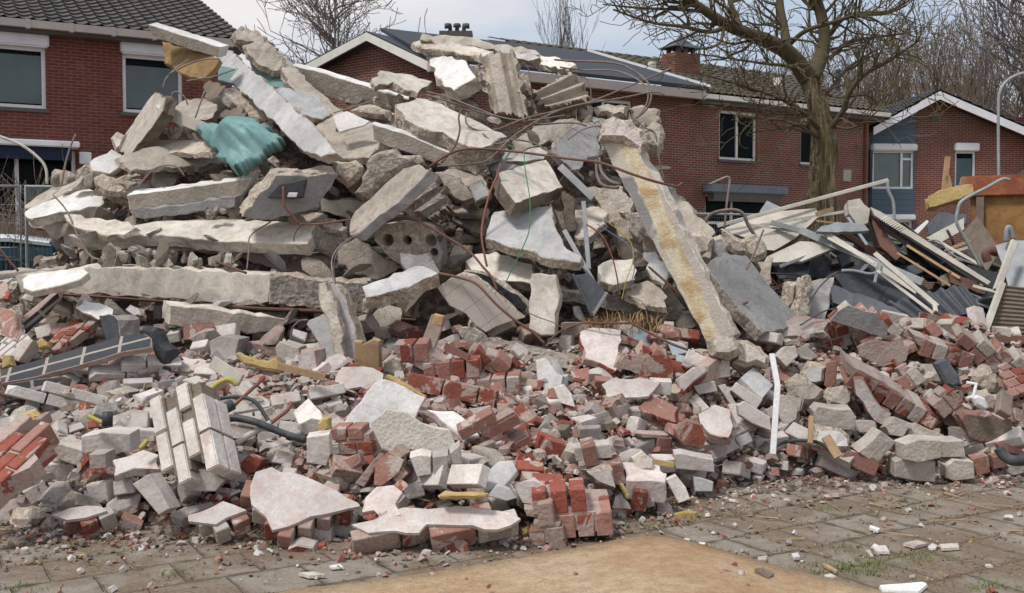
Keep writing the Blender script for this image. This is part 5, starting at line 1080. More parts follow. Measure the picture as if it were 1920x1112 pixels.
bar('tie_wire', 'right tie wire looped round the end of the long bent beam', 'wire', '575,417,7.6 558,430,7.55 551,450,7.52 562,468,7.5 580,474,7.5 598,473,7.5', .005, 'rustgrey', ns=4)
bar('white_pipe', 'white bent pipe curving down at the left edge before the house', 'pipe', '-20,250,8.5 0,256,8.5 40,272,8.5 72,296,8.5 86,316,8.5 88,345,8.5', .012, 'offw')
bar('thin_rod', 'thin grey rod standing up from the left tip of the heap', 'rod', '116,345,8.5 122,310,8.5 132,275,8.5 142,252,8.5', .008, 'rustgrey')
for k, (lb, p) in enumerate((('twisted wire hanging off the ochre board', '352,112,8.8 330,128,8.75 318,140,8.7 310,150,8.7 306,165,8.7'), ('long bent wire from the ochre board to the diagonal beam', '316,140,8.7 350,122,8.6 380,112,8.5 410,110,8.4'),
    ('second bent wire under the ochre board', '350,152,8.6 380,147,8.55 400,144,8.5 440,130,8.5'), ('thin curly wire above the metal channel', '318,200,8.5 322,178,8.5 332,172,8.5 346,182,8.5 352,196,8.5'), ('thin straight wire right of the metal channel', '356,250,8.4 368,215,8.4 384,170,8.4'),
    ('curly wire on the shaded ledge under the teal sheet', '258,350,8.1 280,325,8.0 300,312,7.9 330,312,7.9 346,330,7.9'), ('thin wire sagging across the left slabs', '100,366,7.9 125,395,7.85 150,450,7.7 170,480,7.5 190,487,7.4'),
    ('tangled wire right of the big cream slab', '905,250,8 930,270,7.9 960,262,7.9 1000,268,7.9 1020,280,7.9'), ('thin wire under the rebar loop', '1190,222,8.3 1210,240,8.2 1228,250,8.2 1236,300,8.2 1246,340,8.2'),
    ('wire arc over the jagged column shadow', '546,640,6.9 548,616,6.9 562,602,6.9 578,600,6.8'), ('thin wire curling below the lintel head', '1118,300,7.4 1120,330,7.3 1132,348,7.25 1160,352,7.2'), ('second wire curling below the lintel head', '1124,296,7.4 1128,322,7.3 1145,340,7.25 1165,345,7.2'),
    ('thin wire across the upper slabs at the right', '1064,262,7.9 1100,240,7.9 1150,236,7.9 1200,250,7.9'), ('fine wire over the blue-grey slab', '1400,505,7.0 1412,480,7.0 1424,450,7.0 1432,430,7.0'))):
    bar('loose_wire', lb, 'wire', p, .0065 if k not in (10, 11) else .012, 'rustgrey', ns=5, group='loose wires on the heap')
# steel strips and glass below the cream block
stick('steel_strip', 'bright steel strip standing up right of the trapezoid slab', 'steel strip', (1094, 378), (1104, 505), .03, .02, 'zinc', 7.2, 7.0)
stick('steel_strip', 'grey steel strip sloping down to the glass pane', 'steel strip', (1058, 432), (1130, 560), .032, .02, 'zinc', 7.1, 6.85)
stick('steel_strip', 'dull steel strip leaning in the hollow, upper right of the trapezoid slab', 'steel strip', (1050, 312), (1112, 372), .05, .02, 'zinc', 7.6, 7.5)
chunk('glass_pane', 'dark teal triangular glass pane with a pale metal rim', 'glass pane', '1078,516 1104,512 1137,549 1111,590', (1, 1), .02, 'slate', D=6.8, rough=0, layers=1)
stick('metal_edging', 'pale metal rim on the right edge of the triangular glass pane', 'metal rim', (1138, 548), (1111, 592), .02, .03, 'zinc', 6.78, 6.78)
stick('metal_edging', 'dark metal rim on the left edge of the triangular glass pane', 'metal rim', (1074, 514), (1111, 592), .02, .03, 'slate', 6.78, 6.78)
# ---- broken pieces of slab wedged between the big ones
rg = random.Random(99); FG = []
for k in range(10):
    bm = cutrock(rg, 1, rg.uniform(.45, .8), rg.uniform(.14, .34), 14); bmesh.ops.subdivide_edges(bm, edges=[e for e in bm.edges if e.calc_length() > .5], cuts=2)
    for v in bm.verts: v.co += v.co.normalized()*.05*noise.noise(v.co*4+Vector((k, 0, 0)))
    me = bpy.data.meshes.new('fragment'); bm.to_mesh(me); bm.free(); FG.append(me)
FM = {}
got = []; tries = 0
while len(got) < 120 and tries < 30000:
    tries += 1; px = rg.uniform(90, 1330); py = rg.uniform(110, 600); d = hitD(px, py, 6.5)
    if not d or d > 9.5: continue
    p = at(px, py, d)
    if p.z < .75 or py < 215 or p.y > 8.9 or any((p-a[0]).length < .22 for a in got): continue
    if sum(inpoly(px, py, pl) for pl, D in POLYS) > 0 and rg.random() < .75: continue
    got.append((p, px, py, d))
cnt = {}
for p, px, py, d in got:
    m = rg.choice(('rough', 'conc', 'pale', 'roughg', 'brown', 'lgrey')); lx, ly, lt = min(LM, key=lambda l: (l[0]-px)**2+(l[1]-py)**2); dx, dy = px-lx, py-ly
    rel = ('right of' if dx > 0 else 'left of') if abs(dx) > abs(dy) else ('below' if dy > 0 else 'above'); cnt.setdefault((m, rel, lt), []).append((math.hypot(dx, dy), p, py, d))
for (m, rel, lt), L_ in cnt.items():
    L_.sort(key=lambda a: a[0])
    for n_, (dd, p, py, d) in enumerate(L_):
        k = rg.randrange(10)
        if (k, m) not in FM: FM[k, m] = FG[k].copy(); FM[k, m].materials.append(M[m])
        o = bpy.data.objects.new('concrete_fragment', FM[k, m]); lnk(o); s = rg.uniform(.09, .2); o.scale = (s, s, s); r = ray(topx(p)[0], topx(p)[1]); o.location = p+Vector(r)*rg.uniform(.0, .16)
        o.rotation_euler = (rg.gauss(.3, .45), rg.gauss(0, .5), rg.uniform(0, 6.28))
        tag(o, '%s%s concrete fragment %s the %s' % ('' if len(L_) == 1 else ('nearest ' if n_ == 0 else ORD[n_]+' nearest '), {'rough': 'sandy', 'conc': 'beige', 'pale': 'pale', 'roughg': 'rough grey', 'brown': 'brown', 'lgrey': 'light grey'}[m], rel, lt), 'concrete fragment', 'fragments wedged between the slabs')
# ================================================================ lower rubble: chunks of brickwork
def W_(label, poly, off, t, f, s, **k): return chunk('brickwork_chunk', label, 'brickwork chunk', poly, off, t, f, s, rough=k.pop('rough', .012), bev=k.pop('bev', .004), group=GM, **k)
def P_(label, poly, off, t, f='palebrick', s=None, **k): return chunk('brick', label, 'brick', poly, off, t, f, s or f, rough=k.pop('rough', .003), bev=k.pop('bev', .005), seg=.07, layers=1, group=GBR, **k)
W_('long dark-faced brick strip lying across the lower left edge', '0,694 60,678 130,657 190,641 226,630 270,625 284,634 283,650 230,660 150,684 60,708 0,719', (2, 9), .12, 'mdark', 'pink', o=-.55, lm='long dark brick strip', rough=.004)
W_('second dark-faced brick piece under the long dark strip', '4,722 60,712 118,706 110,730 60,742 20,752', (2, 6), .12, 'mdark', 'brown', o=-.4, rough=.004)
W_('dark-faced brick strip tilted up to the right below the white round-cornered slab', '42,605 75,578 108,549 115,563 84,596 49,627', (-14, -14), .16, 'mdark', 'pink', o=-.2, rough=.003, lm='tilted dark brick strip')
W_('pink brick piece left of the tilted dark brick strip', '0,576 20,580 38,598 42,618 30,640 0,624', (4, 8), .16, 'pinkbrick', 'mpink', o=-.1)
W_('red brick end at the left edge above the pink brick piece', '-12,528 8,526 20,548 14,560 -12,560', (2, 8), .14, 'redbrick', 'redbrick', D=6.95)
W_('grey stub with a dark brick face standing on the long dark strip', '185,592 204,589 222,600 226,640 206,660 200,640', (26, 2), .16, 'slate', 'greybrick', o=-.32, lm='grey stub on the dark strip')
W_('pink three-course brick cluster left of the grey stub', '96,629 124,602 149,600 168,614 138,635 118,642', (4, 18), .2, 'mface', 'mred', o=-.2)
S_('white plaster slab behind the grey stub', '140,578 157,560 200,572 214,580 212,592 184,600', (-3, 12), .12, 'white', 'brown', D=6.95)
K_('small white fragment right of the white plaster slab', '230,580 240,571 256,574 262,588 246,592', (2, 5), .1, 'white', D=6.9, bev=.01)
W_('stack of pale bricks at the left edge above the long dark strip', '0,640 20,624 50,628 62,640 40,664 10,674 0,670', (4, 10), .16, 'mpale', 'greybrick', o=-.1)
P_('long pale brick before the stack at the left edge', '12,672 44,634 62,638 34,678', (8, 6), .1, o=-.22)
chunk('rubber_tyre_piece', 'lump of black rubber right of the grey stub', 'rubber piece', '256,618 272,610 292,616 304,640 320,655 316,700 300,704 292,676 280,650 262,640', (6, 5), .14, 'black', D=6.5, rough=.012, bev=.03)
W_('sloping pinkish slab below the long dark strip', '151,724 190,694 225,666 243,665 254,681 240,704 200,722 166,732', (3, 6), .14, 'pink', 'pink', o=-.15)
W_('long dusty brick slab with red underside, centre left', '311,667 345,668 391,676 440,690 446,704 400,700 350,694 312,692', (2, 14), .14, 'pinkw', 'mred', o=-.12, lm='long dusty brick slab')
W_('long pink-topped brick ledge with red brick ends, left of the red-bottomed block', '400,684 470,690 540,700 618,708 626,714 560,724 505,722 450,712 404,700', (0, 34), .24, 'pink', 'mred', o=-.1, lm='pink-topped brick ledge')
W_('red-bottomed white block left of the white plate', '628,708 641,687 700,689 720,700 712,724 700,738 676,726 636,738 618,734', (0, 32), .24, 'pinkw', 'mred', o=-.2, lm='red-bottomed block')
S_('large smooth white plate sloping up at the centre left', '634,812 660,770 704,716 720,710 760,726 798,746 780,784 740,800 694,813', (-3, 4), .05, 'white', 'pinkw', o=-.34, rough=.006, lm='large smooth white plate')
W_('brick courses under the large smooth white plate', '634,814 694,812 704,860 690,870 660,862 626,856', (8, -6), .14, 'mpink', 'mred', o=-.25)
S_('pebbly cream screed plate lying on four pale bricks', '694,792 724,766 764,772 788,791 842,805 854,834 838,849 809,854 770,843 738,852 716,840', (0, 6), .06, 'pebble', 'cream', o=-.52, rough=.01, lm='pebbly cream plate')
for i, (lb, pl) in enumerate((('first', '768,858 790,852 808,856 808,890 782,894'), ('second', '811,857 840,853 841,884 813,890'), ('third', '843,850 862,836 867,872 846,878'), ('fourth', '734,852 750,848 762,852 760,876 744,870'))):
    P_('pale brick under the pebbly cream plate, %s from the left' % ('second', 'third', 'fourth', 'first')[i], pl, (-3, -5), .12, o=-.4)
W_('white ledge slab right of the pebbly cream plate', '800,768 850,770 890,800 900,820 870,830 850,806', (0, 12), .14, 'white', 'pinkw', o=-.2)
W_('big white-faced slab with red brick side at the front', '468,910 478,884 510,875 588,899 672,941 676,950 606,966 540,988 510,995 498,970 470,946', (-5, 38), .16, 'pinkw', 'mred', o=-.1, D=4.95, lm='big white-faced front slab')
W_('long low front chunk with white top and upright red brick ends', '657,983 700,974 755,951 830,950 905,953 958,961 978,972 934,994 860,986 800,984 786,1000 740,996 690,1000', (0, 44), .22, 'pinkw', 'mred', D=4.85, lm='long low front chunk')
W_('mortar lump standing on the left end of the long low front chunk', '684,932 706,912 738,908 756,922 742,944 752,966 716,974 700,958 678,962', (4, 8), .16, 'pinkw', 'mred', D=4.75)
W_('two-brick piece in front, right of the long low front chunk', '996,978 1022,975 1054,978 1055,1021 1020,1024 998,1020', (5, -4), .12, 'mred', 'pinkw', D=4.75, lm='two-brick front piece')
W_('long red chunk with a worn mortar side behind the two-brick piece', '979,952 1063,946 1131,958 1133,1001 1098,1002 1060,998 1040,980 985,972', (2, -8), .2, 'mred', 'pinkw', D=5.05, rough=.01)
P_('smooth dark red brick at the right of the long red chunk', '1137,957 1185,957 1186,978 1137,981', (1, -4), .1, 'redbrick', D=5.3)
W_('white-topped block with upright red bricks at the front left', '351,966 418,938 440,946 464,957 424,972 404,984 370,980 352,978', (0, 34), .18, 'pinkw', 'mred', D=4.85, lm='white-topped block at the front left')
P_('white flat brick behind the white-topped block at the front left', '318,964 344,950 396,940 402,946 366,960 340,974', (0, 20), .12, D=5.0)
W_('block of three upright bricks at the far front left', '97,966 130,952 190,948 202,958 160,972 124,976', (0, 36), .2, 'pinkw', 'mred', D=4.95, lm='block of three upright bricks')
K_('grey mortar piece at the front left corner', '8,980 16,962 56,960 76,974 50,1000 14,1002', (3, 4), .14, 'pink', D=5.05)
K_('pink mortar wedge between the corner piece and the three bricks', '68,985 84,966 98,968 98,990 80,1000', (3, 4), .1, 'pinkw', D=5.0, bev=.015)
K_('rounded pink stone behind the three-brick block', '106,945 130,924 156,934 172,950 120,962', (3, 8), .14, 'pink', D=5.15)
W_('big slab of red brick courses tilting out of the left edge', '-30,820 0,794 21,792 40,808 75,856 56,876 0,900 -30,905', (8, 40), .26, 'mface', 'mred', D=4.8, rough=.006, lm='big red brick slab at the left edge')
def tilted_stack():
    rg_ = random.Random(4); bm = bmesh.new(); bl, bw, bh, jt = .19, .09, .066, .009
    for r in range(4):
        for k in range(2):
            for q in range(2):
                t_ = bmesh.new(); x0 = k*(bl+jt)+(r % 2)*.1+rg_.uniform(-.006, .006); box(t_, x0, x0+bl*(1 if rg_.random() < .8 else .7), q*(bw+jt), q*(bw+jt)+bw, r*(bh+jt), r*(bh+jt)+bh)
                bmesh.ops.bevel(t_, geom=list(t_.edges), offset=.006, segments=2, affect='EDGES'); me = bpy.data.meshes.new('t'); t_.to_mesh(me); t_.free(); bm.from_mesh(me); bpy.data.meshes.remove(me)
        if r < 3: box(bm, .02, 2*bl+.06, .006, 2*bw+.004, r*(bh+jt)+bh-.003, (r+1)*(bh+jt)+.003, 1)
        box(bm, bl-.002+(r % 2)*.1, bl+jt+.002+(r % 2)*.1, .006, 2*bw, r*(bh+jt)+.006, r*(bh+jt)+bh-.006, 1)
    box(bm, .03, 2*bl, .02, 2*bw-.012, .012, 4*bh+.01, 1); c = Vector((.21, .1, .15))
    for v in bm.verts: v.co -= c
    o = mk('brick_stack', bm, [M['palebrick'], M['brown']]); x = (Rt*.32-Up*.8-Fw*.5).normalized(); z = (Rt*.9+Up*.3-Fw*.25); z = (z-x*z.dot(x)).normalized(); y = z.cross(x)
    o.matrix_world = Matrix.Translation(at(366, 808, 5.02)) @ Matrix((x, y, z)).transposed().to_4x4(); tag(o, 'tilted stack of pale bricks with dark joints, centre left', 'brickwork chunk', GM); POLYS.append((parse('285,735 400,728 435,870 330,885'), 5.0)); LM.append((366, 808, 'tilted stack of pale bricks'))
tilted_stack()
P_('pale brick lying on top left of the tilted stack', '268,766 320,752 340,756 330,776 290,784 274,782', (0, 18), .12, o=-.3)
P_('grey-white brick left of the tilted stack', '210,780 250,766 278,770 276,800 236,806 212,800', (2, 12), .12, 'greybrick', o=-.25)
P_('clean white brick lying square on the lower left stack', '152,818 190,811 244,813 246,848 152,850', (4, -5), .11, o=-.45, lm='square white brick')
P_('cream brick under the left end of the square white brick', '96,836 104,830 162,846 168,850 166,880 126,868 97,856', (4, -6), .12, 'creambrick', o=-.3)
P_('cream brick below the square white brick', '166,852 198,850 200,878 168,881', (4, -4), .1, 'creambrick', o=-.4)
W_('pale brick with grey mortar below, right of the square white brick', '211,862 268,843 298,852 298,880 250,878 214,892', (2, 14), .14, 'palebrick', 'mgrey', o=-.42)
P_('pinkish brick right of the mortared pale brick', '300,856 330,862 362,874 356,896 302,880', (3, 4), .1, 'pinkbrick', o=-.32)
P_('pale brick with a chipped top corner above the white-topped block', '333,890 344,877 398,882 419,903 404,922 344,920', (2, -4), .12, o=-.35, lm='chipped pale brick')
P_('white brick standing on end, leaning left above the front left block', '248,908 278,889 300,922 317,954 297,966 270,934', (9, 4), .11, o=-.38)
P_('white brick standing on end at the centre left', '575,820 617,814 620,850 612,874 575,868', (-3, -4), .11, o=-.4, lm='white brick standing on end')
P_('pale tilted brick left of the red-bottomed block', '549,772 578,746 600,770 606,790 560,800', (6, 10), .12, o=-.3)
P_('pale brick between the two tilted bricks at the centre left', '556,798 584,784 612,790 596,812 570,816', (2, 6), .1, 'greybrick', o=-.3)
P_('smooth white brick in the front gap under the big white-faced slab', '540,1004 576,990 620,992 621,1016 580,1022 541,1024', (2, -3), .1, D=4.75)
W_('broken red brick end before the smooth white brick at the front', '539,1030 556,1022 586,1028 590,1048 566,1056 541,1050', (2, -6), .09, 'redbrick', 'pinkw', D=4.65)
P_('white brick touching the left end of the long low front chunk', '613,978 640,968 666,972 664,1000 640,1008 614,1000', (2, -4), .1, D=4.95)
P_('bright red broken brick lying in front of the long low front chunk', '826,1020 838,1008 876,1014 880,1036 850,1044 828,1040', (3, 4), .08, 'redbrick', D=4.6)
P_('white-grey mortared brick leaning on the brick courses at the centre front', '902,894 934,864 960,862 970,882 944,912 908,920', (3, 10), .14, 'lgrey', o=-.4, lm='leaning white-grey brick')
P_('pale wedge piece below the leaning white-grey brick', '914,930 932,908 956,916 968,934 950,940', (2, 6), .1, 'lgrey', o=-.4)
W_('long block of red brick courses sloping down right at the centre front', '972,872 1000,874 1070,900 1072,910 1056,924 1040,918 980,896', (-6, 28), .18, 'mface', 'mred', o=-.3, lm='sloping red brick block')
W_('second red brick block at the right end of the sloping one', '1072,910 1140,912 1146,926 1144,960 1126,932 1070,930', (-2, 22), .18, 'mface', 'mred', o=-.25)
W_('dusty slab face leaning against the sloping red brick block', '960,906 1000,900 1040,920 1030,944 980,944', (2, 6), .1, 'pinkw', 'pinkw', o=-.28)
W_('wide red lump with grooved top left of the pinkish cube', '1082,874 1120,866 1172,868 1174,902 1140,908 1100,904 1084,900', (0, -8), .18, 'mred', 'pinkw', o=-.2)
K_('broken mortar lump leaning on the wide red lump', '1096,884 1130,876 1150,880 1158,918 1120,908', (3, 5), .12, 'pinkw', o=-.35, bev=.015)
W_('pinkish cube of brickwork with a flat white top', '1175,902 1247,904 1246,944 1212,940 1176,936', (1, -20), .22, 'pinkw', 'pinkw', o=-.3, lm='pinkish cube of brickwork')
W_('small red-and-white piece at the foot of the pinkish cube', '1192,934 1230,938 1230,954 1198,956', (1, -6), .08, 'mred', 'pinkw', D=5.35)
S_('white plaster wedge left of the pinkish cube', '1148,958 1152,930 1164,924 1194,954 1186,962', (3, 4), .08, 'white', 'white', D=5.3)
P_('large clean white brick at the centre right front', '1076,840 1142,832 1148,836 1148,859 1080,866', (4, -4), .11, o=-.3, lm='large clean white brick')
P_('clean white brick right of the pinkish cube', '1264,852 1278,850 1338,862 1340,886 1268,880', (3, -4), .11, o=-.3, lm='clean white brick near the right front')
P_('white brick leaning on end beside the pinkish cube', '1249,900 1268,891 1286,914 1294,936 1272,944', (3, 3), .1, o=-.3)
P_('grey wedge brick at the right front', '1300,894 1316,896 1338,904 1336,922 1304,922', (2, 3), .1, 'lgrey', D=5.55)
P_('speckled cream brick end above the pinkish cube', '1184,858 1204,846 1224,862 1224,878 1194,880', (3, 4), .1, 'creambrick', o=-.3)
W_('two-part chunk at the front right, beside the yellow foam', '1231,960 1252,957 1262,962 1256,998 1234,992', (3, -2), .1, 'pinkw', 'pink', D=5.25)
W_('red-topped brickwork strip running down right at the centre', '735,645 765,643 830,674 900,704 1000,742 1037,756 1040,764 990,772 900,738 810,704 740,672', (4, -10), .18, 'mred', 'pink', o=-.3, lm='long red brickwork strip')
W_('chunk of three brick ends above the long red brickwork strip', '873,664 884,652 942,672 944,700 930,706 880,686', (3, -12), .2, 'mred', 'pink', o=-.45, lm='chunk of three brick ends')
W_('brick behind the chunk of three brick ends', '868,652 880,641 930,656 936,664 890,664', (2, 6), .14, 'pinkbrick', 'pinkbrick', o=-.3)
chunk('wood_piece', 'pale brown wooden block on the long red brickwork strip', 'wood piece', '943,706 958,686 1017,716 1010,740 968,728', (3, -3), .08, 'wood', 'offw', o=-.55, rough=.003) if False else chunk('wood_piece', 'pale brown wooden block on the long red brickwork strip', 'wood piece', '943,706 960,698 1016,719 1010,740 968,728', (3, -7), .08, 'wood', 'oldwood', D=6.3, rough=.003)
W_('irregular white mortar block at the centre right', '1004,674 1024,669 1046,700 1056,704 1052,724 1026,734 1012,722', (14, 4), .14, 'white', 'lgrey', o=-.3, lm='irregular white mortar block')
P_('white block below the irregular white mortar block', '1038,728 1056,720 1072,740 1078,764 1050,756', (3, 3), .12, 'palebrick', o=-.3)
W_('pink-white chunk with a dark red base, below the dry grass', '1088,622 1112,614 1150,616 1166,618 1160,660 1156,696 1128,682 1096,672', (-2, 12), .18, 'pinkw', 'redbrick', o=-.35, lm='pink-white chunk below the dry grass')
W_('bright red brick block right of the pink-white chunk', '1160,680 1172,664 1256,668 1264,690 1262,712 1200,706 1162,692', (2, -10), .2, 'redbrick', 'mred', o=-.3, lm='bright red brick block')
W_('mortared chunk with white and red patches below the bright red block', '1127,720 1150,708 1200,708 1240,716 1216,744 1160,748 1136,744', (2, 12), .2, 'pinkw', 'mred', o=-.35, lm='patchy mortared chunk')
P_('white brick at the right end of the patchy mortared chunk', '1220,714 1260,716 1258,742 1228,740', (2, -4), .11, o=-.4)
W_('red slab with furrows left of the purple lump', '1198,762 1216,744 1250,752 1272,764 1266,790 1240,784 1206,772', (2, 14), .16, 'pinkbrick', 'redbrick', o=-.3)
W_('big whitish-pink plate piece right of the purple lump', '1308,776 1340,758 1370,768 1372,812 1366,820 1330,812 1312,796', (3, 16), .14, 'pinkw', 'redbrick', o=-.35, lm='whitish-pink plate piece')
W_('red rounded brick lump left of the whitish-pink plate piece', '1266,806 1288,790 1316,796 1328,820 1318,838 1288,834 1272,822', (3, 4), .14, 'redbrick', 'pinkbrick', o=-.4)
P_('pale grey brick under the blue tiles', '1279,684 1292,654 1328,672 1316,680 1290,690', (2, 6), .11, 'palebrick', o=-.3)
P_('slope-ended white brick pointing up right, under the lintel foot', '1266,712 1300,690 1318,684 1326,696 1300,716 1280,736', (4, 6), .1, o=-.38, lm='slope-ended white brick')
P_('grey block with a vertical ridge under the lintel foot', '1326,682 1340,672 1368,676 1370,706 1340,710 1328,702', (3, 6), .14, 'greybrick', o=-.3)
P_('thin white brick left of the ridge block', '1300,724 1340,714 1346,734 1310,740', (2, 3), .1, o=-.28)
P_('hollow-looking grey-white box brick left of the white strip', '1389,709 1412,688 1422,696 1451,722 1430,746 1404,722', (-4, 8), .12, 'lgrey', o=-.35, rough=.004, lm='box brick left of the white strip')
P_('long white brick sloping down right below the box brick', '1371,732 1382,716 1430,750 1418,768', (4, 4), .11, o=-.3)
P_('broad grey-white brick left of the foot of the white strip', '1384,760 1396,752 1444,782 1446,808 1410,794 1386,778', (3, 4), .11, o=-.35)
P_('pale brick standing on its edge below the ridge block', '1346,724 1360,720 1382,760 1372,764', (3, 3), .1, o=-.2)
P_('pale cream brick to the right of the white strip', '1456,744 1472,740 1496,768 1494,786 1472,800 1458,776', (4, 3), .14, 'creambrick', o=-.3, rough=.008)
K_('crusty grey lump right of the white strip, at mid height', '1484,720 1498,708 1530,722 1544,732 1530,752 1496,752', (3, 5), .14, 'conc', o=-.25, bev=.02)
K_('rounded bright lump with a vertical seam', '1508,700 1520,684 1546,688 1544,716 1530,722 1508,718', (3, 4), .14, 'lgrey', o=-.25, bev=.02)
P_('cream brick under the pinkish mortar lump', '1456,668 1470,650 1492,648 1497,668 1474,688', (3, 4), .14, 'creambrick', o=-.25, rough=.008)
P_('grey brick right of the cream brick under the pinkish mortar lump', '1490,656 1510,646 1534,668 1520,676 1502,672', (3, 6), .13, 'greybrick', o=-.25, rough=.006)
P_('pink brick standing up left of the long pink slab', '1545,722 1552,680 1570,676 1568,716 1556,734', (8, 2), .12, 'pinkbrick', o=-.25)
P_('large worn cream brick at the right, topmost of the pile before the stick', '1526,772 1534,762 1596,768 1606,782 1602,808 1560,804 1530,800', (3, -5), .14, 'creambrick', o=-.3, rough=.008, lm='large worn cream brick')
K_('white lumpy block below the large worn cream brick', '1526,826 1534,804 1560,800 1596,820 1594,842 1560,844 1530,838', (3, 4), .14, 'white', o=-.35, bev=.02)
P_('brown rounded brick end below the white lumpy block', '1576,858 1590,845 1640,858 1650,872 1640,894 1606,880', (3, 4), .12, 'pinkbrick', D=5.95, rough=.006)
P_('cream brick leaning to the right beside the brown brick end', '1610,848 1652,808 1680,830 1648,866 1630,862', (-4, -4), .12, 'creambrick', D=5.95, rough=.006, lm='leaning cream brick at the right')
P_('block with a square hole above the leaning cream brick', '1660,800 1676,780 1708,794 1694,820 1668,816', (3, 5), .13, 'creambrick', o=-.25, rough=.008)
W_('broken block with pink and white facets above the block with the hole', '1600,712 1618,710 1640,748 1672,776 1660,800 1640,790 1604,740', (8, -3), .16, 'pinkw', 'pinkbrick', o=-.35)
K_('cream stone at the centre of the right pile', '1553,748 1562,728 1598,736 1598,754 1584,766 1556,758', (3, 4), .14, 'creambrick', o=-.28, bev=.02)
P_('top cream brick of the stacked pair at the right front', '1696,834 1724,824 1764,826 1766,858 1722,868 1698,862', (-3, -4), .14, 'creambrick', D=5.85, rough=.006, lm='top brick of the stacked pair')
P_('bottom cream brick of the stacked pair at the right front', '1678,866 1698,858 1754,866 1754,904 1716,902 1678,894', (3, -4), .14, 'creambrick', D=5.9, rough=.006)
P_('worn cream brick right behind the stacked pair', '1764,828 1806,826 1811,856 1768,858', (-3, -4), .14, 'creambrick', D=5.98, rough=.008)
P_('cream brick on the ground at the right of the stacked pair', '1774,874 1790,862 1826,866 1828,898 1790,902 1774,896', (3, -5), .14, 'creambrick', D=5.95, rough=.008)
P_('long cream brick behind the top of the stacked pair', '1700,816 1716,792 1770,816 1766,824 1730,826', (3, 6), .13, 'creambrick', o=-.2, rough=.006)
W_('long diagonal brick slab with a pink top edge at the right', '1586,676 1640,706 1700,744 1758,786 1750,800 1724,798 1675,762 1630,730 1584,702', (8, -24), .24, 'mred', 'pinkbrick', o=-.35, lm='long diagonal brick slab')
W_('grey-faced slab with red bricks along its top at the upper right', '1556,600 1590,572 1640,586 1666,612 1664,634 1626,624 1590,612', (6, -14), .16, 'grey', 'mred', D=6.9, lm='grey-faced slab with red bricks')
W_('upright brick-striped chunk left of the grey-faced slab', '1541,606 1562,600 1594,606 1600,626 1586,652 1556,664 1540,656', (2, -4), .16, 'mred', 'pink', o=-.2)
K_('grey rounded lump right of the upright brick-striped chunk', '1596,610 1614,606 1630,622 1628,640 1606,648', (3, 4), .14, 'rough', o=-.25, bev=.02)
W_('brown wall piece with a perforated brick end, right of the rounded lump', '1606,650 1640,636 1680,642 1706,650 1700,676 1676,696 1640,686 1612,668', (4, -6), .18, 'pink', 'mred', o=-.2)
W_('brick strip with five red ends at the right, left of the perforated-brick slab', '1712,626 1740,634 1790,654 1826,672 1830,688 1780,680 1736,662 1716,646', (8, -14), .22, 'mred', 'pinkbrick', o=-.3, lm='brick strip with five red ends')
W_('long slab with perforated red bricks at the right edge', '1790,632 1804,620 1850,646 1920,684 1960,705 1940,716 1880,700 1830,668', (14, -18), .22, 'mred', 'pink', o=-.3, lm='perforated-brick slab at the right edge')
W_('mossy red brick end pair behind the brick strip', '1670,622 1684,606 1706,618 1714,636 1690,646 1672,640', (3, -4), .14, 'mred', 'pinkbrick', o=-.15)
W_('small red brick tip above the brick strip', '1738,612 1752,601 1766,604 1768,622 1748,626', (2, 4), .1, 'mred', 'redbrick', D=7.2)
W_('red brick heap edge behind the long diagonal slab', '1680,690 1700,676 1716,706 1742,742 1724,740 1696,716', (6, 4), .14, 'mred', 'redbrick', o=-.2)
chunk('rubber_block', 'rounded black block among the red bricks at the right', 'rubber block', '1753,682 1762,673 1776,672 1800,704 1802,720 1788,728 1774,722', (3, 3), .08, 'slate', o=-.4, rough=.002, bev=.02, lm='rounded black block')
K_('cream pebbly lump right of the rounded black block', '1834,704 1850,690 1866,696 1878,716 1870,736 1850,736 1836,722', (3, 4), .14, 'rough', o=-.3, bev=.025, lm='cream pebbly lump')
K_('pinkish lump below the cream pebbly lump', '1840,742 1854,734 1872,748 1866,770 1846,766', (3, 4), .12, 'pink', o=-.3, bev=.02)
W_('pink brick with a white corner at the right edge', '1868,690 1884,684 1920,700 1930,730 1896,744 1880,716', (2, 10), .16, 'mpink', 'mred', o=-.35)
W_('red-ended chunk above the brown block at the lower right', '1757,742 1774,728 1800,744 1820,780 1806,786 1772,764', (6, -6), .16, 'mred', 'pinkw', o=-.35)
W_('brown block with a pink top edge at the lower right', '1804,786 1812,776 1896,784 1900,812 1860,828 1818,820', (3, -5), .18, 'brown', 'pinkbrick', o=-.25)
P_('reddish brick end in the lower right corner of the pile', '1868,832 1890,820 1914,826 1912,852 1880,848', (3, 3), .12, 'pinkbrick', o=-.2)
P_('grey-red brick on the ground at the right edge', '1862,858 1884,852 1886,876 1864,880', (3, -3), .1, 'pinkbrick', D=6.1)
P_('dark red small brick behind the cream bricks on the ground', '1828,860 1856,852 1860,882 1832,884', (3, -3), .1, 'mred', D=6.1)
W_('short brick piece with dark mortar left of the pale wedge', '704,868 726,846 758,862 748,888 716,912 700,910', (8, 6), .16, 'pinkbrick', 'mred', o=-.35)
W_('split brick leaning left of that short brick piece', '664,906 690,872 712,846 722,852 700,884 682,914', (6, 5), .1, 'pink', 'redbrick', o=-.3)
W_('pink flat bricks sloping under the white brick standing on end', '600,894 640,862 672,850 676,866 640,894 622,902', (4, 6), .1, 'pinkbrick', 'pink', o=-.25)
W_('red brick leaning above the big white-faced front slab', '452,868 468,853 492,862 480,884 462,890', (3, 4), .1, 'redbrick', 'redbrick', o=-.2)
P_('big pale block at the centre top of the brick rubble', '392,640 412,630 448,636 442,664 424,680 396,672', (8, -2), .18, 'palebrick', 'greybrick', o=-.25, lm='big pale block')
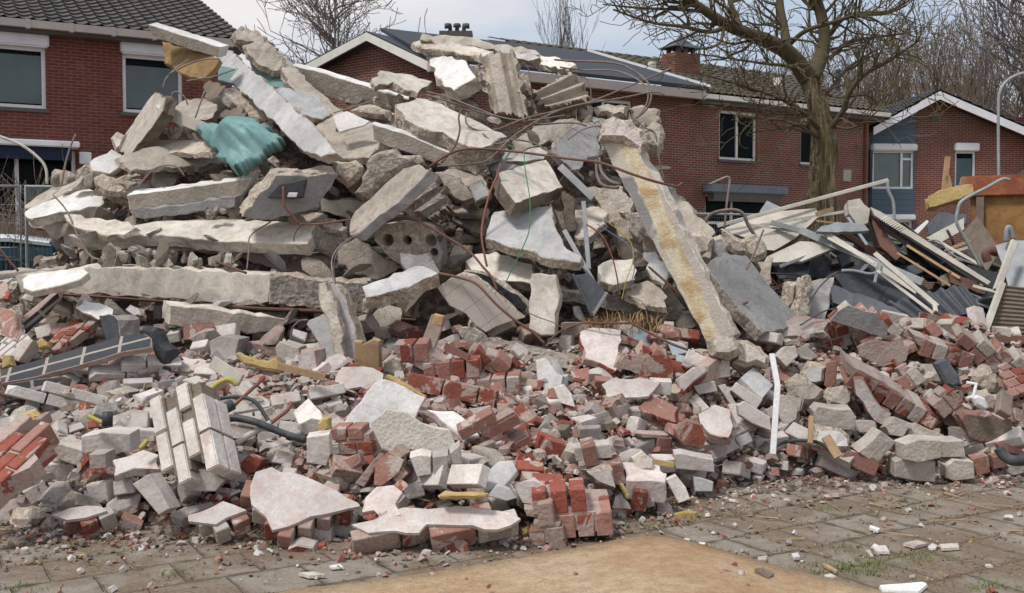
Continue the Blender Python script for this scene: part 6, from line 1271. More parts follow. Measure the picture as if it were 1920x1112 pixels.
W_('long brown brick behind the yellow foam', '446,648 470,642 518,650 520,672 480,676 446,664', (2, -3), .14, 'pink', 'pink', o=-.1)
P_('rough brick end right of the long brown brick', '516,652 524,640 560,652 564,676 540,690 520,676', (6, -3), .16, 'creambrick', o=-.15, rough=.008)
P_('pinkish cube brick left of the jagged upright column', '557,690 564,656 590,658 596,700 566,706', (12, -3), .16, 'pinkw', 'pink', o=-.25)
K_('grey domed lump right of the wooden moulding', '718,700 722,680 738,666 756,674 760,700 740,708', (3, 5), .12, 'conc', o=-.2, bev=.02)
# ---- bits that are not brick
chunk('wooden_moulding', 'piece of pale brown wooden moulding standing by the jagged upright column', 'moulding', '664,640 678,641 680,646 700,636 711,640 712,690 706,702 690,690 664,688', (3, -3), .05, 'wood', 'wood', D=6.3, rough=.001, lm='wooden moulding')
stick('wooden_stake', 'weathered wooden stake with a freshly broken top, centre', 'stake', (822, 596), (780, 712), .09, .05, 'oldwood', 6.5, 6.15)
chunk('stake_tip', None, None, '813,589 832,593 828,612 810,609', (1, -1), .055, 'wood', 'wood', D=6.42, rough=.004, block=False); tag(bpy.context.scene.collection.objects[-1], 'splintered fresh yellow tip on the weathered stake', 'wood splinter')
stick('wood_strip', 'orange wood strip behind the yellow foam', 'wood strip', (520, 686), (610, 708), .04, .02, 'wood', 5.9, 5.9)
stick('wood_strip', 'white painted strip lying over the long dusty brick slab', 'wood strip', (398, 678), (452, 714), .07, .02, 'offw', 5.85, 5.75)
stick('white_strip', 'tall white strip standing at the right of the centre', 'strip', (1447, 664), (1458, 724), .03, .022, 'plasticw', 5.9, 5.8); stick('white_strip', 'lower length of the tall white strip', 'strip', (1458, 722), (1449, 852), .03, .022, 'plasticw', 5.8, 5.72)
LM.append((1452, 760, 'tall white strip'))
stick('wood_strip', 'brown stick standing among the cream bricks at the right', 'stick', (1521, 780), (1519, 832), .025, .02, 'wood', 5.8, 5.75)
stick('wood_strip', 'long thin lath on the ground beside the pinkish cube', 'lath', (1228, 945), (1338, 952), .025, .012, 'wood', 5.45, 5.6)
stick('wood_strip', 'orange wood strip above the pinkish cube', 'wood strip', (1226, 866), (1264, 872), .03, .02, 'foam', 5.5, 5.5); stick('wood_strip', 'thin reddish splinter right of the stake', 'splinter', (834, 648), (880, 672), .04, .015, 'rust', 6.15, 6.1)
stick('wood_strip', 'pointed pale splinter before the white lumpy block', 'splinter', (1548, 818), (1572, 858), .05, .03, 'wood', 5.75, 5.7); stick('wood_strip', 'small upright stub of wood at the right edge of the pile', 'stub', (1884, 740), (1880, 778), .08, .05, 'oldwood', 6.1, 6.0)
bar('copper_pipe', 'straight copper pipe leaning over the black hose', 'pipe', '412,786,5.3 450,750,5.4 496,708,5.55', .010, 'redcable', sm=False)
bar('copper_pipe', 'copper pipe end in front of the pink-topped ledge', 'pipe', '546,754,5.45 540,768,5.4 520,784,5.35 504,796,5.3', .01, 'redcable'); bar('white_pipe', 'short white pipe sleeve on the copper pipe end', 'pipe', '508,793,5.28 470,814,5.22 442,832,5.15', .016, 'offw')
bar('hose', 'thick black hose across the centre left', 'hose', '412,790,5.25 440,784,5.22 480,792,5.2 530,812,5.2 574,826,5.2', .018, 'blackw', ns=10); bar('hose', 'thinner black hose looping over the thick one', 'hose', '398,750,5.5 440,744,5.45 476,752,5.4 500,784,5.35 508,800,5.3', .010, 'blackw', ns=8)
bar('hose', 'black hose stub under the copper pipe', 'hose', '402,786,5.3 420,768,5.35 436,758,5.4', .03, 'blackw', ns=10)
bar('yellow_pipe', 'yellow bent pipe beside the tilted stack of pale bricks', 'pipe', '392,734,5.45 410,718,5.5 430,712,5.5 444,722,5.5', .015, 'yelloww'); bar('yellow_pipe', 'short yellow pipe left of the tilted stack', 'pipe', '166,780,5.2 180,787,5.18 194,793,5.15', .012, 'yelloww'); bar('yellow_pipe', 'yellow pipe stub below the square of pale bricks', 'pipe', '262,842,4.95 270,834,5.0 276,826,5.0', .014, 'yelloww')
bar('grey_pipe', 'short grey pipe standing between pale bricks at the left', 'pipe', '202,772,5.15 201,800,5.1', .025, 'blackw', ns=12, sm=False)
bar('grey_pipe', 'thin black curved rim on the ground right of the white strip', 'rim', '1452,838,5.8 1475,828,5.85 1510,826,5.85 1540,832,5.8 1560,850,5.75', .01, 'blackw')
bar('white_pipe', 'small white bent bracket at the right', 'bracket', '1812,718,6.2 1830,720,6.2 1826,742,6.15 1812,748,6.15', .012, 'plasticw', sm=False)
chunk('bottle_cap', 'white plastic cap lying among bricks at the right', 'plastic cap', '1824,746 1834,740 1848,746 1856,764 1848,770 1830,760', (2, 2), .06, 'plasticw', D=6.1, rough=.001, bev=.015)
bar('grey_pipe', 'dark curved gutter piece at the lower right edge', 'gutter piece', '1872,840,6.0 1884,856,5.98 1902,864,5.95 1930,862,5.95', .03, 'blackw', ns=10)
for i, (lb, pl, o_) in enumerate((('yellow foam lump before the long brown brick', '440,664 470,668 500,676 514,670 524,682 518,696 490,692 456,684', -.35), ('yellow foam strip on the large smooth white plate', '718,706 730,701 744,712 776,728 800,742 796,747 760,734 732,724', -.5),
    ('yellow foam lump above the white brick standing on end', '594,794 606,782 616,784 618,804 606,814 596,812', -.35), ('flat yellow foam slice on the long low front chunk', '820,930 834,922 880,922 912,926 910,933 860,935 824,936', -.45),
    ('yellow foam lump at the front right corner of the pile', '1262,962 1290,956 1308,960 1308,988 1284,998 1266,992', None), ('small yellow foam crumb at the left above the red brick slab', '45,776 60,772 72,780 62,794 48,796', -.3), ('yellow foam crumb at the left edge on the pale bricks', '0,664 14,666 19,684 0,692', -.3),
    ('yellow foam crumb above the long dark strip', '64,640 74,630 82,644 90,638 88,650 70,654', -.3), ('yellow foam crumb at the right front', '1302,938 1320,932 1338,938 1330,945 1306,946', -.2), ('yellow foam crumb under the stake', '870,730 884,728 888,748 874,746', -.2), ('small yellow foam slice right of the sloping red brick block', '1160,908 1168,906 1180,928 1172,934', -.3),
    ('yellow foam crumb by the two-brick front piece', '976,992 990,986 994,1002 980,1006', -.2))):
    chunk('foam_piece', lb, 'foam piece', pl, (3, 4), .06 if i else .05, 'foam', 'foam', o=o_ or 0, D=5.2 if o_ is None else None, rough=.006, bev=.014, group='yellow foam pieces in the rubble', warp=.02)
for lb, pl in (('large pale blue tile plate below the dry grass', '1164,618 1186,612 1226,622 1250,640 1220,650 1190,640'), ('small pale blue tile plate right of the dry grass', '1250,636 1282,644 1296,660 1262,668'), ('pale blue tile piece between the two red bricks', '1268,664 1290,668 1284,690 1268,684')):
    chunk('blue_tile', lb, 'tile', pl, (0, 3), .03, 'lblue', 'pale', o=-.15, rough=.002, group='pale blue tile pieces')
chunk('red_disc', 'dark red round lid lying on the paving', 'lid', '1302,1008 1312,996 1330,993 1342,1004 1334,1014 1312,1016', (0, 4), .03, 'redbrick', D=5.0, rough=.001)
# ================================================================ loose bricks scattered over the lower rubble
rg = random.Random(21)
KINDS = {'pale': ('palebrick', 'pale'), 'grey': ('greybrick', 'grey'), 'cream': ('creambrick', 'worn cream'), 'red': ('redbrick', 'red'), 'pink': ('pinkbrick', 'dusty pink'), 'mort': ('pinkw', 'mortar-coated')}
PROTO = {}
for kk, (mt, wd_) in KINDS.items():
    L_ = []
    for i in range(9):
        half = i in (1, 3, 5, 7)
        sz = (.23, .11, .085) if kk == 'cream' else (.215, .102, .07)
        me = bpy.data.meshes.new('brick'); b_ = brickmesh(rg, *sz, cuts=(0, 1, 1, 2, 2, 1, 3, 2, 0)[i], half=half, wear=.008 if kk == 'cream' else .004); b_.to_mesh(me); b_.free(); me.materials.append(M[mt]); L_.append((me, half))
    PROTO[kk] = L_
def mix(px, py):
    if px < 560 and py < 960: w_ = dict(pale=6, grey=4, pink=1, mort=2, red=.3)
    elif px < 700: w_ = dict(pale=3, grey=3, pink=3, red=2, mort=3)
    elif px < 1130: w_ = dict(pale=2.2, grey=1.6, pink=4, red=3, mort=4)
    elif px < 1300: w_ = dict(pale=3, grey=2, pink=3, red=2.5, mort=3)
    elif px < 1480: w_ = dict(pale=5, grey=4, pink=2, red=1.2, mort=1.5) if py < 800 else dict(pale=2, grey=2, pink=4, red=1.5, mort=2)
    elif px < 1700: w_ = dict(cream=5, grey=2, pink=2, mort=2, red=.8)
    else: w_ = dict(cream=3, pink=4, red=2.5, mort=2, grey=1)
    if py > 900 and px > 1280 and px < 1500: w_ = dict(pink=4, grey=2, red=1)
    r = rg.random()*sum(w_.values())
    for k, v in w_.items():
        r -= v
        if r <= 0: return k
    return k
pts = []; tries = 0
while tries < 22000 and len(pts) < 470:
    tries += 1
    x = rg.uniform(-3.1, 3.7); y = rg.uniform(4.6, 7.5); z = H(x, y)
    if z < .02 or z > 1.02: continue
    if any((x-a[0])**2+(y-a[1])**2+(z-a[2])**2 < .0169 for a in pts): continue
    px, py, d = topx(Vector((x, y, z)))
    if not (-60 < px < 1980) or py > 1050: continue
    if px > 1440 and py < 590+0: continue
    if py < 618 and px < 1320: continue
    rr_ = 30*5/d
    if any(inpoly(px, py, pl) and D < d+.45 for pl, D in POLYS): continue
    if y < itp(FR, x)+.1 and rg.random() < .6: continue
    if any(D > d-.35 and D < d+.6 and any(inpoly(px+ax, py+ay, pl) for ax, ay in ((-rr_, 0), (rr_, 0), (0, rr_*.6), (0, -rr_))) for pl, D in POLYS) and rg.random() < .8: continue
    pts.append((x, y, z, px, py, d))
print('scatter', len(pts))
pts.sort(key=lambda a: a[5])
made = []
for i, (x, y, z, px, py, d) in enumerate(pts[:330]):
    kk = mix(px, py); me, half = rg.choice(PROTO[kk])
    made.append((kk, me, half, x, y, z, px, py, d))
cnt = {}
for it in made:
    kk, me, half, x, y, z, px, py, d = it
    lx, ly, lt = min(LM, key=lambda l: (l[0]-px)**2+(l[1]-py)**2*1.2)
    dx, dy = px-lx, py-ly
    rel = ('right of' if dx > 0 else 'left of') if abs(dx) > abs(dy) else ('below' if dy > 0 else 'above')
    cnt.setdefault((kk, half, rel, lt), []).append((math.hypot(dx, dy), it))
for (kk, half, rel, lt), L_ in cnt.items():
    L_.sort(key=lambda a: a[0])
    for n_, (dist, (k2, me, h2, x, y, z, px, py, d)) in enumerate(L_):
        o = bpy.data.objects.new('brick', me); lnk(o)
        tilt = rg.choice((0, 0, 1, 1, 2)); rz = rg.uniform(0, 6.28)
        rx, ry = (rg.gauss(0, .22), rg.gauss(0, .22)) if tilt == 0 else ((math.pi/2+rg.gauss(0, .3), rg.gauss(0, .3)) if tilt == 1 else (rg.gauss(0, .5), rg.uniform(.4, 1.2)))
        o.rotation_euler = (rx-.2, ry, rz); s = rg.uniform(.88, 1.05) if not half else rg.uniform(.85, 1.1); o.scale = (s*rg.uniform(.8, 1.05), s, s*rg.uniform(.9, 1.1))
        o.location = (x, y, z+rg.uniform(-.01, .04))
        ordn = '' if len(L_) == 1 else ('nearest ' if n_ == 0 else ORD[n_]+' nearest ')
        tag(o, '%s%s %s %s the %s' % (ordn, KINDS[kk][1], 'half brick' if half else 'brick', rel, lt), 'brick', GBR)
# the deeper bricks that hardly show: one mass
bm = bmesh.new(); 
for (x, y, z, px, py, d) in pts[330:]:
    t_ = bmesh.new(); t_.from_mesh(rg.choice(PROTO[rg.choice(('pale', 'pink', 'grey'))])[0])
    t_.transform(Matrix.Translation((x, y, z)) @ Matrix.Rotation(rg.uniform(0, 6), 4, 'Z') @ Matrix.Rotation(rg.uniform(-.8, .8), 4, 'X')); me = bpy.data.meshes.new('t'); t_.to_mesh(me); t_.free(); bm.from_mesh(me); bpy.data.meshes.remove(me)
if len(bm.verts): tag(mk('brick_rubble', bm, M['greybrick']), 'pale and grey bricks lying deep between the chunks of the heap', 'rubble', kind='stuff')
else: bm.free()
# ---- fragments: crumbs over the rubble and on the paving
def crumbs(name, label, pos, mats, smin, smax, seed, flat=.5, pw=2.2):
    rr = random.Random(seed); bm = bmesh.new()
    for p in pos:
        s = smin+(smax-smin)*rr.random()**pw; mi = rr.randrange(len(mats)); n_ = rr.choice((4, 5, 6)); q = Matrix.Rotation(rr.uniform(0, 6.28), 3, 'Z') @ Matrix.Rotation(rr.gauss(0, .5), 3, 'X') @ Matrix.Rotation(rr.gauss(0, .4), 3, 'Y')
        fl = rr.uniform(.2, 1)*flat*1.4; a = [Vector((math.cos(k*6.283/n_+rr.uniform(-.3, .3))*s*rr.uniform(.7, 1.2), math.sin(k*6.283/n_)*s*rr.uniform(.5, 1), 0)) for k in range(n_)]
        t_ = [bm.verts.new(Vector(p)+q@(v*rr.uniform(.6, .9)+Vector((0, 0, s*fl)))) for v in a]; b_ = [bm.verts.new(Vector(p)+q@(v-Vector((0, 0, s*fl*.4)))) for v in a]
        bm.faces.new(t_).material_index = mi; bm.faces.new(b_[::-1]).material_index = mi
        for k in range(n_): bm.faces.new((b_[k], b_[(k+1) % n_], t_[(k+1) % n_], t_[k])).material_index = mi
    return tag(mk(name, bm, [M[m] for m in mats]), label, 'rubble', kind='stuff')
rr = random.Random(77); pos = []
while len(pos) < 17000:
    x = rr.uniform(-3.4, 4); y = rr.uniform(4.5, 7.4); z = H(x, y)
    if 0 < z < 1.2 and (y < 6.8 or x > 1.3): pos.append((x, y, z-.05+rr.uniform(.0, .10)))
crumbs('brick_crumbs', 'broken brick and mortar crumbs between the bricks', pos, ['pinkbrick', 'greybrick', 'palebrick', 'redbrick', 'pink', 'creambrick', 'brown', 'pink'], .008, .055, 4)
pos = []
while len(pos) < 1500:
    x = rr.uniform(-4.6, 2.2); y = rr.uniform(6.9, 9.6); z = H(x, y)
    if z > .5: pos.append((x, y, z-.3+rr.uniform(-.06, .06)))
crumbs('concrete_crumbs', 'broken concrete crumbs lying in the gaps of the upper heap', pos, ['rough', 'conc', 'roughg', 'brown', 'pale'], .02, .1, 5, .8)
pos = []
while len(pos) < 4200:
    x = rr.uniform(-3, 4); f_ = itp(FR, x); y = f_-abs(rr.gauss(0, .28))+.08
    if y > 2.4: pos.append((x, y, .006))
for _ in range(1300): pos.append((rr.uniform(-2.5, 3.5), rr.uniform(3.0, 6), .005))
for _ in range(90): pos.append((rr.uniform(-.5, 1.0), rr.uniform(2.6, 4.4), .062*math.exp(-((960+F*0-960)/330)**2)*.8))
crumbs('ground_crumbs', 'small crumbs of brick, plaster and wood strewn on the paving', pos, ['pink', 'greybrick', 'palebrick', 'redbrick', 'brown', 'oldwood', 'brown', 'pinkbrick'], .003, .028, 6, .5, 3.)
# flakes of white and wood on the paving, larger ones are things
FL = [('pale plaster flake', '1632,992 1650,998 1646,1002 1630,996', 'white'), ('white crumpled paper scrap', '1620,1036 1630,1034 1640,1050 1632,1048', 'white'), ('pale plaster flake', '1694,1026 1720,1020 1740,1026 1715,1032', 'white'), ('pale pink stone', '1736,1030 1748,1022 1762,1028 1756,1036 1740,1036', 'pinkw'),
 ('white flat strip', '1762,1028 1796,1026 1798,1034 1766,1036', 'white'), ('wood splinter', '1532,1060 1545,1058 1578,1078 1572,1084', 'wood'), ('white flat board corner', '1650,1106 1730,1100 1738,1104 1722,1118 1655,1116', 'white'), ('pale plaster flake', '1535,1084 1560,1080 1574,1088 1548,1090', 'white'), ('pink tile crumb', '1636,1032 1660,1030 1668,1042 1644,1042', 'pinkw'),
 ('pale plaster flake', '612,1066 640,1062 650,1070 620,1072', 'white'), ('pale plaster flake', '560,1082 590,1080 612,1086 580,1088', 'white'), ('yellow foam crumb', '143,1044 156,1040 163,1046 150,1050', 'foam'), ('brown wood chip', '960,1046 978,1040 990,1050 970,1054', 'oldwood'), ('pale plaster crumb', '1130,1000 1150,1008 1146,1012 1126,1004', 'white'), ('pale plaster flake', '1284,1016 1294,1018 1290,1024 1282,1020', 'white'),
 ('pale plaster flake', '1308,1022 1326,1022 1322,1028 1306,1027', 'white'), ('pale plaster flake', '1420,1052 1438,1050 1436,1058 1422,1058', 'white'), ('grey stone', '1470,1018 1484,1012 1488,1024 1474,1026', 'grey'), ('pale plaster flake', '1484,1046 1496,1044 1500,1052 1488,1054', 'white'), ('pale plaster flake', '1704,1084 1716,1082 1718,1088 1702,1090', 'white')]
for i, (lb, pl, mt) in enumerate(FL):
    P = [ground(x, y) for x, y in parse(pl)]; c = sum(P, Vector())/len(P); bm = bmesh.new(); a = [bm.verts.new(p-c+Vector((0, 0, .016))) for p in P]; b_ = [bm.verts.new((p-c)*1.04+Vector((0, 0, .004))) for p in P]
    bm.faces.new(a); bm.faces.new(b_[::-1])
    for k in range(len(P)): bm.faces.new((a[k], b_[k], b_[(k+1) % len(P)], a[(k+1) % len(P)]))
    bmesh.ops.recalc_face_normals(bm, faces=bm.faces); o = mk('flake', bm, M['pale' if mt == 'white' and i % 3 else mt]); o.location = c; o.location.z += .003
    cx, cy = topx(c)[:2]; o['label'] = '%s on the paving, %s in the row of flakes counted from the left edge' % (lb, ORD[i]) ; o['category'] = 'flake'; o['group'] = 'flakes lying on the paving'; o['_x'] = cx
    if i % 2: o.scale = (.7, .7, .7)
fl = sorted([o for o in col.objects if '_x' in o], key=lambda o: o['_x'])
for i, o in enumerate(fl):
    o['label'] = o['label'].split(' on the paving')[0]+' on the paving, %s flake from the left' % ORD[i]; del o['_x']
# ---- mortar lumps between the bricks
LUMPS = []
for k in range(8):
    bm = cutrock(rg, 1, rg.uniform(.6, .9), rg.uniform(.4, .7), 10); bmesh.ops.bevel(bm, geom=list(bm.edges), offset=.03, segments=1, affect='EDGES', clamp_overlap=True); me = bpy.data.meshes.new('lump'); bm.to_mesh(me); bm.free(); LUMPS.append(me)
LMESH = {(k, m): None for k in range(8) for m in ('pinkw', 'pink', 'pinkbrick', 'pale')}
got = []; tries = 0
while len(got) < 85 and tries < 9000:
    tries += 1; x = rg.uniform(-3, 3.6); y = rg.uniform(4.7, 7.3); z = H(x, y)
    if z < .05 or z > .95: continue
    px, py, d = topx(Vector((x, y, z)))
    if not (-40 < px < 1960) or (py < 625 and px < 1320) or any(inpoly(px, py, pl) and D < d+.45 for pl, D in POLYS): continue
    if any((x-a[0])**2+(y-a[1])**2 < .07 for a in got): continue
    got.append((x, y, z, px, py))
cnt = {}
for x, y, z, px, py in got:
    m = rg.choice(('pinkw', 'pink', 'pinkbrick', 'pale') if px > 560 else ('pinkw', 'pale', 'pale', 'pink'))
    lx, ly, lt = min(LM, key=lambda l: (l[0]-px)**2+(l[1]-py)**2*1.2); dx, dy = px-lx, py-ly
    rel = ('right of' if dx > 0 else 'left of') if abs(dx) > abs(dy) else ('below' if dy > 0 else 'above')
    cnt.setdefault((m, rel, lt), []).append((math.hypot(dx, dy), x, y, z))
for (m, rel, lt), L_ in cnt.items():
    L_.sort()
    for n_, (dd, x, y, z) in enumerate(L_):
        k = rg.randrange(8)
        if not LMESH[k, m]: LMESH[k, m] = LUMPS[k].copy(); LMESH[k, m].materials.append(M[m])
        o = bpy.data.objects.new('mortar_lump', LMESH[k, m]); lnk(o); s = rg.uniform(.07, .125); o.scale = (s, s, s); o.location = (x, y, z+.03); o.rotation_euler = (rg.uniform(-.6, .6), rg.uniform(-.6, .6), rg.uniform(0, 6.28))
        tag(o, '%s%s mortar lump %s the %s' % ('' if len(L_) == 1 else ('nearest ' if n_ == 0 else ORD[n_]+' nearest '), {'pinkw': 'whitish pink', 'pink': 'grey-pink', 'pinkbrick': 'reddish', 'pale': 'pale'}[m], rel, lt), 'mortar lump', 'mortar lumps among the bricks')
# ---- small clusters of bricks still mortared together
def clustermesh(rg, rows, n, offs=True):
    bm = bmesh.new(); bl, bw, bh, j = .2, .095, .058, .011
    for r in range(rows):
        x0 = (r % 2)*.1 if offs else 0
        for k in range(n+(1 if rg.random() < .3 else 0)):
            L_ = bl*(1 if rg.random() < .6 else rg.uniform(.45, .8)); t_ = bmesh.new(); x = x0+k*(bl+j)
            box(t_, x, x+L_, -bw/2+rg.uniform(-.004, .004), bw/2, r*(bh+j), r*(bh+j)+bh)
            for _ in range(rg.choice((0, 1, 2))):
                s = Vector((rg.choice((0, 1)), rg.choice((-1, 1)), rg.choice((0, 1)))); c = Vector((x+s.x*L_, s.y*bw/2, r*(bh+j)+s.z*bh)); no = Vector(((s.x-.5)*2*rg.uniform(.3, 1), s.y*rg.uniform(.3, 1), (s.z-.5)*2*rg.uniform(.3, 1))).normalized()
                q = bmesh.ops.bisect_plane(t_, geom=t_.verts[:]+t_.edges[:]+t_.faces[:], plane_co=c-no*rg.uniform(.005, .025), plane_no=no, clear_outer=True); bmesh.ops.holes_fill(t_, edges=[e for e in q['geom_cut'] if isinstance(e, bmesh.types.BMEdge)])
            bmesh.ops.bevel(t_, geom=list(t_.edges), offset=.003, segments=1, affect='EDGES', clamp_overlap=True)
            me = bpy.data.meshes.new('t'); t_.to_mesh(me); t_.free(); bm.from_mesh(me); bpy.data.meshes.remove(me)
        if r < rows-1:
            nf = len(bm.faces); t_ = bmesh.new(); bmesh.ops.create_grid(t_, x_segments=2, y_segments=2, size=.5); t_.free()
            v = box(bm, x0+.01, x0+n*(bl+j)-.02, -bw/2+.006, bw/2-.006, r*(bh+j)+bh-.004, (r+1)*(bh+j)+.004, 1)
            for q in v: q.co += Vector((rg.uniform(-.015, .015), rg.uniform(-.004, .008), 0))
    c = sum((v.co for v in bm.verts), Vector())/len(bm.verts)
    for v in bm.verts: v.co -= c
    for k in range(rg.randint(2, 4)):   # blobs of mortar stuck on
        t_ = cutrock(rg, rg.uniform(.03, .07), rg.uniform(.02, .04), rg.uniform(.015, .035), 7); off = Vector((rg.uniform(-.12, .12), rg.choice((-1, 1))*bw*.45, rg.uniform(-.06, .06)))
        for v in t_.verts: v.co += off
        for f in t_.faces: f.material_index = 1
        me = bpy.data.meshes.new('t'); t_.to_mesh(me); t_.free(); bm.from_mesh(me); bpy.data.meshes.remove(me)
    return bm
CL = []
for i in range(12):
    bm = clustermesh(rg, (2, 3, 2, 3, 4, 2)[i % 6], (1, 1, 2, 2, 1, 2)[i % 6]); me = bpy.data.meshes.new('cluster'); bm.to_mesh(me); bm.free()
    me.materials.append(M[('redbrick', 'pinkbrick', 'palebrick')[i % 3]]); me.materials.append(M['pink' if i % 3 < 2 else 'conc']); CL.append(me)
got = []; tries = 0
while len(got) < 62 and tries < 20000:
    tries += 1; x = rg.uniform(-3, 3.7); y = rg.uniform(4.9, 7.2); z = H(x, y)
    if z < .08 or z > .95: continue
    px, py, d = topx(Vector((x, y, z)))
    if not (-40 < px < 1960) or (py < 640 and px < 1320) or any(D < d+.4 and any(inpoly(px+ax, py+ay, pl) for ax, ay in ((0, 0), (-34, 0), (34, 0), (0, -24), (0, 24))) for pl, D in POLYS): continue
    if any((x-a[0])**2+(y-a[1])**2 < .10 for a in got): continue
    got.append((x, y, z, px, py))
cnt = {}
for x, y, z, px, py in got:
    ty = 2 if (px < 560 or 1280 < px < 1480) and rg.random() < .93 else rg.choice((0, 1, 0, 1, 2)); lx, ly, lt = min(LM, key=lambda l: (l[0]-px)**2+(l[1]-py)**2*1.2); dx, dy = px-lx, py-ly
    rel = ('right of' if dx > 0 else 'left of') if abs(dx) > abs(dy) else ('below' if dy > 0 else 'above'); cnt.setdefault((ty, rel, lt), []).append((math.hypot(dx, dy), x, y, z))
for (ty, rel, lt), L_ in cnt.items():
    L_.sort()
    for n_, (dd, x, y, z) in enumerate(L_):
        o = bpy.data.objects.new('brick_cluster', CL[ty+3*rg.randrange(4)]); lnk(o); o.location = (x, y, z+.06)
        o.rotation_euler = (rg.choice((0, 1.4, -.4, .5))+rg.gauss(0, .2)-.2, rg.gauss(0, .3), rg.uniform(-.9, .9)+rg.choice((0, 3.14)))
        tag(o, '%scluster of %s mortared bricks %s the %s' % ('' if len(L_) == 1 else ('nearest ' if n_ == 0 else ORD[n_]+' nearest '), ('red', 'pink', 'pale')[ty], rel, lt), 'brick cluster', 'clusters of mortared bricks in the rubble')
# ---- wood splinters
bm = bmesh.new(); rr = random.Random(12)
for k in range(260):
    x = rr.uniform(-3, 3.8); y = rr.uniform(4.7, 7); z = H(x, y)+rr.uniform(0, .07)
    if z < 0: z = .012
    l = rr.uniform(.03, .22); a = rr.uniform(0, 6.28); d = Vector((math.cos(a), math.sin(a), rr.gauss(0, .25)*(z > .05)))*l; tube(bm, [Vector((x, y, z))-d/2, Vector((x, y, z))+d/2], [rr.uniform(.002, .007), .001], 4)
tag(mk('wood_splinters', bm, M['wood']), 'thin wood splinters strewn through the brick rubble', 'splinters', kind='stuff')
# ================================================================ scrap heap on the right
def X_(name, label, cat, poly, off, t, f, s=None, **k): return chunk(name, label, cat, poly, off, t, f, s or f, rough=k.pop('rough', .001), bev=.002, **k)
X_('white_board', 'large off-white board with curled far edge, leftmost on the scrap heap', 'board', '1350,430 1440,398 1530,390 1534,400 1504,440 1450,452 1400,446', (2, 6), .04, 'offw', D=9.6, lm=None)
X_('white_board', 'off-white drawer-like board in the middle of the left boards', 'board', '1420,444 1490,434 1532,402 1536,406 1490,448 1452,470 1432,468', (0, 12), .12, 'offw', 'wood', D=9.2)
X_('white_board', 'lowest off-white board with two small screws, on the left of the scrap heap', 'board', '1440,480 1500,452 1568,455 1572,462 1504,490 1450,492', (1, 4), .03, 'offw', D=8.8)
X_('zinc_sheet', 'bent grey zinc sheet corner behind the left boards', 'metal sheet', '1424,396 1438,376 1472,392 1466,400 1430,402', (1, 3), .02, 'zinc', D=10)
X_('roofing_sheet', 'black crumpled roofing sheet under the left boards', 'roofing sheet', '1452,500 1520,470 1600,472 1664,500 1700,540 1760,590 1690,590 1600,556 1520,540 1462,524', (2, 10), .05, 'black', D=8.9, rough=.02, warp=.1)
X_('roofing_sheet', 'second black roofing sheet below the radiator', 'roofing sheet', '1560,520 1640,510 1700,530 1790,560 1800,600 1700,610 1600,580', (2, 8), .05, 'black', D=8.5, rough=.02, warp=.08)
X_('roofing_sheet', 'dark sheet sloping to the red bricks', 'roofing sheet', '1558,534 1640,560 1740,610 1730,626 1640,590 1562,566', (2, 6), .04, 'slate', D=7.9, rough=.01, warp=.03)
quad('corrugated_sheet', 'dark grey corrugated roof sheet in front of the scrap heap', 'corrugated sheet', '1662,568 1806,532 1850,592 1730,612', (1, 5), .03, 'slate', D=7.9, nu=60, nv=14, prof=lambda u, v: .022*math.sin(u*38), jag=.002, block=True, smooth=True)
quad('radiator', 'long white radiator grille lying diagonally on the scrap heap', 'radiator', '1634,392 1650,396 1862,532 1838,536', (-8, 12), .12, 'offw', D=9.0, nu=6, nv=110, prof=lambda u, v: .0, jag=.001)
quad('radiator_grille', 'black slatted grille panel along the lower edge of the white radiator', 'grille', '1650,412 1664,406 1846,526 1830,530', (-3, 5), .03, 'black', D=8.92, nu=30, nv=6, prof=lambda u, v: 0, jag=.001)
slr = bmesh.new()
gr_ = empty('grille_slats', at(1745, 470, 8.85)); tag(gr_, 'row of pale slats across the black grille of the radiator', 'slats')
for k in range(46):
    u = k/45; a = at(1652+u*182, 413+u*117, 8.86)-gr_.location; b_ = at(1664+u*184, 406+u*119, 8.86)-gr_.location; tube(slr, [a, b_], .006, 4)
mk('slat', slr, M['offw'], gr_)
X_('white_board', 'white trim board along the upper edge of the radiator', 'board', '1632,388 1650,396 1858,528 1852,534 1640,404', (2, 4), .05, 'offw', D=8.8)
X_('metal_box', 'torn white metal housing at the top end of the radiator', 'metal housing', '1590,376 1612,372 1632,392 1628,418 1608,424 1592,400', (4, 4), .15, 'offw', 'pale', D=9.0, rough=.01)
X_('rusty_channel', 'brown rusty channel hanging from the torn metal housing', 'metal channel', '1630,404 1644,410 1690,480 1680,488 1650,462', (3, 4), .06, 'rust', D=8.95)
stick('white_post', 'long white tube pointing up right from the left boards', 'tube', (1345, 424), (1665, 338), .035, .035, 'offw', 9.6, 9.6)
bar('grey_tube', 'grey hooked tube hanging from the white tube tip', 'tube', '1664,338,9.4 1666,358,9.4 1675,380,9.4 1677,415,9.4', .015, 'zinc', ns=8)
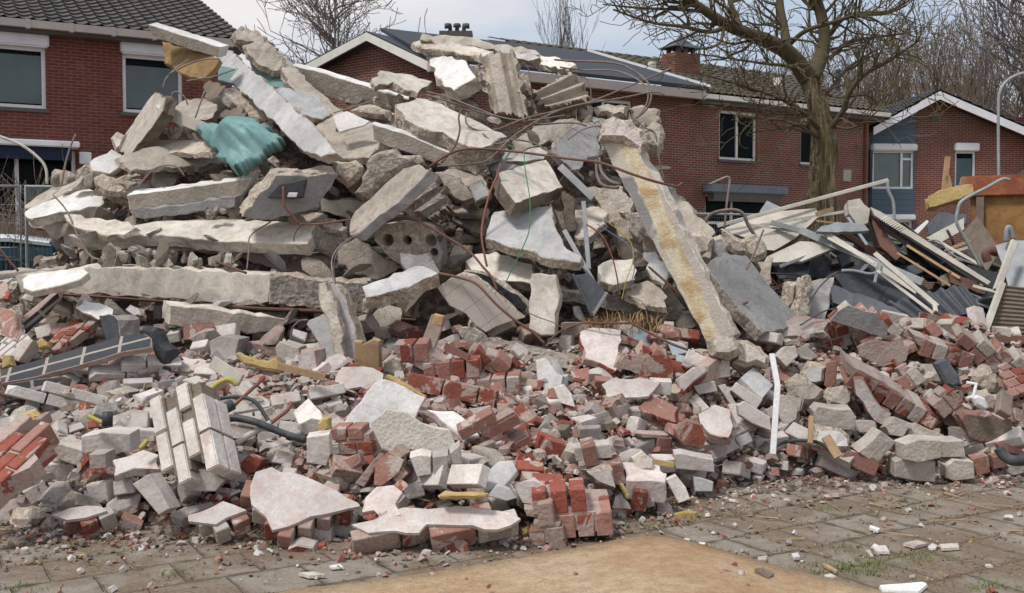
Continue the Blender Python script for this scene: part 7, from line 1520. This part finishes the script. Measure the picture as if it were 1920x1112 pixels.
for k, (lb, a, b, w_, mt, da, db) in enumerate((
    ('grey tube with a dark open end above the lowest board', (1446, 417), (1600, 462), .07, 'zinc', 9.2, 8.9), ('second white lath on the left boards', (1360, 432), (1590, 396), .04, 'offw', 9.4, 9.5), ('white lath crossing from the left boards to the sheet', (1400, 420), (1530, 440), .03, 'offw', 9.3, 9.1),
    ('long dark bent strip lying over the scrap heap', (1500, 432), (1730, 530), .1, 'zinc', 8.9, 8.4), ('pale lath in the middle of the scrap heap', (1540, 432), (1720, 548), .07, 'offw', 8.8, 8.2), ('white tube running down to the red bricks', (1645, 508), (1790, 618), .04, 'offw', 8.3, 7.6),
    ('thin white tube across the black sheet', (1552, 446), (1640, 494), .035, 'offw', 8.7, 8.4), ('short zinc tube behind the middle boards', (1590, 408), (1626, 460), .04, 'zinc', 9, 8.8), ('grey strip standing over the black sheet', (1650, 480), (1640, 530), .035, 'zinc', 8.4, 8.3),
    ('bundle of white strips ending before the corrugated sheet', (1640, 475), (1758, 575), .06, 'offw', 8.2, 7.8), ('brown lath below the radiator', (1682, 474), (1782, 536), .03, 'wood', 8.6, 8.3), ('second brown lath below the radiator', (1700, 460), (1800, 522), .035, 'wood', 8.7, 8.4),
    ('white lath right of the radiator', (1758, 452), (1836, 496), .04, 'offw', 9.1, 8.9), ('pale lath by the wooden board', (1770, 470), (1820, 452), .04, 'wood', 9.2, 9.2), ('white lath under the wooden board', (1776, 476), (1822, 462), .035, 'offw', 9.1, 9.1),
    ('grey lath by the left boards', (1462, 500), (1524, 476), .04, 'zinc', 8.7, 8.8), ('low white tube above the brown corrugated panel', (1824, 536), (1870, 548), .035, 'offw', 8.3, 8.2), ('pale strip leaning on the lowest board', (1530, 402), (1562, 392), .06, 'wood', 9.2, 9.3),
    ('thin lath above the middle boards', (1530, 414), (1580, 420), .025, 'wood', 9.2, 9.2), ('bright strip at the front of the scrap heap', (1752, 570), (1758, 604), .05, 'offw', 7.8, 7.6))):
    stick('lath', lb, 'lath', a, b, w_*.62, w_*.3, mt, da, db, group='laths and tubes on the scrap heap')
bar('curled_rod', 'curled white rod arching over the lumps beside the fence', 'rod', '1322,418,8.2 1330,404,8.2 1350,396,8.2 1378,394,8.2 1394,402,8.2 1402,420,8.2 1418,446,8.2', .014, 'rustgrey', ns=8)
bar('curled_rod', 'tall thin bent rod in front of the grey awning', 'rod', '1330,346,8.4 1352,336,8.4 1365,332,8.4 1368,342,8.4 1363,380,8.4 1358,430,8.4', .009, 'rustgrey', ns=6)
bar('cable', 'loose grey cable on the black sheet', 'cable', '1578,508,8.4 1600,508,8.4 1630,514,8.4 1648,510,8.4', .014, 'zinc'); bar('cable', 'thin black cable left of the black sheet', 'cable', '1515,572,7.2 1535,540,7.2 1560,516,7.3 1572,510,7.4', .006, 'blackw'); bar('cable', 'thin wire before the thin grey plate', 'cable', '1500,610,7.0 1540,586,7.0 1568,577,7.0', .005, 'blackw')
bar('cable', 'looping wire right of the metal rod', 'cable', '1740,452,8.8 1760,452,8.8 1790,480,8.7 1840,500,8.6', .007, 'zinc')
bar('bent_tube', 'long grey bent tube leaning against the orange skip', 'tube', '1893,338,8.6 1880,336,8.6 1850,352,8.6 1805,376,8.6 1796,395,8.6 1794,418,8.6 1812,452,8.6 1840,502,8.6', .014, 'zinc', ns=8)
bar('bent_tube', 'thick brown bent pipe before the galvanised sheet', 'tube', '1852,490,8.3 1848,476,8.3 1858,470,8.3 1870,474,8.3', .035, 'rust', ns=8)
bar('bent_tube', 'bright tube end sticking up at the right edge', 'tube', '1886,454,8.2 1888,430,8.2 1894,428,8.2 1900,448,8.2', .02, 'zinc', ns=8)
stick('metal_edge', 'white and pink metal edge leaning down from the galvanised sheet', 'metal edge', (1902, 452), (1868, 545), .05, .03, 'offw', 8.0, 7.8); stick('metal_edge', 'white edge strip of the brown ribbed panel', 'metal edge', (1880, 530), (1845, 626), .045, .03, 'offw', 7.7, 7.5)
X_('galvanised_sheet', 'galvanised steel sheet at the right edge above the ribbed panel', 'metal sheet', '1866,460 1900,450 1960,452 1960,560 1890,536 1884,510', (2, 3), .02, 'zinc', D=8.1)
quad('ribbed_sheet', 'brown ribbed panel standing at the right edge', 'ribbed panel', '1880,534 1980,546 1980,632 1850,626', (2, 3), .03, 'oldwood', D=7.6, nu=4, nv=90, prof=lambda u, v: .008*math.sin(v*75), jag=.001)
X_('rusty_beam', 'orange-brown painted steel beam at the right edge behind the bricks', 'steel beam', '1780,626 1980,631 1980,646 1800,642', (0, 12), .12, 'sk2' if False else 'rust', D=7.35)
M['skip'] = conc('orange_skip_paint', (.30, .165, .058), stain=(.2, .07, .03), dirt=.6, bmp=.002, rough=.6, pits=.1, peel=(.35, .27, .22), peel_at=.72); M['skiprust'] = conc('skip_rusty_rim', (.26, .075, .04), stain=(.4, .2, .08), dirt=.5, bmp=.002, rough=.7, pits=.1)
sk = empty('skip_container', at(1880, 470, 10.5)); tag(sk, 'rusty orange steel skip at the right edge behind the scrap heap', 'skip'); sk.location.z = 0; s0 = sk.location
a = at(1826, 470, 10.6); b_ = at(1990, 470, 10.2); dv = Vector((b_.x-a.x, b_.y-a.y, 0)); sk.rotation_euler = (0, 0, math.atan2(dv.y, dv.x)); sk.location = (a.x, a.y, 0); zt = at(1830, 346, 10.6).z
bm = bmesh.new(); vs = [bm.verts.new(p) for p in ((-.05+.25, 0, .15), (3, 0, .15), (3, 1.8, .15), (.2, 1.8, .15), (-.05, 0, zt-.12), (3.2, 0, zt-.12), (3.2, 1.9, zt-.12), (-.05, 1.9, zt-.12))]
for q in ((0, 1, 5, 4), (1, 2, 6, 5), (2, 3, 7, 6), (3, 0, 4, 7), (3, 2, 1, 0)): bm.faces.new([vs[i] for i in q])
r_ = bmesh.ops.inset_region(bm, faces=[], thickness=.01); mk('body', bm, M['skip'], sk)
part('rim', 'skiprust', sk, (-.12, 3.3, -.06, .06, zt-.12, zt+.08), (-.12, .0, .06, 1.9, zt-.118, zt+.078), (.0, 3.3, 1.84, 1.96, zt-.12, zt+.08), bev=.01)
for x_ in (.02, .75, 1.5, 2.2): part('rib', 'skip' if x_ > .1 else 'oldwood', sk, (x_, x_+.07, -.05, -.002, .2, zt-.125))
chunk('insulation_wool', 'yellow mineral wool slab hanging over the skip edge', 'insulation', '1741,366 1770,356 1800,348 1822,346 1826,360 1800,374 1770,382 1744,388', (3, 6), .12, 'foam', 'foam', D=10.2, rough=.012, warp=.03)
for lb, a, b in (('taller wooden stick behind the mineral wool', (1777, 294), (1770, 358)), ('short wooden stick leaning beside the taller one', (1776, 330), (1781, 356)), ('wooden stick end against the small window', (1807, 333), (1803, 350))): stick('wood_stick', lb, 'stick', a, b, .05, .03, 'wood', 10.4, 10.4, group='sticks above the mineral wool')
X_('wooden_board', 'grey-brown wooden board leaning against the skip', 'board', '1806,436 1832,404 1876,470 1850,510', (2, 2), .03, 'oldwood', D=9.2)
X_('roofing_sheet', 'dark sheets piled left of the skip', 'roofing sheet', '1738,424 1760,398 1812,402 1812,418 1770,436 1742,440', (1, 5), .04, 'slate', D=9.8, rough=.006)
X_('white_board', 'white panel with a grey edge left of the skip', 'board', '1736,446 1808,408 1808,430 1762,456', (0, 3), .03, 'offw', D=9.4)
X_('white_board', 'small bluish white panel standing left of the skip', 'board', '1712,434 1738,412 1742,416 1722,438', (1, 2), .03, 'frame', D=9.6)
X_('dark_cloth', 'dark shingle sheet at the far right over the skip', 'roofing sheet', '1890,338 1920,318 1990,300 1990,346 1900,350', (1, 3), .03, 'black', D=11.5)
for k, (lb, pl, mt) in enumerate((('grey plastic tube section in the dark of the scrap heap', '1570,478 1590,466 1596,490 1580,500', 'slate'), ('crumpled grey sheet behind the middle boards', '1540,424 1570,416 1620,420 1630,432 1570,436 1530,434', 'zinc'), ('dark block below the radiator', '1700,500 1722,492 1730,510 1704,520', 'slate'), ('brown torn piece under the laths', '1760,520 1774,512 1784,530 1768,536', 'oldwood'), ('rusty sheet edge beside the radiator', '1780,508 1850,540 1846,552 1782,530', 'rust'))):
    X_('scrap_piece', lb, 'scrap piece', pl, (2, 4), .06, mt, D=8.8-.1*k, rough=.006)
bm = bmesh.new(); rr = random.Random(5); LM4 = ['oldwood', 'zinc', 'zinc', 'slate', 'black', 'rust', 'black']
for k in range(420):
    x = rr.uniform(1.75, 4.8); y = rr.uniform(7.6, 10); z = H(x, y)+rr.uniform(-.16, .07); l = rr.uniform(.12, .75); a = rr.gauss(.35, .7); mi = rr.randrange(7)
    d = Vector((math.cos(a), math.sin(a)*.6, rr.gauss(-.25, .3))).normalized()*l; w_ = rr.choice((.006, .009, .013, .03, .07)); th = .004 if w_ > .02 else w_; q = d.orthogonal().normalized(); q.rotate(Matrix.Rotation(rr.uniform(0, 6.28), 3, d.normalized())); p_ = d.cross(q).normalized()
    if mi in (3, 4): w_ *= 2.5
    bend = q*rr.uniform(-.12, .12)*l; c = Vector((x, y, z)); rings = []
    for u in (-.5, -.15, .2, .5): o_ = c+d*u+bend*(1-4*u*u); rings.append([bm.verts.new(o_+q*w_*sx+p_*th*sy) for sx, sy in ((-1, -1), (1, -1), (1, 1), (-1, 1))])
    fs = [bm.faces.new((r0[m_], r0[(m_+1) % 4], r1[(m_+1) % 4], r1[m_])) for r0, r1 in zip(rings, rings[1:]) for m_ in range(4)]+[bm.faces.new(rings[0][::-1]), bm.faces.new(rings[-1])]
    for f in fs: f.material_index = mi
tag(mk('scrap_litter', bm, [M[m_] for m_ in LM4]), 'tangle of thin strips, laths and torn sheet filling the scrap heap', 'scrap', kind='stuff')
# ---- dry grass and green tufts
def blades(name, label, pos, mat, h0, h1, seed, lean=.6, kind='stuff', n=1, wd=.0022):
    rr = random.Random(seed); bm = bmesh.new()
    for p in pos:
        for k in range(n):
            q = Vector(p)+Vector((rr.gauss(0, .012), rr.gauss(0, .012), 0)); h = rr.uniform(h0, h1); a = rr.uniform(0, 6.28); l = rr.uniform(.1, lean)*h; d = Vector((math.cos(a), math.sin(a), 0)); s_ = Vector((-d.y, d.x, 0))*wd
            p1 = q+Vector((0, 0, h*.6))+d*l*.4; p2 = q+Vector((0, 0, h*rr.uniform(.7, 1)))+d*l
            v = [bm.verts.new(x) for x in (q-s_, q+s_, p1+s_*.8, p1-s_*.8, p2)]; bm.faces.new(v[:4]); bm.faces.new((v[3], v[2], v[4]))
    return tag(mk(name, bm, mat), label, 'grass', kind=kind)
M['grass'] = simple('green_grass', (.10, .17, .035), .8, c2=(.16, .2, .06), sc=30); M['drygrass'] = simple('dry_orange_grass', (.36, .23, .11), .9, c2=(.4, .3, .17), sc=30); M['moss'] = simple('moss_and_litter', (.13, .11, .045), .95, c2=(.2, .14, .08), sc=20, amt=1)
pos = [tuple(at(rr.uniform(1100, 1235), rr.uniform(602, 628), 6.75+rr.uniform(-.1, .1))) for _ in range(280)]
blades('dry_grass', 'dry orange grass lying on the heap below the long weathered beam', pos, M['drygrass'], .03, .12, 3, 2.5)
pos = []
for cx, cy, r_, n_ in ((1590, 1068, .1, 240), (1620, 1060, .07, 90), (1722, 1046, .06, 110), (1595, 1030, .07, 70), (1855, 1100, .06, 80), (1200, 988, .06, 40), (20, 1105, .06, 70), (320, 1078, .06, 40), (1735, 952, .04, 20), (1560, 955, .06, 40)):
    c = ground(cx, cy)
    pos += [(c.x+rr.gauss(0, r_), c.y+rr.gauss(0, r_*.6), 0) for _ in range(n_)]
blades('green_grass', 'green grass tufts growing between the paving slabs', pos, M['grass'], .008, .035, 4, 1.6, wd=.0016)
pos = []; ca, sa = math.cos(R_(31)), math.sin(R_(31))
for _ in range(60000):
    u, v = rr.uniform(-1, 6), rr.uniform(-3.5, 6.5); x = u*ca-v*sa; y = u*sa+v*ca
    if not (3.0 < y < 6.6 and abs(x) < 3.6): continue
    row = math.floor(v/.3); du = abs(((u-(.15 if row % 2 else 0))/.3+.5) % 1-.5)*.3; dvv = abs((v/.3+.5) % 1-.5)*.3
    n_ = noise.noise(Vector((x*1.3, y*1.3, 4)))+.5*noise.noise(Vector((x*4, y*4, 4)))
    if min(du, dvv) < .01+.07*max(0, n_) and n_ > -.3 or n_ > .55: pos.append((x, y, 0))
pos = pos[:34000]
blades('moss_litter', 'moss, roots and fine litter filling the joints of the paving', pos, M['moss'], .003, .016, 9, 3., wd=.0035)
mp_ = [p for p in rr.sample(pos, min(len(pos), 11000))]
crumbs('moss_clumps', 'moss, dead roots and soil crumbs along the joints of the paving', mp_, ['moss', 'moss', 'brown', 'drygrass', 'oldwood', 'moss'], .003, .014, 19, .5, 1.6)
# ---- ochre sheet in the foreground
def sandm():
    m, t, b = base('sanded_ochre_board', .85); v, r, tc = coords(t); n = noi(t, v, 1.6, 5, .6, .5); n2 = noi(t, v, 16, 7, .8); n3 = noi(t, v, 95, 3, .8); mpv = nd(t, 'ShaderNodeMapping'); mpv.inputs['Scale'].default_value = (1.2, 9, 1); mpv.inputs['Rotation'].default_value = (0, 0, .35); t.links.new(v, mpv.inputs[0]); sc_ = noi(t, mpv.outputs[0], 5, 6, .7)
    c = mixc(t, ramp(t, n, .4, .62), (.59, .45, .29), (.48, .30, .17)); c = mixc(t, ramp(t, n2, .42, .7, 0, .75), c, (.27, .15, .08)); c = mixc(t, ramp(t, sc_, .6, .72, 0, .5), c, (.58, .41, .25)); c = mixc(t, ramp(t, n3, .5, .68, 0, .5), c, (.22, .13, .07)); c = mixc(t, ramp(t, n3, .3, .42, .35, 0), c, (.66, .5, .33)); c = mixc(t, ramp(t, noi(t, v, 70, 2), .72, .76, 0, .8), c, (.08, .05, .035))
    t.links.new(c, b.inputs['Base Color']); bump(t, b, addm(t, n2, n3, 1.5), .008); return m
edge = smoothline([(470, 1130), (560, 1110), (640, 1102), (760, 1086), (880, 1066), (1000, 1046), (1100, 1036), (1180, 1027), (1250, 1025), (1310, 1034), (1400, 1054), (1500, 1078), (1580, 1096), (1680, 1118), (1760, 1134)], 4)
bm = bmesh.new(); rows = []
for j in range(9):
    row = []
    for i, (x, y) in enumerate(edge):
        p = ground(x, y); q = Vector((p.x*.9+.05, 1.2, 0)); r_ = p.lerp(q, (j/8)**1.4); z = .012+.035*math.exp(-((x-1230)/150)**2)*(1 if j < 5 else .5)+.05*min(1, j/4)*math.exp(-((x-1200)/330)**2)+.005*noise.noise(Vector((r_.x*3, r_.y*3, 0))); row.append(Vector((r_.x, r_.y, z)))
    rows.append(row)
T = [[bm.verts.new(p) for p in r_] for r_ in rows]; B = [bm.verts.new(p-Vector((0, 0, .011))) for p in rows[0]]
for j in range(8):
    for i in range(len(edge)-1): bm.faces.new((T[j][i], T[j+1][i], T[j+1][i+1], T[j][i+1]))
for i in range(len(edge)-1): bm.faces.new((T[0][i], T[0][i+1], B[i+1], B[i]))
bmesh.ops.recalc_face_normals(bm, faces=bm.faces)
tag(mk('ochre_sheet', bm, sandm(), smooth=True), 'wide ochre brown sheet lying on the paving in the foreground', 'sheet')
P = [ground(x, y, .03) for x, y in ((1415, 1078), (1430, 1076), (1452, 1078), (1440, 1087))]; c = sum(P, Vector())/4; bm = bmesh.new(); f = bm.faces.new([bm.verts.new(p-c) for p in P]); r_ = bmesh.ops.extrude_face_region(bm, geom=[f])
for v in [v for v in r_['geom'] if isinstance(v, bmesh.types.BMVert)]: v.co.z += .006+.02*(v.co.x < 0)
bmesh.ops.recalc_face_normals(bm, faces=bm.faces); o = mk('torn_flap', bm, M['brown']); o.location = c; tag(o, 'small dark torn flap on the ochre sheet', 'flap')
